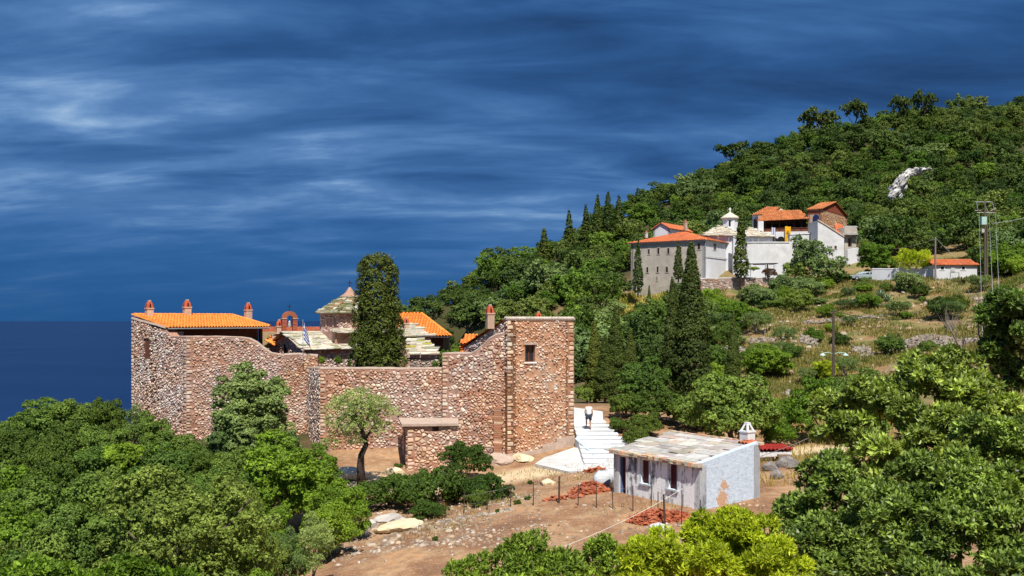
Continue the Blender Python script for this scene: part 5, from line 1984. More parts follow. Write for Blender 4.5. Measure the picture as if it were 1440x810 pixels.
ru = empty('half_ruined_annex', (67, 192, 18)); tag(ru, 'half ruined grey annex with a brown doorway and patchy plaster', 'building')
a, b = XY(1187.5, 194), XY(1204, 195)
q = MB(); wall_prism(q, a, b, 14, profile(a, b, [(1187.5, 320), (1204, 320)]), 4, 0, [hole(a, b, 1192.5, 335, 1198, 347)], .5, 1); q.build('wall', [M['grey_render'], M['brown_wood']], ru)
q = MB(); tile_slope(q, [P(1187, 330.5, 193), P(1206, 330.5, 194), P(1205, 319, 198), P(1187, 319, 197)], rng, .34, .6, .12, 3); q.build('roof_tiles', mat_tinted('grey_sheet', (0.36, 0.34, 0.31), .15, 1), ru)['kind'] = 'stuff'
q = MB(); a, b = XY(1192, 191), XY(1212, 193); wall_prism(q, a, b, 14, profile(a, b, [(1192, 351), (1212, 347)]), .5, 0); q.build('white_wall', M['white_far'], ru)

# terrace retaining wall of stone, in front of the white end wall
rt = empty('terrace_wall', (38, 184, 14)); tag(rt, 'stone retaining wall under the white terrace of the upper monastery', 'wall')
a, b = XY(984, 186), XY(1092, 183.5)
pr = profile(a, b, [(984, 392), (1030, 391), (1092, 391)])
q = MB(); wall_prism(q, a, b, 10, pr, 6, 0, top_m=1); q.build('wall', [M['mortar_mauve'], M['concrete']], rt)
add_stones(lay_stones(a, b, 13, pr, rng, ST_PAL['grey'], .55, .09, (), .06), rt, 0)
q = MB(); coping(q, a, b, pr, .6, .14, .05); q.build('coping', M['concrete'], rt)
lw = empty('low_terrace_parapet', (28, 193, 15)); tag(lw, 'low pale parapet along the foot of the grey dormitory', 'wall')
a, b = XY(893, 196), XY(988, 187)
q = MB(); pr = profile(a, b, [(893, 409.5), (940, 401), (988, 394)]); wall_prism(q, a, b, 9, pr, .5, 0); q.build('wall', M['grey_render'], lw)

# pergola
pg = empty('pergola', (45, 186, 17)); tag(pg, 'terrace pergola of white pillars carrying green vines', 'pergola')
for px in (1053, 1057, 1078, 1079.5, 1090):
    c = XY(px, 186.5); q = MB(); q.box((c.x - .22, c.y - .22, 15), (c.x + .22, c.y + .22, zat(372, 186.5))); q.build('pillar', M['white_far'], pg)
q = MB(); a, b = P(1046, 372, 186.5), P(1094, 371, 186.5)
for dy in (0, 1.4, 2.8):
    q.hexa([(a.x, a.y + dy, a.z), (b.x, b.y + dy, b.z), (b.x, b.y + dy + .15, b.z), (a.x, a.y + dy + .15, a.z), (a.x, a.y + dy, a.z + .18), (b.x, b.y + dy, b.z + .18), (b.x, b.y + dy + .15, b.z + .18), (a.x, a.y + dy + .15, a.z + .18)])
q.build('beam', M['dark_wood'], pg)
q = MB(); a, b = XY(1034, 191), XY(1105, 192); wall_prism(q, a, b, 14, profile(a, b, [(1034, 366), (1105, 366)]), .4, 0); tag(q.build('terrace_back_wall', M['white_far']), 'white wall at the back of the vine pergola', 'wall')

# banners hung from the gallery
def hung(px0, px1, py0, py1, Y, name, label, colour_fn, nu=12, nv=24):
    a, b = P(px0, py0, Y), P(px1, py0, Y)
    zb_ = zat(py1, Y)
    q = MB()
    def pt(i, j):
        u, v = i / nu, j / nv
        return (a.x + (b.x - a.x) * u, Y + .10 * math.sin(u * 9 + v * 1.5) * (.3 + v), a.z + (zb_ - a.z) * v + .05 * math.sin(u * 7))
    for i in range(nu):
        for j in range(nv):
            q.poly([pt(i, j), pt(i, j + 1), pt(i + 1, j + 1), pt(i + 1, j)], 0, colour_fn((i + .5) / nu, (j + .5) / nv))
    o = q.build(name, M['flag'], None, True)
    tag(o, label, 'flag')
def eagle(u, v):
    x, y = abs(u - .5) * 2, (v - .5) * 2
    body = (x < .13 and -.42 < y < .40) or (.1 < x < .28 and -.50 < y < -.36) or (x < .62 and -.28 + x * .2 < y < .12 - x * .25) or (x < .3 and .34 < y < .46)
    return (.22, .14, .02) if body else (.82, .44, .012)
def stripes(u, v):
    k = int(u * 9)
    return (.02, .08, .36) if (k % 2 == 0) else (.8, .8, .82)
hung(1104, 1112, 318.5, 340, 204.6, 'yellow_banner', 'yellow banner with a dark double-headed eagle hung from the timber gallery', eagle)
hung(1085, 1090.5, 320, 342, 204.6, 'striped_banner', 'blue and white striped banner hung from the timber gallery', stripes)

# cabin and long wall by the road
cb = empty('white_cabin', (74, 165, 17)); tag(cb, 'small white roadside cabin with red roof and two little windows', 'cabin')
a, b = XY(1313, 164), XY(1374, 164)
zE = zat(373, 164)
q = MB(); q.box((a.x, 164, 14), (b.x, 168.5, zE)); q.build('wall', M['white_far'], cb)
q = MB(); tile_slope(q, [(a.x - .3, 163.7, zE), (b.x + .3, 163.7, zE), (b.x, 166.6, zat(364.5, 166.5)), (a.x, 166.6, zat(364.5, 166.5))], rng, .3, .5, .13, 3)
tile_slope(q, [(b.x + .3, 169, zE), (a.x - .3, 169, zE), (a.x, 166.6, zat(364.5, 166.5)), (b.x, 166.6, zat(364.5, 166.5))], rng, .3, .5, .13, 3); q.build('roof_tiles', M['tile_far'], cb)['kind'] = 'stuff'
for px in (1325, 1354.5):
    far_window(cb, a, b, px, 377, 4.6, 4.4, M['white'], M['glass'])
c = XY(1340, 163.95); q = MB(); q.box((c.x - .35, 163.9, zat(382, 164)), (c.x + .35, 163.96, zat(376.5, 164))); q.build('notice_board', M['concrete'], cb)
gt = empty('roadside_railing', (73, 162.5, 16)); tag(gt, 'plain metal railing frame standing before the white cabin', 'railing')
for px in (1336.5, 1348.5):
    c = XY(px, 162.5); q = MB(); q.box((c.x - .06, 162.45, zat(394, 162.5)), (c.x + .06, 162.55, zat(383, 162.5))); q.build('post', M['grey_metal'], gt)
c, d = XY(1336.5, 162.5), XY(1348.5, 162.5); q = MB(); q.box((c.x, 162.46, zat(383.8, 162.5)), (d.x, 162.54, zat(383, 162.5))); q.build('rail', M['grey_metal'], gt)
rw = empty('roadside_wall', (65, 168, 16)); tag(rw, 'long plain white wall beside the road, left of the cabin', 'wall')
a, b = XY(1226, 172), XY(1312.5, 165.2)
q = MB(); pr = profile(a, b, [(1226, 378), (1262, 378), (1263, 377), (1312, 379)]); wall_prism(q, a, b, 12, pr, .35, 0); q.build('wall', M['white_far'], rw)
q = MB(); coping(q, a, b, pr, .35, .08, .04); q.build('coping', M['white_far'], rw)

# ------------------------------------------------------------------ foliage
FM = {
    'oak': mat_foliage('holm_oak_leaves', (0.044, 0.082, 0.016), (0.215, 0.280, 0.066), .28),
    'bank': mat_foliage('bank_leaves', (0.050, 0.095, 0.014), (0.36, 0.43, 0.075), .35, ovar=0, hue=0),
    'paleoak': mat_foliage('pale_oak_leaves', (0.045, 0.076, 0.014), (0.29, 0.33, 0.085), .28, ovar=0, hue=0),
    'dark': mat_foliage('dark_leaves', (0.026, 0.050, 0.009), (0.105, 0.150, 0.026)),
    'bright': mat_foliage('bright_leaves', (0.052, 0.100, 0.012), (0.240, 0.330, 0.040), 0.36, hue=.03),
    'yellow': mat_foliage('yellow_green_leaves', (0.20, 0.245, 0.014), (0.58, 0.57, 0.055), 0.45, hue=0, ovar=0),
    'olive': mat_foliage('olive_leaves', (0.062, 0.096, 0.036), (0.215, 0.270, 0.110), 0.18),
    'sage': mat_foliage('sage_leaves', (0.105, 0.145, 0.055), (0.300, 0.350, 0.150), 0.18),
    'cypress': mat_foliage('cypress_leaves', (0.022, 0.040, 0.009), (0.095, 0.120, 0.024), 0.12),
    'midcyp': mat_foliage('mid_cypress_leaves', (0.013, 0.026, 0.007), (0.092, 0.108, 0.024), 0.12, ovar=.2, hue=.02),
    'lightcyp': mat_foliage('light_cypress_leaves', (0.022, 0.038, 0.009), (0.135, 0.150, 0.030), 0.15),
    'laurel': mat_foliage('laurel_leaves', (0.024, 0.054, 0.015), (0.32, 0.40, 0.11), 0.3, 0.42, 0.3, .02, .25),
    'glossy': mat_foliage('glossy_leaves', (0.026, 0.058, 0.013), (0.44, 0.50, 0.13), 0.3, 0.42, 0.3, .02, .2),
    'pine': mat_foliage('pine_needles', (0.028, 0.045, 0.010), (0.090, 0.115, 0.025), 0.12),
}


def leaf_arrays(lobes, n, ll, lw, rs, up=0.25, jit=0.6, skin=0.22, tuft=1, spread=0.0, aim=0.0, radiate=False, tp=1.1):
    """leaves through a crown made of lobes (cx,cy,cz,rx,ry,rz); returns verts, quads, colour"""
    lobes = np.asarray(lobes, dtype=float)
    wgt = lobes[:, 3] * lobes[:, 5]
    idx = rs.choice(len(lobes), n, p=wgt / wgt.sum())
    d = rs.normal(size=(n, 3))
    d /= np.linalg.norm(d, axis=1)[:, None]
    fl = d[:, 2] < -0.35
    d[fl, 2] *= -0.6
    rr = 1 - skin * rs.random(n) ** 1.6
    L = lobes[idx]
    p = L[:, :3] + d * L[:, 3:6] * rr[:, None]
    # drop what lies deep inside another lobe
    keep = np.ones(n, bool)
    for b in range(0, n, 20000):
        q = p[b:b + 20000]
        dd = (((q[:, None] - lobes[None, :, :3]) / lobes[None, :, 3:6]) ** 2).sum(2)
        keep[b:b + 20000] = (dd < 0.40).sum(1) == 0
    p, d, idx = p[keep], d[keep], idx[keep]
    n = len(p)
    lt = rs.random(len(lobes))
    tone = lt[idx]
    if tuft > 1:
        # each point becomes a tuft: a twig end with its leaves standing round it
        tone = np.repeat(np.clip(.45 * tone + .55 * rs.random(n), 0, 1) ** tp, tuft)
        p = np.repeat(p, tuft, 0)
        d = np.repeat(d, tuft, 0)
        n = len(p)
        e = rs.normal(size=(n, 3)) + d * .8
        e[:, 2] += up
        e /= np.linalg.norm(e, axis=1)[:, None]
        p = p + e * (spread * (.45 + .55 * rs.random(n)))[:, None]
    else:
        e = d
    if radiate:
        t = e + rs.normal(size=(n, 3)) * .25
        t /= np.linalg.norm(t, axis=1)[:, None]
        nr = d * .6 + np.array([0, 0, .8]) + rs.normal(size=(n, 3)) * jit
        nr -= t * (nr * t).sum(1)[:, None]
        nr /= np.linalg.norm(nr, axis=1)[:, None] + 1e-9
        b = np.cross(nr, t)
    else:
        nr = e * .8 + d * .45 + rs.normal(size=(n, 3)) * jit
        nr[:, 2] += up
        nr /= np.linalg.norm(nr, axis=1)[:, None]
        t = rs.normal(size=(n, 3)) + d * aim + np.array([0, 0, aim * .5])
        t -= nr * (t * nr).sum(1)[:, None]
        t /= np.linalg.norm(t, axis=1)[:, None] + 1e-9
        b = np.cross(nr, t)
    s = (0.65 + 0.7 * rs.random(n))[:, None]
    V = np.empty((n, 4, 3))
    V[:, 0] = p - t * (ll * .5) * s
    V[:, 1] = p + b * (lw * .5) * s - nr * (lw * .16) * s + t * ll * .05 * s
    V[:, 2] = p + t * (ll * .5) * s - nr * ll * .08 * s
    V[:, 3] = p - b * (lw * .5) * s - nr * (lw * .16) * s + t * ll * .05 * s
    Q = np.arange(n * 4).reshape(n, 4)
    c = np.empty((n, 3))
    c[:, 0] = np.clip(0.45 * tone + 0.55 * rs.random(n), 0, 1)
    c[:, 1] = np.clip(0.55 * tone + 0.15 + 0.5 * (rs.random(n) - .3), 0, 1)
    c[:, 2] = 0
    return V.reshape(-1, 3), Q, c


def round_lobes(rs, k, rl, asp=1.0, base=0.12, low=-0.75):
    """a rounded crown of width 1 and height asp: a few big boughs, each carrying small clumps"""
    H2 = (asp - base) * .5
    cz = base + H2
    out = [(0, 0, cz - H2 * .1, .27, .27, H2 * .62)]
    nb = 8 + rs.randint(5)
    boughs = []
    for i in range(nb):
        for _ in range(40):
            d = rs.normal(size=3)
            d /= np.linalg.norm(d)
            if d[2] < low: continue
            R_ = .17 + .11 * rs.random()
            Rz = min(R_ * (.8 + .2 * rs.random()), H2 * .62)
            f = .80 + .20 * rs.random()
            c = np.array([d[0] * (.5 - R_ * .95) * f, d[1] * (.5 - R_ * .95) * f, cz + d[2] * (H2 - Rz * .95) * f])
            if all(((c[:2] - q[0][:2]) ** 2).sum() + ((c[2] - q[0][2]) / max(asp, .6)) ** 2 > (.62 * (R_ + q[1])) ** 2 for q in boughs):
                boughs.append((c, R_, Rz))
                break
    per = max(3, int((k - 1) / max(1, len(boughs))))
    for c, R_, Rz in boughs:
        out.append((c[0], c[1], c[2], R_ * .78, R_ * .78, Rz * .78))
        for _ in range(per):
            d = rs.normal(size=3) + np.array([0, 0, .35])
            d /= np.linalg.norm(d)
            r = rl * (.5 + .6 * rs.random())
            rz = min(r * .85, Rz)
            out.append((c[0] + d[0] * (R_ - r * .35), c[1] + d[1] * (R_ - r * .35), c[2] + d[2] * (Rz - rz * .35), r, r, rz))
    return out


def cypress_lobes(rs, k=60, fat=.5, top=0.0):
    out = []
    for i in range(k):
        z = .06 + .90 * (i + rs.random()) / k
        prof = (min(1, z / .16) ** .6) * (1 - (max(0, z - .22) / .80) ** 1.35)
        prof = max(prof, .06) if top == 0 else max(prof, top)
        a = rs.random() * 6.283
        w = .5 * prof
        r = w * (.42 + .25 * rs.random())
        f = (w - r) * (.6 + .4 * rs.random())
        out.append((math.cos(a) * f, math.sin(a) * f, z, r, r, .045 + .05 * rs.random()))
        if i % 2 == 0:
            out.append((0, 0, z, w * .75, w * .75, .06))
    return out


def trunk_mesh(name, rs, material, r0=.035, h=.55, limbs=6, lean=.04, spread=.3, start=.22):
    q = MB()
    pts = [(0, 0, -.08)]
    x = y = 0
    for i in range(1, 6):
        x += rs.normal() * lean * .5
        y += rs.normal() * lean * .5
        pts.append((x, y, h * i / 5))
    q.tube(pts, [r0 * (1.25 - .95 * i / 5) for i in range(6)], 7)
    for k in range(limbs):
        t = start + (1 - start) * .9 * k / max(1, limbs)
        b = Vector(pts[0]).lerp(Vector(pts[-1]), t)
        b.x = np.interp(b.z, [p[2] for p in pts], [p[0] for p in pts])
        b.y = np.interp(b.z, [p[2] for p in pts], [p[1] for p in pts])
        a = k * 2.4 + rs.random()
        e = b + Vector((math.cos(a) * spread, math.sin(a) * spread, .26 + .1 * rs.random()))
        mid = b.lerp(e, .5) + Vector((0, 0, -.03 + .03 * rs.normal()))
        q.tube([b, mid, e], [r0 * .5, r0 * .34, r0 * .12], 5)
    return q.mesh(name, material, True)


PROTO = {}


def proto(key, crown_me, trunk_me, part='crown'):
    PROTO[key] = (crown_me, trunk_me, part)


def crown(name, lobes, n, ll, lw, seed, material, **kw):
    V_, Q_, c_ = leaf_arrays(lobes, n, ll, lw, np.random.RandomState(seed), **kw)
    return np_mesh(name, V_, Q_, c_, material)


_rs = np.random.RandomState(77)
# leaf sizes are fractions of the tree's size (crown width about 1)
ASP = {}
def family(fam, asps, nvar, lobes_n, rl, n, ll, lw, m, part='crown', bark='bark', base=.12, low=-.75, **kw):
    ASP[fam] = (asps, nvar)
    for ai, asp in enumerate(asps):
        for v in range(nvar):
            rs = np.random.RandomState(1000 + len(PROTO))
            lb = round_lobes(rs, lobes_n, rl, asp, base * asp, low)
            me = crown(part, lb, int(n * (.5 + .5 * asp)), ll, lw, 2000 + len(PROTO), FM[m], **kw)
            proto('%s_%d_%d' % (fam, ai, v), me, trunk_mesh('trunk' if part == 'crown' else 'stems', rs, M[bark], .03 if part == 'crown' else .015, (.55 if part == 'crown' else .25) * asp, 5, .04, .3 if part == 'crown' else .12), part)
            PROTO_H['%s_%d_%d' % (fam, ai, v)] = asp


PROTO_H = {}
family('far', (.75, 1.05), 4, 60, .095, 2000, .034, .026, 'oak', base=.0, low=-.95, jit=.32, tuft=6, spread=.030)
family('mid', (.45, .7, 1.0, 1.4), 2, 90, .085, 7600, .0225, .0155, 'oak', base=.0, low=-.95, jit=.35, tuft=7, spread=.021)
family('olive', (.7, 1.0, 1.4), 2, 70, .09, 3600, .040, .0095, 'olive', bark='grey_bark', base=.10, jit=.4, up=.1, tuft=6, spread=.02, radiate=True, skin=.45)
family('mound', (.3, .5, .8), 2, 90, .08, 9500, .019, .013, 'dark', part='foliage', base=-.12, low=-.5, jit=.4, tuft=7, spread=.016)
family('big', (.6, .9), 1, 170, .062, 14000, .0135, .0085, 'oak', base=.0, low=-.95, jit=.35, tuft=8, spread=.0135)


def choose(fam, W, H, rnd):
    asps, nvar = ASP[fam]
    r_ = H / W
    ai = min(range(len(asps)), key=lambda i: abs(math.log(asps[i] / r_)))
    return '%s_%d_%d' % (fam, ai, rnd.randrange(nvar))


for i in range(3):
    rs = np.random.RandomState(180 + i)
    lb = [(l[0], l[1], l[2] * 3.6, l[3], l[4], l[5] * 3.0) for l in cypress_lobes(rs, 80)]
    PROTO_H['cyp%d' % i] = 3.6
    proto('cyp%d' % i, crown('crown', lb, 17000, .046, .024, 280 + i, FM['cypress'], jit=.4, tuft=7, spread=.040, aim=.9), trunk_mesh('trunk', rs, M['grey_bark'], .05, 2.0, 0, .01))
for i in range(2):
    rs = np.random.RandomState(190 + i)
    lb = [(l[0], l[1], l[2] * 4, l[3], l[4], l[5] * 3.4) for l in cypress_lobes(rs, 40)]
    PROTO_H['cypfar%d' % i] = 4.0
    proto('cypfar%d' % i, crown('crown', lb, 1600, .11, .06, 290 + i, FM['cypress'], jit=.4, tuft=6, spread=.07, aim=.8), trunk_mesh('trunk', rs, M['grey_bark'], .05, 2.4, 0, .01))
rs = np.random.RandomState(33)
lb = [(l[0], l[1], l[2], l[3], l[4], l[5]) for l in round_lobes(rs, 40, .11, 1.0, .42, -.4)]
proto('pine', crown('crown', lb, 700, .06, .03, 33, FM['pine'], jit=.4, tuft=6, spread=.04), trunk_mesh('trunk', rs, M['bark'], .022, .8, 6, .06, .3, .5))


def plant(name, key, x, y, W, H, label, cat, group=None, mat_=None, rz=None, z=None, rnd=random):
    fam = key.rstrip('0123456789')
    if fam in ASP: key = choose(fam, W, H, rnd)
    cm, tm, part = PROTO[key]
    H = H / PROTO_H.get(key, 1.0)
    if z is None: z = gz(x, y) - .05
    e = empty(name, (x, y, z), rnd.random() * 6.28 if rz is None else rz)
    e.scale = (W, W, H)
    for nm, me in ((part, cm), ('trunk' if part == 'crown' else 'stems', tm)):
        o = bpy.data.objects.new(nm, me)
        COL.objects.link(o)
        o.parent = e
        if nm == part and mat_ is not None:
            o.material_slots[0].link = 'OBJECT'
            o.material_slots[0].material = mat_
    tag(e, label, cat, group)
    return e


SIZES = []
def at_px(name, key, px, top, wpx, Y, label, cat, group=None, mat_=None, hmin=.8, hmax=None, rnd=random, z=None):
    x = (px - CX) / F * Y
    g_ = gz(x, Y) - .05 if z is None else z
    H = max(hmin, zat(top, Y) - g_)
    if hmax and H > hmax:
        g_ = zat(top, Y) - hmax
        H = hmax
    W = wpx * Y / F
    SIZES.append((name, px, top, round(W, 1), round(H, 1)))
    return plant(name, key, x, Y, W, H, label, cat, group, mat_, None, g_, rnd)


# --- trees with a place of their own
rp = random.Random(9)
# clipped cypress inside the fort
rs = np.random.RandomState(51)
lb = []
for i in range(330):
    z = .03 + .94 * rs.random()
    w = .5 * (.98 - .46 * max(0, (z - .22)) ** 1.05) if z > .2 else .5 * (.90 + .40 * z)
    a = rs.random() * 6.283
    r = .075 + .05 * rs.random()
    lb.append((math.cos(a) * (w - r), math.sin(a) * (w - r), z * 2.55, r, r, r * (1.0 + .4 * rs.random())))
    if i % 3 == 0: lb.append((0, 0, z * 2.55, w * .78, w * .78, .2))
PROTO_H['clipped'] = 2.55
proto('clipped', crown('crown', lb, 42000, .022, .016, 52, mat_foliage('clipped_cypress_leaves', (0.018, 0.034, 0.008), (0.125, 0.150, 0.030), .12, ovar=0), jit=.4, tuft=7, spread=.030), trunk_mesh('trunk', rs, M['grey_bark'], .05, 2.0, 0, .01))
cyp = at_px('clipped_cypress', 'clipped', 531, 364, 88, 69, 'broad flat-topped clipped cypress growing inside the fort walls', 'cypress', rnd=rp, z=4.2)
# its dead top
q = MB()
rr = random.Random(4)
for i in range(14):
    b = P(542 + rr.uniform(-9, 9), 372, 69); e = b + Vector((rr.uniform(-.55, .55), rr.uniform(-.3, .3), rr.uniform(.45, .85)))
    q.tube([b - Vector((0, 0, .4)), b.lerp(e, .5) + Vector((rr.uniform(-.1, .1), 0, 0)), e], [.035, .022, .008], 4)
q.build('dead_twigs', M['grey_bark'], cyp)

CY = 'cypresses below and beside the upper monastery'
for key, px, top, w, Y, lab, z, m in (
    ('cyp0', 972, 341, 68, 76, 'tall broad double-topped cypress behind the whitewashed hut', None, 'midcyp'),
    ('cyp1', 946, 393, 44, 76.5, 'darker lower shoot of cypress leaning on the tall broad one', None, 'midcyp'),
    ('cyp2', 866, 430, 42, 82, 'feathery cypress rising beside the top of the white steps', None, 'oak'),
    ('cyp0', 886, 460, 32, 86, 'light olive cypress between the feathery one and the pale tree', None, 'oak'),
    ('cyp2', 851, 470, 36, 80, 'short olive cypress shoot at the top of the steps', None, 'oak'),
    ('cyp1', 836, 450, 36, 84, 'loose olive-green cypress next to the square tower', None, 'oak'),
    ('cyp0', 1031, 436, 27, 90, 'slim cypress standing alone at the edge of the dry terraces', None, 'cypress'),
    ('cyp2', 945, 392, 16, 118, 'needle-thin cypress behind the tall double-topped one', None, 'cypress'),
    ('cyp1', 905, 440, 26, 118, 'short stout cypress below the grassy bank', None, 'cypress'),
    ('cypfar0', 897, 334, 18, 190, 'slim cypress before the left end of the grey dormitory', 14.5, 'cypress'),
    ('cypfar1', 954, 342, 18, 184, 'short cypress in the middle of the grey dormitory wall', 17.0, 'cypress'),
    ('cypfar0', 1042, 297, 26, 184, 'tall dark cypress against the white end of the dormitory', 17.0, 'cypress'),
    ('cypfar1', 913, 400, 7, 188, 'tiny young cypress on the bank under the dormitory', None, 'cypress'),
    ('cypfar0', 945, 388, 14, 172, 'young cypress on the grassy bank under the dormitory parapet', None, 'cypress')):
    at_px('cypress_tree', key, px, top, w, Y, lab, 'cypress', CY, FM['lightcyp'] if m == 'oak' else FM['midcyp'] if m == 'midcyp' else None, rnd=rp, z=z)
RC = 'cypresses on the far ridge'
for px, top, w in ((765, 320, 24), (800, 294, 22), (840, 272, 20), (855, 268, 20), (870, 274, 22), (824, 286, 20)):
    at_px('ridge_cypress', 'cypfar%d' % (px % 2), px, top, w, 262, 'dark cypress standing in the clump on the far ridge above the sea', 'cypress', RC, rnd=rp, hmax=13)
RP = 'pines on the hill crest'
for px, top, w in ((1152, 152, 58), (1202, 138, 42), (1300, 127, 38), (1030, 198, 48), (1266, 132, 34)):
    at_px('crest_pine', 'pine', px, top, w, 306, 'umbrella-shaped pine rising above the wooded hill crest', 'pine', RP, rnd=rp, hmax=13)

# olives and shrubs of the yard
at_px('olive_tree', 'mid0', 349, 497, 128, 62, 'large bushy grey-green olive growing against the bastion wall', 'olive tree', None, FM['olive'], rnd=rp)
at_px('olive_tree', 'mid3', 345, 548, 118, 61, 'low skirt of grey-green olive growth under the large bushy olive', 'olive tree', None, FM['olive'], rnd=rp)
at_px('olive_tree', 'mid1', 392, 592, 70, 59, 'lower bushy spread of olive at the foot of the wall', 'olive tree', None, FM['olive'], rnd=rp)
at_px('olive_tree', 'mid2', 318, 585, 60, 60, 'low olive shoots left of the large bushy olive', 'olive tree', None, FM['olive'], rnd=rp)
rs = np.random.RandomState(61)
lbO = []
for k in range(48):
    a = rs.random() * 6.28; f = rs.random() ** .6
    r = .38 + .32 * rs.random()
    x_ = math.cos(a) * f * 2.0
    zo = (2.4 if x_ > .2 else 1.5) + (4.9 - (2.4 if x_ > .2 else 1.5)) * rs.random() ** .7 * (1 - .35 * f * f)
    lbO.append((x_, math.sin(a) * f * 1.4, zo, r, r, r * .85))
ox, oy = XY(509, 55)
ot = empty('leaning_olive_tree', (ox, oy, gz(ox, oy)))
tag(ot, 'grey-leaved olive with bare twisting trunk in front of the curtain wall', 'olive tree')
V_, Q_, c_ = leaf_arrays(lbO, 5600, .15, .036, rs, jit=.4, skin=.7, up=.1, tuft=6, spread=.09, radiate=True)
V_ = V_ + np.array([ox - .15, oy, gz(ox, oy) + .45])
link('crown', np_mesh('crown', V_, Q_, c_, FM['sage']), ot)
q = MB()
g0 = gz(ox, oy)
def on(px, py): return P(px, py, 55)
q.tube([(ox, oy, g0 - .2), on(507, 655), on(508, 640), on(515, 625), on(510, 608), on(505, 596)], [.30, .22, .18, .15, .12, .08], 8)
for a, b, c in (((513, 618), (525, 600), (535, 575)), ((510, 608), (498, 590), (480, 575)), ((506, 597), (508, 570), (505, 545)), ((508, 603), (520, 580), (522, 552)), ((506, 597), (490, 572), (486, 556))):
    q.tube([on(*a), on(*b) + Vector((0, .2, 0)), on(*c) + Vector((0, .3, 0))], [.09, .055, .02], 6)
q.build('trunk', mat_tinted('dark_bark', (.055, .042, .034), .4, 12, .95, .8, use_col=False), ot, True)

for px, top, w, Y, key, m, name, lab, cat in (
    (655, 617, 78, 57, 'mound0', None, 'evergreen_shrub', 'rounded dark shrub beside the small stone shed', 'shrub'),
    (545, 668, 110, 51.0, 'mound1', None, 'evergreen_shrub', 'left lobe of the low dark hedge of shrubs in the yard', 'shrub'),
    (612, 660, 140, 50.5, 'mound2', None, 'evergreen_shrub', 'broad middle shrub of the dark hedge in the yard', 'shrub'),
    (682, 666, 86, 50, 'mound0', None, 'evergreen_shrub', 'right end shrub of the dark hedge in the yard', 'shrub'),
    (603, 704, 66, 47, 'mound1', None, 'evergreen_shrub', 'low front shrub of the dark hedge above the loose stones', 'shrub'),
    (672, 700, 46, 48, 'mound2', None, 'evergreen_shrub', 'smallest shrub of the dark hedge, by the fence posts', 'shrub'),
    (480, 668, 95, 44, 'mound1', 'bright', 'leafy_shrub', 'dense green shrub spilling over the left edge of the yard', 'shrub'),
    (462, 700, 100, 41, 'mound0', 'bright', 'leafy_shrub', 'dark leafy shrub right behind the silvery bush', 'shrub'),
    (440, 718, 76, 36.4, 'olive1', 'sage', 'silver_shrub', 'pale silvery bush at the edge of the red dirt', 'shrub'),
    (405, 738, 60, 35.4, 'olive2', 'sage', 'silver_shrub', 'smaller pale silvery bush beside the larger one', 'shrub'),
    (398, 604, 165, 47, 'mid0', 'bright', 'green_tree', 'bright green leafy tree below the olive at the bastion', 'tree'),
    (445, 625, 80, 50, 'mid1', 'bright', 'green_tree', 'smaller bright green tree leaning out over the yard', 'tree'),
    (245, 648, 300, 31, 'big0', 'paleoak', 'holm_oak', 'huge domed holm oak with pale clumps on the left slope', 'tree'),
    (335, 672, 150, 32.5, 'big0', 'paleoak', 'holm_oak', 'shoulder of holm oak crowding the huge domed one', 'tree'),
    (1030, 524, 150, 62, 'mid1', 'oak', 'round_tree', 'round green tree directly behind the hut roof', 'tree'),
    (905, 500, 78, 75, 'mid3', 'oak', 'round_tree', 'pale olive-green tree between the steps and the tall cypress', 'tree'),
    (1160, 528, 118, 64, 'mid0', 'bright', 'round_tree', 'bright green tree beyond the path, under the lamp pole', 'tree'),
    (1105, 560, 60, 68, 'mid2', 'bright', 'round_tree', 'low green tree by the path end behind the hut', 'tree'),
    (1215, 505, 110, 52, 'mid2', 'oak', 'round_tree', 'olive-green tree right of the lamp pole', 'tree'),
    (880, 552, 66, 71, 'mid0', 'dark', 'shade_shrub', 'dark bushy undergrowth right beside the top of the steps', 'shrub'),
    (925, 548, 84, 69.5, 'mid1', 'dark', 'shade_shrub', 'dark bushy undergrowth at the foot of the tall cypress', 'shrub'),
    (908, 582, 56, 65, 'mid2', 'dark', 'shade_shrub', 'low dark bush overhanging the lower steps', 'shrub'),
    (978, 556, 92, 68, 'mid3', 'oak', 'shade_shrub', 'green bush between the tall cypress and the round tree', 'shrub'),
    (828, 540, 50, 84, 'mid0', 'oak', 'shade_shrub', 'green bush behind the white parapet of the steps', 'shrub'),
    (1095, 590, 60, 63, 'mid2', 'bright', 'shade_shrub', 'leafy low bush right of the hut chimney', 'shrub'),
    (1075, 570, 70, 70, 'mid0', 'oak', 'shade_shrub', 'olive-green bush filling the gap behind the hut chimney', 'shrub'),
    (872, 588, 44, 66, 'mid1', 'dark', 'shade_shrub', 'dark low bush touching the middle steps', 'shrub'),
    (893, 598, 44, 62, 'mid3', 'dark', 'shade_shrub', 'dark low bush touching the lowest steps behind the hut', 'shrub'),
    (640, 482, 34, 71, 'mid3', 'bright', 'court_shrub', 'bright green shrub inside the court before the orange hipped roof', 'shrub'),
    (624, 492, 18, 70, 'mid0', 'bright', 'court_shrub', 'small green plant inside the court by the mossy roof', 'shrub')):
    z = 5.6 if name == 'court_shrub' else None
    at_px(name, key, px, top, w, Y, lab, cat, None, FM[m] if m else None, rnd=rp, z=z)

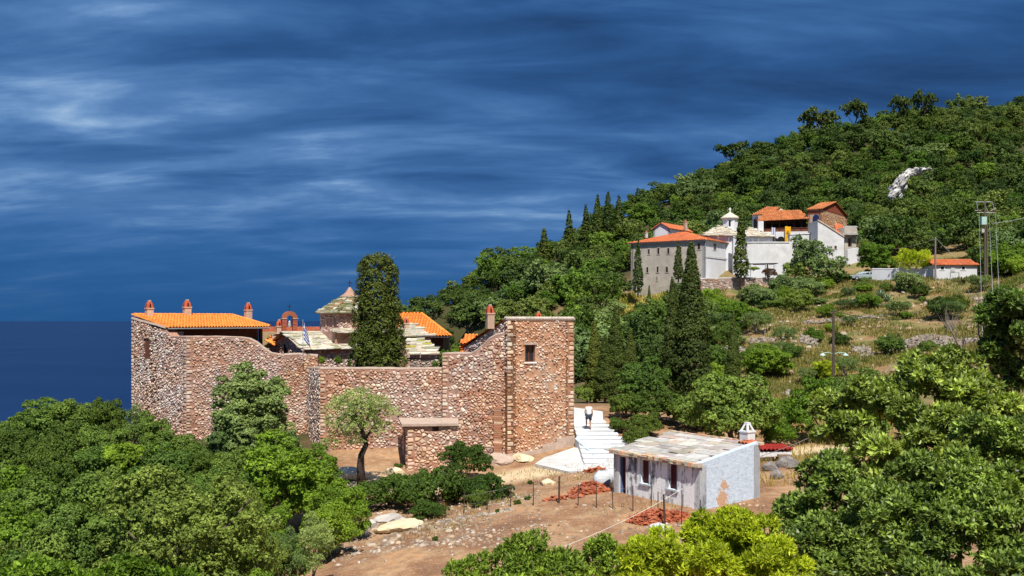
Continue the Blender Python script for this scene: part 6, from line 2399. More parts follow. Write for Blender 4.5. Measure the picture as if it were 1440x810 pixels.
# the thick scrub of the left slope
LS = 'scrub trees on the left slope'
rl_ = random.Random(31)
def scrub_where(px, Y):
    if Y > 68: return 'on the drop to the sea left of the bastion'
    if Y > 57: return 'along the sea edge' if px < 165 else 'at the foot of the bastion'
    if Y > 45: return 'in the upper thicket below the bastion' if px > 165 else 'in the upper thicket of the seaward slope'
    if px > 260: return 'beside the huge domed holm oak, next the dirt yard'
    if Y > 31: return 'in the thicket left of the huge domed holm oak'
    return 'in the lowest thicket in front of the huge holm oak'
rows = [(66, [(14, 578, 74), (58, 561, 80), (104, 552, 74), (150, 556, 66), (186, 566, 52)]),
        (61, [(30, 598, 90), (88, 588, 92), (142, 580, 80), (204, 570, 56), (238, 604, 78), (278, 622, 60)]),
        (56, [(-4, 622, 100), (60, 612, 104), (122, 612, 96), (182, 604, 100), (232, 622, 90), (292, 634, 70), (330, 626, 70)]),
        (49, [(16, 650, 116), (84, 642, 114), (150, 640, 110), (214, 634, 100), (290, 648, 80), (360, 640, 90)]),
        (42, [(-10, 684, 130), (62, 676, 128), (130, 668, 120), (190, 660, 110), (350, 690, 110)]),
        (35, [(6, 712, 130), (78, 704, 120), (392, 738, 70)]),
        (28, [(-6, 744, 150), (62, 738, 120), (385, 786, 90)]),
        (23, [(24, 782, 130), (95, 790, 110)])]
kinds = [('mid', 'oak', 'dull green scrub tree in the thicket on the left slope'), ('mid', 'bright', 'fresh green scrub tree in the thicket on the left slope'),
         ('mound', None, 'dark domed scrub bush in the thicket on the left slope'), ('olive', 'olive', 'greyish fine-leaved scrub tree in the thicket on the left slope')]
for Y, items in rows:
    for px, top, w in items:
        kk = rl_.choices((0, 1, 2, 3), (5, 3, 2, 1))[0]
        key, m, lab = kinds[kk]
        nvar = 4 if key == 'mid' else 3
        at_px('scrub_tree', '%s%d' % (key, rl_.randrange(nvar)), px + rl_.uniform(-6, 6), top, w * 1.12, Y + rl_.uniform(-1.5, 1.5), lab.split(' in the')[0] + ' ' + scrub_where(px, Y), 'tree', LS, FM[m] if m else None, rnd=rl_, hmin=1.5)
# scrub below the skyline so that no bare ground shows against the sea
for i in range(40):
    Y = rl_.uniform(70, 92); px = rl_.uniform(-60, 175)
    x = (px - CX) / F * Y
    g_ = gz(x, Y)
    top = 449 + (CZ - g_ - rl_.uniform(2.5, 4)) * F / Y
    if top > 560:
        plant('scrub_tree', 'mid%d' % rl_.randrange(4), x, Y, rl_.uniform(3.5, 5), rl_.uniform(2.5, 4), kinds[0][2].split(' in the')[0] + ' ' + scrub_where(px, Y), 'tree', LS, FM['oak'], rnd=rl_)

# --- trees and shrubs round the upper monastery and the terraces
for px, top, w, Y, key, m, lab, z in (
    (1128, 330, 42, 180, 'far0', 'olive', 'tall airy grey-green tree before the white courtyard wall', 17.5),
    (1150, 336, 46, 179, 'far1', 'olive', 'second airy grey-green tree beside the courtyard wall', 17.5),
    (1165, 358, 62, 177, 'far2', 'olive', 'broad grey-green tree below the white lean-to house', 16.5),
    (1118, 365, 44, 180, 'far3', 'oak', 'leafy dark tree at the end of the pergola', 16.5),
    (1107, 388, 70, 172, 'mid1', 'olive', 'rounded grey-green shrub below the terrace wall', None),
    (1075, 405, 60, 166, 'mid2', 'olive', 'wide low olive shrub under the stone terrace wall', None),
    (1135, 392, 60, 168, 'mid3', 'olive', 'rounded olive shrub left of the parked car', None),
    (1020, 418, 60, 160, 'mid0', 'bright', 'fresh green shrub under the left end of the terrace wall', None),
    (1040, 430, 70, 150, 'mid1', 'bright', 'low fresh green shrub on the slope under the terrace', None),
    (1012, 455, 48, 135, 'mid3', 'olive', 'grey-green shrub left of the dry stone terrace', None),
    (1103, 457, 46, 125, 'olive1', 'olive', 'small round olive on the upper dry terrace edge', None),
    (1190, 418, 38, 148, 'olive0', 'olive', 'dusty olive bush on the grassy slope below the car', None),
    (1264, 420, 42, 140, 'olive1', 'olive', 'small olive with short trunk on the grassy slope', None),
    (1334, 420, 50, 134, 'olive2', 'olive', 'pale olive above the dry stone wall', None),
    (1275, 383, 48, 156, 'mid0', 'olive', 'dense olive shrub beside the agaves', None),
    (1234, 330, 60, 176, 'mid2', 'bright', 'bright green spreading tree behind the parked car', None),
    (1286, 345, 58, 168, 'olive2', 'yellow', 'half-bare yellowish tree by the white wall', None),
    (1412, 342, 84, 156, 'mid3', 'bright', 'bright green spreading tree beside the electricity pylon', None),
    (1440, 360, 60, 152, 'mid1', 'bright', 'bright green tree beyond the cabin at the road end', None),
    (1060, 380, 22, 184, 'far4', 'bright', 'vine foliage mass on the pergola', 19),
    (1082, 376, 24, 184, 'far0', None, 'reddish-brown leaved shrub by the pergola', 17.5),
    (1145, 385, 50, 176, 'far1', 'dark', 'shaded dark shrub beneath the airy trees', None),
    (1175, 380, 44, 176, 'far2', 'dark', 'shaded shrub just left of the parked car', None),
    (1062, 398, 50, 174, 'mid0', 'olive', 'grey-green shrub tight under the stone terrace wall', None),
    (1100, 420, 66, 158, 'mid1', 'oak', 'wide green shrub below the terrace wall shrubs', None),
    (1140, 418, 56, 158, 'mid2', 'olive', 'olive-green shrub on the slope under the airy trees', None),
    (1055, 452, 50, 142, 'mid3', 'bright', 'fresh green bush above the half hidden dry wall', None),
    (1030, 470, 46, 128, 'mid0', 'olive', 'grey bush beside the slim lone cypress', None),
    (1000, 440, 50, 150, 'mid1', 'oak', 'dark green bush right of the tall cypress top', None),
    (985, 412, 44, 172, 'mid2', 'bright', 'bright bush at the foot of the terrace wall corner', None),
    (1215, 400, 36, 162, 'mid3', 'bright', 'bright green low bush in front of the parked car', None),
    (1385, 404, 60, 158, 'mid0', 'dark', 'dark roadside shrub under the pylon', None),
    (1430, 404, 60, 156, 'mid1', 'dark', 'dark roadside shrub right of the pylon foot', None),
    (1190, 500, 44, 104, 'olive0', 'olive', 'grey olive bush on the lower terrace right of the lamp pole', None),
    (1160, 500, 40, 104, 'mid0', 'yellow', 'yellow-green bush at the lamp pole foot', None)):
    mm = FM[m] if m else mat_foliage('red_leaves', (.06, .02, .012), (.16, .06, .04))
    at_px('hillside_tree', key, px, top, w, Y, lab, 'tree', 'trees round the upper monastery', mm, rnd=rp, z=z)

SH = 'shrubs scattered over the dry terraces'
rt_ = random.Random(14)
k = 0
while k < 70:
    px, Y = rt_.uniform(990, 1440), rt_.uniform(98, 176)
    x = (px - CX) / F * Y
    py = HY + (CZ - gz(x, Y)) * F / Y
    if 1190 < px < 1385 and 458 < py < 496: continue
    if px > 1190 and py < 400: continue
    W = rt_.uniform(1.4, 4.4) * (1.35 if px < 1130 else 1)
    kind = rt_.choice((('olive', 'olive', 'dusty grey-green'), ('mid', 'oak', 'dull green'), ('mid', 'bright', 'fresh green'), ('mound', None, 'low dark green')))
    zone = 'under the stone terrace wall' if Y > 150 and px < 1180 else 'near the dry stone walls' if py > 440 else 'below the parked car and agaves'
    plant('terrace_shrub', kind[0] + '0', x, Y, W, W * rt_.uniform(.5, .8), kind[2] + ' shrub in the dry grass ' + zone, 'shrub', SH, FM[kind[1]] if kind[1] else None, rnd=rt_)
    k += 1
for px, top, w, Y in ((1402, 330, 60, 176), (1440, 322, 70, 178), (1425, 350, 60, 170), (1380, 345, 46, 180)):
    at_px('hillside_tree', 'mid1', px, top, w, Y, 'green tree closing the gap behind the electricity pylon', 'tree', 'trees behind the pylon', FM['oak'], rnd=rt_, hmax=9)

# --- the wooded hill
rh = random.Random(77)
BUILT = [(880, 1215, 186, 222), (1215, 1300, 160, 182), (1300, 1385, 155, 172)]
cand = []
yy = 96.0
while yy < 345:
    step = 4.1 + (yy - 96) * .006
    xx = -30.0 + rh.random() * 4
    while xx < 190:
        x, y = xx + rh.uniform(-1.9, 1.9), yy + rh.uniform(-1.9, 1.9)
        px = CX + x / y * F
        if 540 < px < 1475:
            cand.append((x, y, px))
        xx += step
    yy += step
CA = np.array(cand)
CZs = ground(CA[:, 0], CA[:, 1])
hill = []
for (x, y, px), z in zip(cand, CZs):
    py = HY + (CZ - z) * F / y
    # buildings, road and the open dry terraces stay clear
    if any(a - 12 < px < b + 8 and c - 4 < y < d for a, b, c, d in BUILT): continue
    open_ = False
    if 985 < px < 1388 and y < 182: open_ = True                       # terraces
    if 868 < px < 990 and 160 < y < 200: open_ = True            # grassy bank
    if px > 925 and y < 125: open_ = True
    if 1185 < px < 1388 and y < 190: open_ = True
    if px >= 1388 and y < 168: open_ = True
    if px < 690 and y < 130: open_ = True
    if open_: continue
    if y < 112 and px < 900: continue
    if z < -25: continue
    hill.append((x, y, z, px, py))
hill.sort(key=lambda h: h[1])
# what can be seen: drop trees standing well behind the crest
ridge = {}
vis = []
for h in hill:
    x, y, z, px, py = h
    k = int(px // 10)
    top_px = HY + (CZ - z - 6) * F / y
    best = min(ridge.get(k + d, 9999) for d in (-1, 0, 1))
    if top_px < best + 9:
        vis.append(h)
    if top_px < ridge.get(k, 9999):
        ridge[k] = top_px
print('hill trees', len(hill), 'visible', len(vis))
NSING = 285
ANCH = [('behind the square stone tower', 690, 190), ('near the ridge cypresses', 800, 255), ('left of the grey dormitory', 860, 210), ('above the grey dormitory', 950, 240), ('below the grassy dormitory bank', 860, 170),
        ('above the timber gallery', 1090, 240), ('around the brick tower house', 1190, 232), ('around the white crag', 1265, 240), ('above the white cabin', 1330, 205), ('around the electricity pylon', 1400, 195), ('beside the feathery cypress', 850, 130), ('high above the pylon', 1420, 260)]
def near_what(px, y):
    return min(ANCH, key=lambda a: ((a[1] - px) / 60) ** 2 + ((a[2] - y) / 22) ** 2)[0]
def size_word(W):
    return 'small' if W < 5.8 else 'large' if W > 7.6 else 'mid-sized'
hl = {0: 'holm oak in the dense wood covering the hill', 1: 'dark evergreen in the dense wood covering the hill', 2: 'light green tree in the dense wood covering the hill', 3: 'grey-green tree in the dense wood covering the hill'}
FM['hill'] = mat_foliage('hill_oak_leaves', (0.028, 0.054, 0.013), (0.150, 0.190, 0.052), .25, ovar=.85, hue=.06)
FM['hillgreen'] = mat_foliage('hill_green_leaves', (0.046, 0.090, 0.014), (0.200, 0.285, 0.050), .3, ovar=.6)
hm = {0: FM['hill'], 1: FM['dark'], 2: FM['hillgreen'], 3: FM['olive']}
rest = []
for i, (x, y, z, px, py) in enumerate(vis):
    lowland = px < 900 and y < 235
    kk = rh.choices((0, 1, 2, 3), (5, 2.2, 2, 3) if lowland else (5, 3, 1.4, .7))[0]
    W = rh.uniform(4.2, 7.4) if rh.random() < .8 else rh.uniform(7.5, 10.5)
    H = W * rh.uniform(.62, .98) + .6
    if lowland: W *= 1.05; H *= .85
    if i < NSING:
        plant('wood_tree', 'far%d' % rh.randrange(5), x, y, W, H, size_word(W) + ' ' + hl[kk].split(' in the')[0] + ' in the wood ' + near_what(px, y), 'tree', 'trees of the wooded hill', hm[kk], rnd=rh, z=z - .4)
    else:
        rest.append((x, y, z - .4, W, H, kk, rh.random() * 6.28))
# the farther trees as one wood: instances on points
def distant_wood(items):
    bank = bpy.data.collections.new('wood_bank')
    keys = [k for k in PROTO if k.startswith('far_')]
    order = []
    for kk in range(4):
        for v in range(4):
            o = bpy.data.objects.new('wood_bank_%02d' % (kk * 4 + v), PROTO['far_%d_%d' % (v % 2, v)][0])
            o.material_slots[0].link = 'OBJECT'
            o.material_slots[0].material = hm[kk]
            bank.objects.link(o)
    me = bpy.data.meshes.new('distant_wood')
    me.vertices.add(len(items))
    me.vertices.foreach_set('co', np.array([i[:3] for i in items], dtype=np.float32).ravel())
    va = [rh.randrange(4) for _ in items]
    at = me.attributes.new('size', 'FLOAT_VECTOR', 'POINT')
    at.data.foreach_set('vector', np.array([(i[3], i[3], i[4] / (.75 if v % 2 == 0 else 1.05)) for i, v in zip(items, va)], dtype=np.float32).ravel())
    at = me.attributes.new('turn', 'FLOAT_VECTOR', 'POINT')
    at.data.foreach_set('vector', np.array([(0, 0, i[6]) for i in items], dtype=np.float32).ravel())
    at = me.attributes.new('pick', 'INT', 'POINT')
    at.data.foreach_set('value', [i[5] * 4 + v for i, v in zip(items, va)])
    o = link('distant_wood', me)
    tag(o, 'far wood of mixed trees along the upper hillside and crest', 'wood', None, 'stuff')
    ng = bpy.data.node_groups.new('wood_points', 'GeometryNodeTree')
    ng.interface.new_socket('Geometry', in_out='INPUT', socket_type='NodeSocketGeometry')
    ng.interface.new_socket('Geometry', in_out='OUTPUT', socket_type='NodeSocketGeometry')
    N = ng.nodes.new
    gi, go = N('NodeGroupInput'), N('NodeGroupOutput')
    iop, ci = N('GeometryNodeInstanceOnPoints'), N('GeometryNodeCollectionInfo')
    ci.inputs['Collection'].default_value = bank
    ci.inputs['Separate Children'].default_value = True
    ci.inputs['Reset Children'].default_value = True
    iop.inputs['Pick Instance'].default_value = True
    def named(nm, ty):
        n_ = N('GeometryNodeInputNamedAttribute')
        n_.data_type = ty
        n_.inputs['Name'].default_value = nm
        return n_.outputs['Attribute']
    L_ = ng.links.new
    L_(gi.outputs[0], iop.inputs['Points'])
    L_(ci.outputs[0], iop.inputs['Instance'])
    L_(named('pick', 'INT'), iop.inputs['Instance Index'])
    L_(named('turn', 'FLOAT_VECTOR'), iop.inputs['Rotation'])
    L_(named('size', 'FLOAT_VECTOR'), iop.inputs['Scale'])
    L_(iop.outputs[0], go.inputs[0])
    md = o.modifiers.new('wood', 'NODES')
    md.node_group = ng


if rest:
    distant_wood(rest)

# --- near foliage: laurels on the right, bright bushes at the bottom
def near_bush(name, lobes, n, ll, lw, material, label, seed, cat='tree', tuft=7, spread=.05, stems=5, skin=.4):
    rs = np.random.RandomState(seed)
    L = np.array(lobes, dtype=float)
    cx, cy = L[:, 0].mean(), L[:, 1].mean()
    g_ = gz(cx, cy)
    # break each big lobe into clumps
    sub = []
    for l in L:
        r = min(l[3], l[5])
        k = int(8 + 9 * r)
        sub.append(tuple(l[:3]) + (l[3] * .55, l[4] * .55, l[5] * .55))
        for _ in range(k):
            d = rs.normal(size=3); d /= np.linalg.norm(d)
            if d[2] < -.6: d[2] *= -1
            s = (.22 + .26 * rs.random()) * min(1.15, max(.5, r))
            sub.append((l[0] + d[0] * l[3] * .82, l[1] + d[1] * l[4] * .82, l[2] + d[2] * l[5] * .82, s, s, s * .8))
    e = empty(name, (cx, cy, g_))
    tag(e, label, cat)
    V_, Q_, c_ = leaf_arrays(sub, n, ll, lw, rs, jit=.3, skin=skin * .7, tuft=tuft, spread=spread, up=.45, radiate=True, tp=1.9)
    link('crown' if cat == 'tree' else 'foliage', np_mesh('crown', V_, Q_, c_, material), e)
    q = MB()
    for k in range(stems):
        l = L[k % len(L)]
        b = Vector((cx + rs.normal() * .25, cy + rs.normal() * .25, g_ - .2))
        t = Vector((l[0] + rs.normal() * .2, l[1] + rs.normal() * .2, l[2] + l[5] * .5))
        m_ = b.lerp(t, .5) + Vector((rs.normal() * .15, rs.normal() * .15, 0))
        q.tube([b, m_, t], [.07, .05, .012], 6)
        for j in range(4):
            f = .35 + .15 * j
            s0 = b.lerp(t, f)
            d = Vector((rs.normal(), rs.normal(), .6)).normalized()
            q.tube([s0, s0 + d * .6 * l[3]], [.025, .008], 5)
    q.build('trunk' if cat == 'tree' else 'stems', M['bark'], e, True)
    print(name, 'ground', round(g_, 2), 'leaves', len(Q_))
    return e


def lobes_px(items):
    """(px, py, Y, radius_px)"""
    out = []
    for px, py, Y, r in items:
        p = P(px, py, Y); rr = r * Y / F
        out.append((p.x, p.y, p.z, rr, rr, rr * .85))
    return out


near_bush('laurel_tree', lobes_px([(1305, 545, 24, 56), (1236, 575, 24, 50), (1372, 580, 24, 54), (1300, 618, 22.6, 62), (1196, 618, 23.5, 44), (1405, 640, 23, 56), (1250, 670, 22, 60), (1345, 525, 25, 38), (1330, 690, 22, 56), (1170, 575, 25, 28)]), 9000, .17, .06, FM['glossy'],
          'tall glossy-leaved laurel rising right of the path', 1, tuft=7, spread=.085, skin=.5)
near_bush('laurel_tree', lobes_px([(1180, 690, 18, 62), (1150, 740, 17.5, 58), (1220, 740, 17, 75), (1160, 790, 17, 70), (1230, 800, 17, 80)]), 8000, .11, .042, FM['laurel'],
          'dark bluish laurel bush just right of the hut', 2, tuft=7, spread=.06, skin=.5)
near_bush('laurel_tree', lobes_px([(1405, 640, 15, 72), (1325, 690, 14.6, 70), (1445, 720, 14.2, 78), (1370, 765, 13.6, 84), (1280, 765, 14, 72), (1450, 815, 13, 80), (1310, 840, 13, 80)]), 11000, .10, .036, FM['glossy'],
          'large glossy laurel filling the lower right foreground', 3, tuft=7, spread=.055, skin=.5)
near_bush('laurel_tree', lobes_px([(1412, 440, 30, 34), (1436, 480, 30, 42), (1400, 500, 30.5, 28), (1440, 430, 30, 30), (1430, 540, 30, 34)]), 4500, .19, .075, FM['laurel'],
          'dark laurel on thin bare stems beside the dead branches', 4, tuft=6, spread=.09, skin=.6)
near_bush('bright_bush', lobes_px([(1020, 790, 15, 80), (1060, 770, 15, 50), (960, 800, 14.6, 70), (1085, 812, 14.6, 60), (900, 815, 14.2, 62), (1000, 742, 15.4, 28)]), 9500, .095, .026, FM['yellow'],
          'bright yellow-green bush in the foreground under the hut', 5, 'shrub', 8, .05, skin=.5)
near_bush('foreground_bush', lobes_px([(735, 790, 16, 36), (690, 815, 16, 44), (790, 815, 15.6, 40), (745, 770, 16.2, 18), (842, 806, 15.5, 34), (850, 778, 15.6, 17), (760, 830, 15, 60), (655, 818, 16, 30)]), 5200, .085, .028, FM['bank'],
          'mid-green bush in the foreground at the edge of the dirt yard', 6, 'shrub', 7, .045, skin=.55)
near_bush('foreground_bush', lobes_px([(60, 850, 19, 70), (175, 838, 18, 60), (5, 835, 20, 50), (240, 850, 18, 50), (205, 812, 18.2, 24)]), 6000, .10, .05, FM['bright'],
          'light green leafy bush low in the left foreground', 7, 'shrub', 6, .07, skin=.5)

# ------------------------------------------------------------------ rocks
def rock_mesh(seed, material, sub=2, rough=.35):
    r = np.random.RandomState(seed)
    import bmesh
    bm = bmesh.new()
    bmesh.ops.create_icosphere(bm, subdivisions=sub, radius=1)
    ax = r.normal(size=(9, 3)); ax /= np.linalg.norm(ax, axis=1)[:, None]
    lim = .55 + .4 * r.random(9)
    for v in bm.verts:
        p = np.array(v.co)
        for a, l in zip(ax, lim):          # chop facets off
            d = p @ a
            if d > l: p = p - a * (d - l) * .92
        p *= 1 + rough * .25 * r.normal() * .35
        v.co = p
    me = bpy.data.meshes.new('rock')
    bm.to_mesh(me); bm.free()
    a_ = me.attributes.new('col', 'FLOAT_COLOR', 'FACE'); a_.data.foreach_set('color', [1.0] * (4 * len(me.polygons)))
    me.materials.append(material)
    return me


ROCKS = [rock_mesh(i, M['rock']) for i in range(6)]
M['pale_rock'] = mat_tinted('pale_yellow_rock', (0.66, 0.55, 0.36), .25, 2.0, .92, .9, use_col=False, bdist=.1)
PALE = [rock_mesh(20 + i, M['pale_rock'], 3) for i in range(4)]
M['dark_rock'] = mat_tinted('dark_limestone', (0.22, 0.20, 0.19), .4, 2.5, .92, .9, use_col=False, bdist=.1)
DARK = [rock_mesh(40 + i, M['dark_rock'], 3) for i in range(3)]
rr = random.Random(2)


def rock(px, py, Y, w, h, label, meshes=ROCKS, name='rock', group=None, dp=None):
    x = (px - CX) / F * Y
    o = link(name, rr.choice(meshes))
    s = w * Y / F / 2
    o.scale = (s, dp or s * .8, h * Y / F / 1.6)
    o.location = (x, Y, gz(x, Y) + h * Y / F * .22)
    o.rotation_euler = (rr.uniform(-.2, .2), rr.uniform(-.2, .2), rr.uniform(-.4, .4))
    tag(o, label, 'rock', group)
    return o


rock(496, 658, 57.5, 60, 20, 'flat grey boulder in the shade under the leaning olive')
rock(463, 700, 52, 18, 12, 'white boulder beside the leaning olive trunk')
rock(502, 668, 53.6, 14, 8, 'small white stone at the olive foot')
rock(533, 668, 54, 14, 6, 'flat pale stone right of the olive foot')
rock(519, 744, 45.5, 24, 18, 'rounded grey boulder beside the green shrub')
rock(512, 752, 44.6, 14, 14, 'smaller boulder next to the rounded grey one')
rock(566, 738, 46, 18, 11, 'dark boulder above the yellow ledge')
rock(560, 748, 45, 70, 16, 'pale yellow rock ledge above the gravel bank', PALE, 'rock_ledge', None, 1.1)
rock(548, 735, 47, 50, 12, 'grey-white flat rock below the dark hedge', ROCKS, 'rock_ledge')
rock(700, 640, 60.9, 46, 13, 'white bedrock outcrop at the foot of the curved wall', [rock_mesh(31, M['coping'], 3)], 'rock_outcrop', None, .9)
rock(735, 640, 61.0, 34, 10, 'yellowish bedrock at the tower foot', PALE, 'rock_outcrop', None, .8)
rock(555, 655, 58.4, 34, 14, 'flat cream stone by the shed doorway', PALE, 'rock', None, .6)
rock(770, 665, 53, 26, 10, 'cream flat stone at the corner of the concrete apron', PALE, 'rock', None, .6)
for k, (px, py, Y, w) in enumerate(((1082, 668, 50, 24), (1100, 662, 51, 26), (1110, 655, 52, 20), (1092, 680, 48, 24), (1118, 668, 50, 22))):
    rock(px, py, Y, w, w * .7, 'rough grey boulder in the pile behind the hut end wall', DARK, 'rock', 'boulder pile behind the hut')
q = MB(); p = P(1103, 650, 54)
q.box((p.x - .35, p.y - .15, gz(p.x, p.y)), (p.x + .3, p.y + .15, gz(p.x, p.y) + .34), 0, (.3, .25, .22)); tag(q.build('stone_block', M['stone']), 'squared dark block lying by the path behind the hut', 'block')

# white cliff showing through the wood
cg = empty('white_crag', tuple(P(1262, 285, 238)))
tag(cg, 'jagged white limestone crag breaking out of the wooded hillside', 'crag')
rc_ = random.Random(12)
CR = [rock_mesh(70 + i, M['white_rock'], 3, 1.0) for i in range(5)]
for px, py, w, h in ((1254, 276, 9, 12), (1258, 268, 11, 18), (1263, 262, 12, 22), (1268, 254, 12, 20), (1273, 248, 12, 15), (1262, 276, 10, 14), (1281, 243, 13, 9), (1290, 241, 12, 8), (1298, 239, 10, 7), (1255, 264, 6, 9), (1270, 264, 8, 12), (1306, 238, 6, 5)):
    o = bpy.data.objects.new('rock_face', rc_.choice(CR)); COL.objects.link(o)
    Yk = 237 + rc_.uniform(-1, 1.5); s_ = Yk / F
    o.parent = cg; o.matrix_parent_inverse = Matrix.Translation(cg.location).inverted()
    o.location = P(px, py, Yk); o.scale = (w * s_ * .62, 1.5, h * s_ * .62)
    o.rotation_euler = (rc_.uniform(-.3, .3), .45 + rc_.uniform(-.35, .35), rc_.uniform(-.6, .6))

# ------------------------------------------------------------------ dry stone terrace walls
def dry_wall(pts, h, label, seed, n, size=.32, name='dry_stone_wall'):
    r = random.Random(seed)
    P3 = [P(*q) for q in pts]
    seglen = [(b - a).length for a, b in zip(P3[:-1], P3[1:])]
    T = sum(seglen)
    pieces = []
    for i in range(n):
        t = r.random() * T
        for (a, b), l in zip(zip(P3[:-1], P3[1:]), seglen):
            if t <= l: break
            t -= l
        c = a.lerp(b, t / l)
        v = r.random()
        hh = h * (.7 + .6 * float(vnoise(c.x * .35, 3.1, seed)))
        dep = (1 - v) * .5
        x, y = c.x + r.uniform(-.1, .1), c.y - dep + r.uniform(-.15, .15)
        z = gz(c.x, c.y) - .1 + v * hh
        s = size * r.uniform(.45, 1.15)
        q = MB()
        Mr = Matrix.Translation((x, y, z)) @ Matrix.Rotation(r.uniform(-.5, .5), 4, 'Z') @ Matrix.Rotation(r.uniform(-.25, .25), 4, 'Y')
        w_, d_, g_ = s * r.uniform(.8, 1.4), s * .8, s * r.uniform(.45, .75)
        j = lambda k: k * r.uniform(.75, 1.0)
        p8 = [Mr @ Vector((sx * j(w_) / 2, sy * j(d_) / 2, sz * j(g_) / 2)) for sz in (-1, 1) for sx, sy in ((-1, -1), (1, -1), (1, 1), (-1, 1))]
        pieces.append((w_ * g_, p8, [(3, 2, 1, 0), (4, 5, 6, 7), (0, 1, 5, 4), (1, 2, 6, 5), (2, 3, 7, 6), (3, 0, 4, 7)], pick([((.95, .92, .88), 4), ((.75, .70, .66), 4), ((.5, .47, .45), 2), ((.85, .68, .55), 1)], r)))
    e = empty(name, tuple(P3[0]))
    tag(e, label, 'wall')
    o = join_pieces(pieces, 'stones', M['rock'], e)
    return e


dry_wall([(1245, 482, 120), (1275, 478, 121), (1310, 476, 122), (1350, 480, 121), (1380, 484, 119)], 1.25, 'long grey dry stone terrace wall on the grassy slope', 1, 900, .36)
dry_wall([(1198, 484, 119), (1222, 482, 120)], .95, 'short broken stretch of dry stone wall left of the long one', 2, 220, .34)
dry_wall([(1212, 494, 116), (1250, 490, 117)], .5, 'spill of pinkish stones below the broken dry wall', 3, 260, .3, 'stone_spill')
dry_wall([(1124, 474, 125), (1148, 473, 126)], .9, 'little dry stone wall beside the small round olive', 4, 150, .34)
dry_wall([(1000, 505, 118), (1020, 503, 118), (1046, 498, 119)], 1.0, 'pale dry stone wall right of the tall cypress', 5, 220, .36)
dry_wall([(1104, 536, 98), (1136, 534, 98)], .7, 'lowest heap of terrace stones above the path', 6, 150, .3)
dry_wall([(1055, 478, 128), (1090, 474, 129)], .8, 'dry stone wall half hidden in grass under the olive shrubs', 7, 160, .34)
dry_wall([(1130, 452, 138), (1210, 446, 140), (1300, 442, 142)], .35, 'low line of stones along the upper path on the slope', 8, 420, .32)
dry_wall([(560, 742, 45.0), (600, 738, 45.6), (650, 736, 45.2), (720, 735, 45)], .12, 'low line of stones under the wire fence', 9, 260, .22)

# ------------------------------------------------------------------ gravel, twigs and dry grass
def scatter_stones(name, n, region, size, label, seed, cols):
    r = np.random.RandomState(seed)
    V_, Q_, c_ = [], [], []
    px = r.uniform(region[0], region[1], n * 3); Y = r.uniform(region[2], region[3], n * 3)
    x = (px - CX) / F * Y
    dens = fbm(x * .5, Y * .5, seed, 4)
    k = np.argsort(-dens + r.random(n * 3) * .35)[:n]
    x, Y = x[k], Y[k]
    z = ground(x, Y)
    s = size * (.35 + r.random(n) ** 3 * 1.6)
    base = np.array([(-1, -.8, -.4), (1, -.7, -.4), (.8, .9, -.4), (-.9, .8, -.4), (-.6, -.5, .6), (.7, -.4, .5), (.5, .6, .6), (-.6, .5, .5)])
    fq = np.array([(4, 5, 6, 7), (0, 1, 5, 4), (1, 2, 6, 5), (2, 3, 7, 6), (3, 0, 4, 7)])
    for i in range(n):
        a = r.random() * 6.28; ca, sa = math.cos(a), math.sin(a)
        b = base * (1 + .25 * r.normal(size=base.shape)) * s[i] * .5
        V_.append(np.c_[b[:, 0] * ca - b[:, 1] * sa + x[i], b[:, 0] * sa + b[:, 1] * ca + Y[i], b[:, 2] * .8 + z[i] + s[i] * .12])
        Q_.append(fq + 8 * i)
        c_.append(np.tile(np.array(cols[r.randint(len(cols))]) * r.uniform(.7, 1.1), (5, 1)))
    o = link(name, np_mesh(name, np.concatenate(V_), np.concatenate(Q_), np.concatenate(c_), M['rock']))
    tag(o, label, 'gravel', None, 'stuff')


LC = [(1.0, .92, .84), (.7, .58, .48), (.85, .68, .5), (.5, .38, .3), (.6, .45, .34)]
scatter_stones('gravel', 2600, (455, 760, 37, 53), .10, 'loose pale stones and gravel strewn over the red dirt yard', 5, LC)
scatter_stones('gravel', 1100, (480, 640, 40, 46.5), .14, 'bank of pale loose stones below the yellow ledge', 6, LC)
scatter_stones('gravel', 1500, (700, 1080, 36, 56), .085, 'loose stones and debris scattered round the hut', 7, LC + [(.9, .45, .3)])
scatter_stones('gravel', 1400, (1010, 1400, 90, 160), .42, 'scattered stones among the dry grass of the terraces', 8, LC)


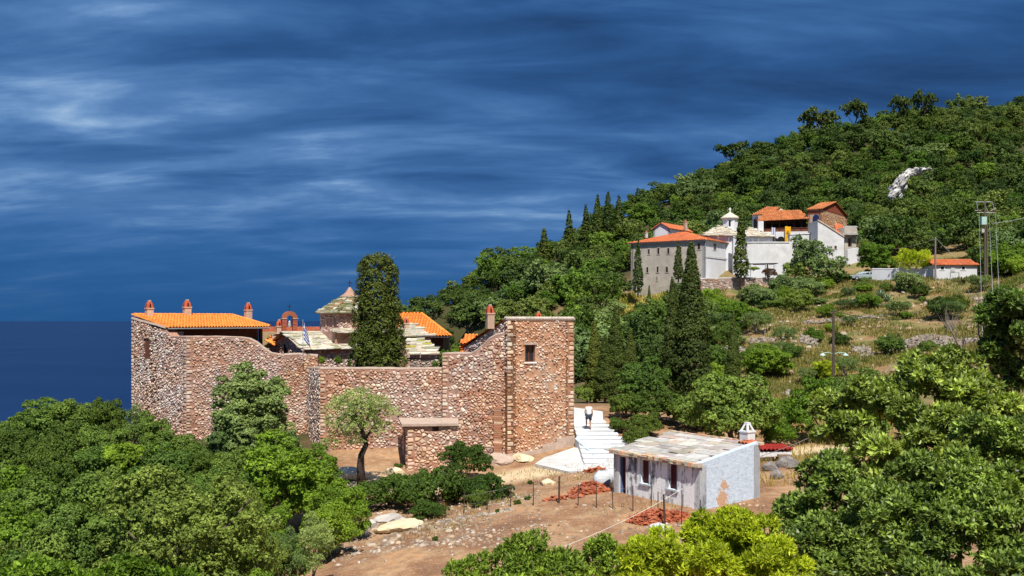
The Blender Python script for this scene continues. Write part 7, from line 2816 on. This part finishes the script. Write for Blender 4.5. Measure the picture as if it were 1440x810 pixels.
def grass(name, n, region, h, label, seed, dark, light, cond=None, w=.03, thr=.45):
    r = np.random.RandomState(seed)
    px = r.uniform(region[0], region[1], n * 2); Y = r.uniform(region[2], region[3], n * 2)
    x = (px - CX) / F * Y
    d = fbm(x * .22, Y * .22, seed + 40, 4)
    k = np.where(d + r.normal(size=n * 2) * .06 > thr)[0][:n]
    x, Y = x[k], Y[k]
    n = len(k)
    z = ground(x, Y)
    a = r.random(n) * 6.28
    hh = h * (.5 + .9 * r.random(n))
    ww = w * (.7 + .6 * r.random(n)) * (Y / 60)
    dx, dy = np.cos(a), np.sin(a)
    lx, ly = r.normal(size=n) * .35 * hh, r.normal(size=n) * .35 * hh
    V_ = np.empty((n, 4, 3))
    V_[:, 0] = np.c_[x - dx * ww, Y - dy * ww, z - .03]
    V_[:, 1] = np.c_[x + dx * ww, Y + dy * ww, z - .03]
    V_[:, 2] = np.c_[x + dx * ww * .3 + lx, Y + dy * ww * .3 + ly, z + hh]
    V_[:, 3] = np.c_[x - dx * ww * .3 + lx, Y - dy * ww * .3 + ly, z + hh * .96]
    c = np.zeros((n, 3)); c[:, 0] = r.random(n); c[:, 1] = np.clip(fbm(x * .15, Y * .15, seed + 90, 3) * 1.6 - .35 + r.normal(size=n) * .15, 0, 1)
    o = link(name, np_mesh(name, V_.reshape(-1, 3), np.arange(n * 4).reshape(n, 4), c, mat_foliage(name + '_blades', dark, light, .3, .7, .05, 0)))
    tag(o, label, 'grass', None, 'stuff')


grass('dry_grass', 110000, (985, 1475, 84, 186), .34, 'straw-coloured dry grass over the terraced slope', 3, (.13, .145, .04), (.32, .235, .11), w=.026, thr=.46)
grass('dry_grass', 9000, (862, 1000, 158, 198), .5, 'yellow dry grass on the bank under the dormitory', 4, (.20, .19, .04), (.50, .36, .14), w=.05, thr=.35)
grass('yard_weeds', 5000, (560, 1080, 42, 58), .16, 'thin brown weeds in the dirt yard', 5, (.10, .10, .03), (.30, .21, .08), w=.018, thr=.56)
grass('path_weeds', 7000, (1060, 1260, 46, 90), .3, 'dry weeds along the path behind the hut', 6, (.14, .13, .03), (.42, .29, .12), w=.025, thr=.42)

# small plants dotted over the yard
for k, (px, Y, w) in enumerate(((746, 54, 9), (770, 53, 12), (652, 50, 9), (612, 41, 12), (728, 46, 14), (742, 47, 12), (560, 60, 16), (700, 45, 9), (690, 56, 9))):
    x = (px - CX) / F * Y
    plant('weed_tuft', 'mound%d' % (k % 3), x, Y, w * Y / F, .26, 'small green weed tuft on the bare dirt', 'weed', 'weeds dotted over the yard', rnd=rp)
for k, (px, py, Y, w) in enumerate(((452, 508, 71.5, 12), (475, 508, 71.5, 14), (612, 515, 68, 12))):
    p = P(px, py, Y)
    plant('wall_plant', 'mid%d' % (k % 4), p.x, p.y, w * Y / F, .7, 'green plant sprouting along the wall top', 'plant', 'plants growing on the curtain wall', FM['bright'], rnd=rp, z=p.z - .3)

# agaves
def agave(px, py, Y, rad, label):
    p = P(px, py, Y); g_ = gz(p.x, Y)
    q = MB(); r = random.Random(int(px * 7))
    for k in range(26):
        a = k * 2.4; el = .25 + 1.1 * (k / 26)
        d = Vector((math.cos(a) * math.cos(el), math.sin(a) * math.cos(el), math.sin(el))); sd_ = Vector((-math.sin(a), math.cos(a), 0))
        b = Vector((p.x, Y, g_)); ln = rad * r.uniform(.8, 1.1)
        m1, t = b + d * ln * .5, b + d * ln - Vector((0, 0, ln * .10))
        w_ = rad * .11
        q.faces([b - sd_ * w_ * .6, b + sd_ * w_ * .6, m1 + sd_ * w_, m1 - sd_ * w_, m1 + Vector((0, 0, -.05)), t], [(0, 1, 2, 4), (0, 4, 3), (3, 4, 5), (4, 2, 5)], 0, (r.random(), r.random(), 0))
    e = q.build('agave', mat_foliage('agave_leaf', (.09, .14, .11), (.24, .32, .26), .05, .5, .3)); tag(e, label, 'agave', 'agaves on the slope')
    e.location = (0, 0, 0)
agave(1238, 398, 155, 1.7, 'large blue-green agave below the white road wall')
agave(1226, 405, 152, 1.4, 'blue-green agave at the left of the agave clump')
agave(1248, 405, 151, 1.3, 'blue-green agave beside the dense olive shrub')
agave(1231, 420, 148, 1.2, 'lower blue-green agave on the slope')
agave(1246, 421, 147, 1.0, 'smallest agave under the dense olive shrub')

# ------------------------------------------------------------------ fence of thin posts
FP = 'rusty fence posts across the yard'
posts = [(652, 46.6, 30), (685, 46.0, 30), (718, 45.6, 32), (750, 45.2, 33), (786, 45.0, 38), (813, 44.2, 30), (839, 43.6, 34), (862, 43.0, 36), (890, 42.2, 36), (915, 41.2, 40), (925, 41.0, 34), (935, 39.6, 42), (958, 39.2, 42), (984, 38.4, 40)]
tops = []
for k, (px, Y, h) in enumerate(posts):
    x = (px - CX) / F * Y; g_ = gz(x, Y); hh = h * Y / F
    q = MB(); ln = rr.uniform(-.06, .06)
    rd = .042 if px in (786, 935) else .022
    q.tube([(x, Y, g_ - .2), (x + ln * .5, Y, g_ + hh * .5), (x + ln, Y, g_ + hh)], [rd, rd, rd * .9], 6)
    lab = {786: 'thick dark iron fence post where the fence bends', 935: 'thick leaning iron fence post before the wide tile heap'}.get(px, 'thin rusty iron fence post in the dirt yard')
    tag(q.build('fence_post', M['iron']), lab, 'post', FP)
    tops.append(Vector((x + ln * .8, Y - .02, g_ + hh * .85)))
for lv, lab in ((.0, 'upper thin wire strung between the fence posts'), (.42, 'lower thin wire strung between the fence posts')):
    q = MB()
    for a, b in zip(tops[:-1], tops[1:]):
        q.tube([a - Vector((0, 0, lv)), (a + b) / 2 - Vector((0, 0, lv + .03)), b - Vector((0, 0, lv))], .0035, 4, cap=False)
    tag(q.build('fence_wire', M['wire']), lab, 'wire')

# ------------------------------------------------------------------ poles, wires, pylon
def cable(name, a, b, sag, rad, label, material=None, n=14):
    a, b = Vector(a), Vector(b)
    q = MB()
    q.tube([a.lerp(b, i / n) - Vector((0, 0, sag * 4 * (i / n) * (1 - i / n))) for i in range(n + 1)], rad, 5)
    tag(q.build(name, material or M['wire']), label, 'cable')
lp = empty('lamp_pole', tuple(P(1172, 540, 100))); tag(lp, 'wooden lamp pole with two pale green lamps above the bright green trees', 'pole')
q = MB(); p = P(1172, 540, 100); q.tube([(p.x, p.y, gz(p.x, p.y) - .3), (p.x, p.y, zat(436, 100))], [.17, .12], 8); q.build('pole', M['bark'], lp)
M['pale_green'] = mat_plain('pale_green_enamel', (.42, .62, .55), .4)
for s in (-1, 1):
    q = MB(); z = zat(497, 100)
    q.tube([(p.x, p.y, z - .1), (p.x + s * .5, p.y - .1, z + .12), (p.x + s * 1.15, p.y - .2, z + .02)], .04, 6); ar = q.build('lamp_arm', M['pale_green'], lp)
    q = MB(); q.lathe((p.x + s * 1.15, p.y - .2, z - .22), [(.34, 0), (.28, .08), (.10, .2), (.05, .26)], 12); q.build('lamp_shade', M['pale_green'], ar, True)
q = MB(); q.box((p.x - .35, p.y - .05, zat(440, 100)), (p.x + .35, p.y + .05, zat(438.5, 100))); q.build('cross_arm', M['bark'], lp)
p2 = P(1314, 390, 163); up_ = empty('utility_pole', tuple(p2)); tag(up_, 'plain utility pole standing at the corner of the white cabin', 'pole')
q = MB(); q.tube([(p2.x - .1, p2.y - .6, gz(p2.x, 162) - .3), (p2.x - .1, p2.y - .6, zat(333, 162.4))], [.17, .12], 8); q.build('pole', M['grey_bark'], up_)
pt2 = Vector((p2.x - .1, p2.y - .6, zat(334, 162.4)))
cable('guy_wire', pt2, P(1352, 372, 160), .0, .022, 'taut guy wire slanting from the utility pole over the cabin roof')
# pylon
py_ = empty('electricity_pylon', tuple(P(1385, 400, 150))); tag(py_, 'timber electricity pylon with transformer box and steel crossarms', 'pylon')
Yp = 150
for dx, top in ((0, 282), (3, 300)):
    q = MB(); p = P(1385 + dx, 400, Yp); q.tube([(p.x, Yp, gz(p.x, Yp) - .3), (p.x, Yp, zat(top, Yp))], [.17, .12], 8); q.build('mast', M['bark'], py_)
def beam_px(x0, y0, x1, y1, dy=0, r=.05, material=None):
    q = MB(); q.tube([P(x0, y0, Yp + dy), P(x1, y1, Yp + dy)], r, 6); return q.build('crossarm', material or M['grey_metal'], py_)
for args in ((1371, 284, 1395, 284), (1374, 299, 1400, 299), (1395, 284, 1400, 299), (1373, 284, 1376, 299), (1371, 296, 1380, 296), (1383, 284, 1390, 299), (1390, 299, 1399, 293)):
    beam_px(*args)
q = MB(); a, b = P(1379, 316, Yp - .5), P(1386, 305, Yp - .5); q.box((a.x, Yp - .9, a.z), (b.x, Yp - .2, b.z)); q.build('transformer', M['pale_green'], py_)
q = MB(); a, b = P(1379.5, 327, Yp - .4), P(1383, 322, Yp - .4); q.box((a.x, Yp - .7, a.z), (b.x, Yp - .3, b.z)); q.build('switch_box', M['concrete'], py_)
for px in (1376, 1380, 1392, 1396, 1400):
    q = MB(); c = P(px, 297, Yp); q.lathe((c.x, c.y, c.z - .1), [(.07, 0), (.14, .08), (.07, .14), (.14, .22), (.06, .3)], 8); q.build('insulator', M['brown_wood'], py_)
cable('power_line', P(1394, 314, Yp), P(1462, 300, 165), .25, .045, 'thick pale cable running right from the pylon', M['grey_metal'])
for k, (a, b) in enumerate((((1377, 300), (1384, 560)), ((1391, 300), (1399, 470)), ((1400, 300), (1408, 470)))):
    cable('power_line', P(*a, Yp), P(*b, 46), .35, .012 if k else .014, ['left', 'middle', 'right'][k] + ' thin conductor dropping from the pylon crossarm towards the yard')
cable('telephone_line', P(1172, 437, 100), P(1384, 432, 76), .9, .028, 'dark drooping cable between the lamp pole and the dead branches', M['black_iron'])
cable('telephone_line', P(1172, 438.5, 100), P(1062, 460, 128), .4, .016, 'thin cable leaving the lamp pole towards the terrace', M['black_iron'])
cable('telephone_line', P(1314, 336, 162.4), P(1255, 350, 176), .3, .02, 'thin wire from the utility pole into the trees', M['wire'])
cable('rope_line', P(1068, 642, 46), P(1390, 460, 33), .5, .013, 'pale rope slanting from the hut to the tree stems', mat_plain('rope', (.62, .60, .5), .8))
cable('rope_line', P(788, 770, 36.5), P(960, 687, 41.2), .15, .012, 'pale slack rope stretched over the yard in front of the tile heap', mat_plain('rope_grey', (.62, .58, .5), .8))

# dead branches and bare stems right
db = empty('dead_tree', tuple(P(1370, 545, 31))); tag(db, 'dead leafless branches leaning among the laurels', 'dead tree')
r = random.Random(8)
base = Vector(P(1372, 600, 31)); base.z = gz(base.x, 31)
q = MB(); q.tube([base, P(1385, 545, 31)], [.09, .07], 6); q.build('trunk', M['grey_bark'], db)
for k, path in enumerate((((1378, 545), (1360, 510), (1345, 480), (1338, 465)), ((1395, 540), (1378, 500), (1385, 470), (1377, 436)), ((1372, 540), (1352, 495), (1340, 470), (1330, 452)), ((1405, 550), (1392, 515), (1376, 470), (1376, 430)), ((1410, 555), (1420, 510), (1424, 470)))):
    q = MB(); q.tube([P(x, y, 31 + .3 * math.sin(i + k)) for i, (x, y) in enumerate(path)], [.045 - .010 * i for i in range(len(path))], 5)
    for j in range(9):
        i = r.randrange(1, len(path)); b = P(*path[i], 31)
        q.tube([b, b + Vector((r.uniform(-.28, .2), r.uniform(-.2, .2), r.uniform(.25, .6)))], [.012, .004], 4)
    q.build('branch', M['grey_bark'], db)
for k, (px, top) in enumerate(((1389, 520), (1409, 460), (1398, 500))):
    q = MB(); p = P(px, top, 33)
    q.tube([(p.x, 33, gz(p.x, 33) - .2), (p.x + .05, 33, p.z - 1), (p.x, 33, p.z)], [.09, .07, .05], 7)
    tag(q.build('bare_stem', M['bark']), 'bare upright tree stem beside the dead branches', 'stem', 'bare stems on the right')
# dead twigs below the pale olive
q = MB(); c = P(1335, 470, 128)
for k in range(22):
    b = Vector((c.x + r.uniform(-.6, .6), 128, gz(c.x, 128)))
    q.tube([b, b + Vector((r.uniform(-1.6, 1.2), r.uniform(-.6, .3), r.uniform(1.2, 3.0)))], [.05, .015], 4)
tag(q.build('dead_shrub', M['grey_bark']), 'grey leafless shrub beneath the pale olive on the terrace', 'shrub')

# ------------------------------------------------------------------ parked car
cr = empty('parked_car', tuple(P(1214, 393, 174)), 0); tag(cr, 'silver-green estate car parked by the white road wall', 'car')
cx_, cy_ = P(1214, 393, 174).x, 174
cz_ = max(gz(cx_ - 1, cy_), gz(cx_ + 1.5, cy_)) + .05
paint = mat_plain('silver_green_paint', (.42, .50, .50), .25, .5, .4)
def cpt(x, y, z): return Vector((cx_ + x, cy_ + y, cz_ + z))
prof_ = [(-2.2, .35), (-2.25, .75), (-1.9, .92), (-1.1, 1.0), (-.45, 1.48), (1.5, 1.5), (2.05, 1.02), (2.15, .6), (2.1, .35)]
q = MB(); n_ = len(prof_)
pts = [cpt(x, -.85 if z < 1.1 else -.68, z) for x, z in prof_] + [cpt(x, .85 if z < 1.1 else .68, z) for x, z in prof_]
q.faces(pts, [tuple(range(n_)), tuple(range(2 * n_ - 1, n_ - 1, -1))] + [((i + 1) % n_, i, n_ + i, n_ + (i + 1) % n_) for i in range(n_)]); q.build('body', paint, cr)
for x0, x1 in ((-.75, .0), (.08, .78), (.86, 1.6)):
    q = MB(); q.poly([cpt(x0, -.80, 1.06), cpt(x1, -.80, 1.06), cpt(min(x1, 1.48) - .02, -.70, 1.42), cpt(max(x0 + .28, -.38), -.70, 1.42)]); q.build('side_window', M['glass'], cr)
for x in (-1.4, 1.4):
    for y in (-.8, .8):
        q = MB(); q.tube([cpt(x, y - .1, .33), cpt(x, y + .1, .33)], .33, 14); wl_ = q.build('wheel', M['black'], cr)
        q = MB(); q.tube([cpt(x, y - .115 if y < 0 else y + .105, .33), cpt(x, y - .105 if y < 0 else y + .115, .33)], .2, 10); q.build('rim', M['grey_metal'], wl_)
q = MB(); q.box(tuple(cpt(2.06, -.75, .75)), tuple(cpt(2.14, -.5, .98))); q.build('tail_light', mat_plain('red_lamp', (.4, .02, .02), .3), cr)

# ------------------------------------------------------------------ the person on the steps
def stair_top(Y):
    for k in range(NS):
        if stair_z[k][0] - .05 <= Y < stair_z[k + 1][0]:
            return stair_z[k + 1][1] + .035
    return stair_z[-1][1]


Yf = 65.6
X0 = (828 - CX) / F * Yf
zr_ = stair_top(Yf)                 # standing foot
zl_ = stair_top(Yf + 1.16)          # lifted foot, one step up
pe = empty('person', (X0, Yf, zr_)); tag(pe, 'person in white T-shirt and dark shorts climbing the white steps', 'person')
skin_m = mat_plain('skin', (.42, .22, .15), .6)
J = {  # joint: (x, y, z, radius)   x right, y forward (up the steps)
    'pelvis': (0, 0, .93, .155), 'belly': (0, .03, 1.10, .15), 'chest': (0, .07, 1.30, .165), 'neck': (0, .10, 1.47, .058), 'head0': (0, .12, 1.57, .075), 'head1': (0, .14, 1.68, .095), 'crown': (0, .14, 1.76, .07),
    'shR': (.17, .08, 1.41, .07), 'elR': (.235, .04, 1.15, .048), 'wrR': (.24, .14, .92, .034), 'hdR': (.235, .17, .83, .038),
    'shL': (-.17, .08, 1.41, .07), 'elL': (-.24, .03, 1.16, .048), 'wrL': (-.22, .15, .95, .034), 'hdL': (-.21, .19, .87, .038),
    'hipR': (.10, 0, .88, .11), 'knR': (.10, .0, .48, .066), 'anR': (.10, -.06, .09, .042), 'toR': (.11, .10, .035, .036),
    'hipL': (-.10, .01, .88, .11), 'knL': (-.135, .27, .60, .068), 'anL': (-.14, .16, .22, .042), 'toL': (-.145, .33, .165, .036)}
bones = [('pelvis', 'belly'), ('belly', 'chest'), ('chest', 'neck'), ('neck', 'head0'), ('head0', 'head1'), ('head1', 'crown'), ('chest', 'shR'), ('shR', 'elR'), ('elR', 'wrR'), ('wrR', 'hdR'), ('chest', 'shL'), ('shL', 'elL'), ('elL', 'wrL'), ('wrL', 'hdL'),
         ('pelvis', 'hipR'), ('hipR', 'knR'), ('knR', 'anR'), ('anR', 'toR'), ('pelvis', 'hipL'), ('hipL', 'knL'), ('knL', 'anL'), ('anL', 'toL')]


def skin_body(name, joints, bns, material, root, grow=0.0, parent=None, flat=1.0):
    names = list(joints)
    me = bpy.data.meshes.new(name)
    me.from_pydata([(joints[n][0], joints[n][1], joints[n][2]) for n in names], [(names.index(a), names.index(b)) for a, b in bns], [])
    o = bpy.data.objects.new(name, me); COL.objects.link(o)
    o.location = (0, 0, 0)
    md = o.modifiers.new('skin', 'SKIN'); md.use_smooth_shade = True
    if not me.skin_vertices: me.skin_vertices.new()
    for i, n in enumerate(names):
        sv = me.skin_vertices[0].data[i]
        r_ = joints[n][3] + grow
        sv.radius = (r_, r_ * flat); sv.use_root = (n == root)
    sb = o.modifiers.new('sub', 'SUBSURF'); sb.levels = 2; sb.render_levels = 2
    me.materials.append(material)
    if parent: o.parent = parent
    return o


lift = zl_ - zr_
for k in ('anL', 'toL'):
    a = J[k]; J[k] = (a[0], a[1], a[2] - .13 + lift, a[3])
body = skin_body('body', J, bones, skin_m, 'pelvis', 0, pe)
sh1 = {k: J[k] for k in ('pelvis', 'belly', 'chest', 'shR', 'shL')}
sh1['pelvis'] = (0, 0, .92, .165)
for s, e in (('R', 'elR'), ('L', 'elL')):
    a, b = Vector(J['sh' + s][:3]), Vector(J[e][:3]); c = a.lerp(b, .62); sh1['sl' + s] = (c.x, c.y, c.z, .062)
skin_body('t_shirt', sh1, [('pelvis', 'belly'), ('belly', 'chest'), ('chest', 'shR'), ('chest', 'shL'), ('shR', 'slR'), ('shL', 'slL')], M['white'], 'pelvis', .028, pe)
so = {'pelvis': (0, 0, .90, .155), 'hipR': J['hipR'], 'hipL': J['hipL']}
for s in 'RL':
    a, b = Vector(J['hip' + s][:3]), Vector(J['kn' + s][:3]); c = a.lerp(b, .78); so['lg' + s] = (c.x, c.y, c.z, .085)
skin_body('shorts', so, [('pelvis', 'hipR'), ('pelvis', 'hipL'), ('hipR', 'lgR'), ('hipL', 'lgL')], mat_plain('dark_denim', (.035, .045, .065), .9), 'pelvis', .02, pe)
hr = {'a': (0, .10, 1.66, .085), 'b': (0, .14, 1.745, .09), 'c': (0, .19, 1.77, .06)}
skin_body('hair', hr, [('a', 'b'), ('b', 'c')], mat_plain('dark_hair', (.05, .035, .025), .8), 'a', .012, pe)
for s in 'RL':
    so_ = {'h': (J['an' + s][0], J['an' + s][1] - .03, J['an' + s][2] - .045, .045), 'm': (J['to' + s][0], (J['an' + s][1] + J['to' + s][1]) / 2, J['to' + s][2] + .01, .045), 't': (J['to' + s][0], J['to' + s][1] + .03, J['to' + s][2], .042)}
    skin_body('shoe', so_, [('h', 'm'), ('m', 't')], M['black_iron'], 'h', .008, pe)
print('built in', round(time.time() - T0, 1), 's', len(bpy.data.objects), 'objects')
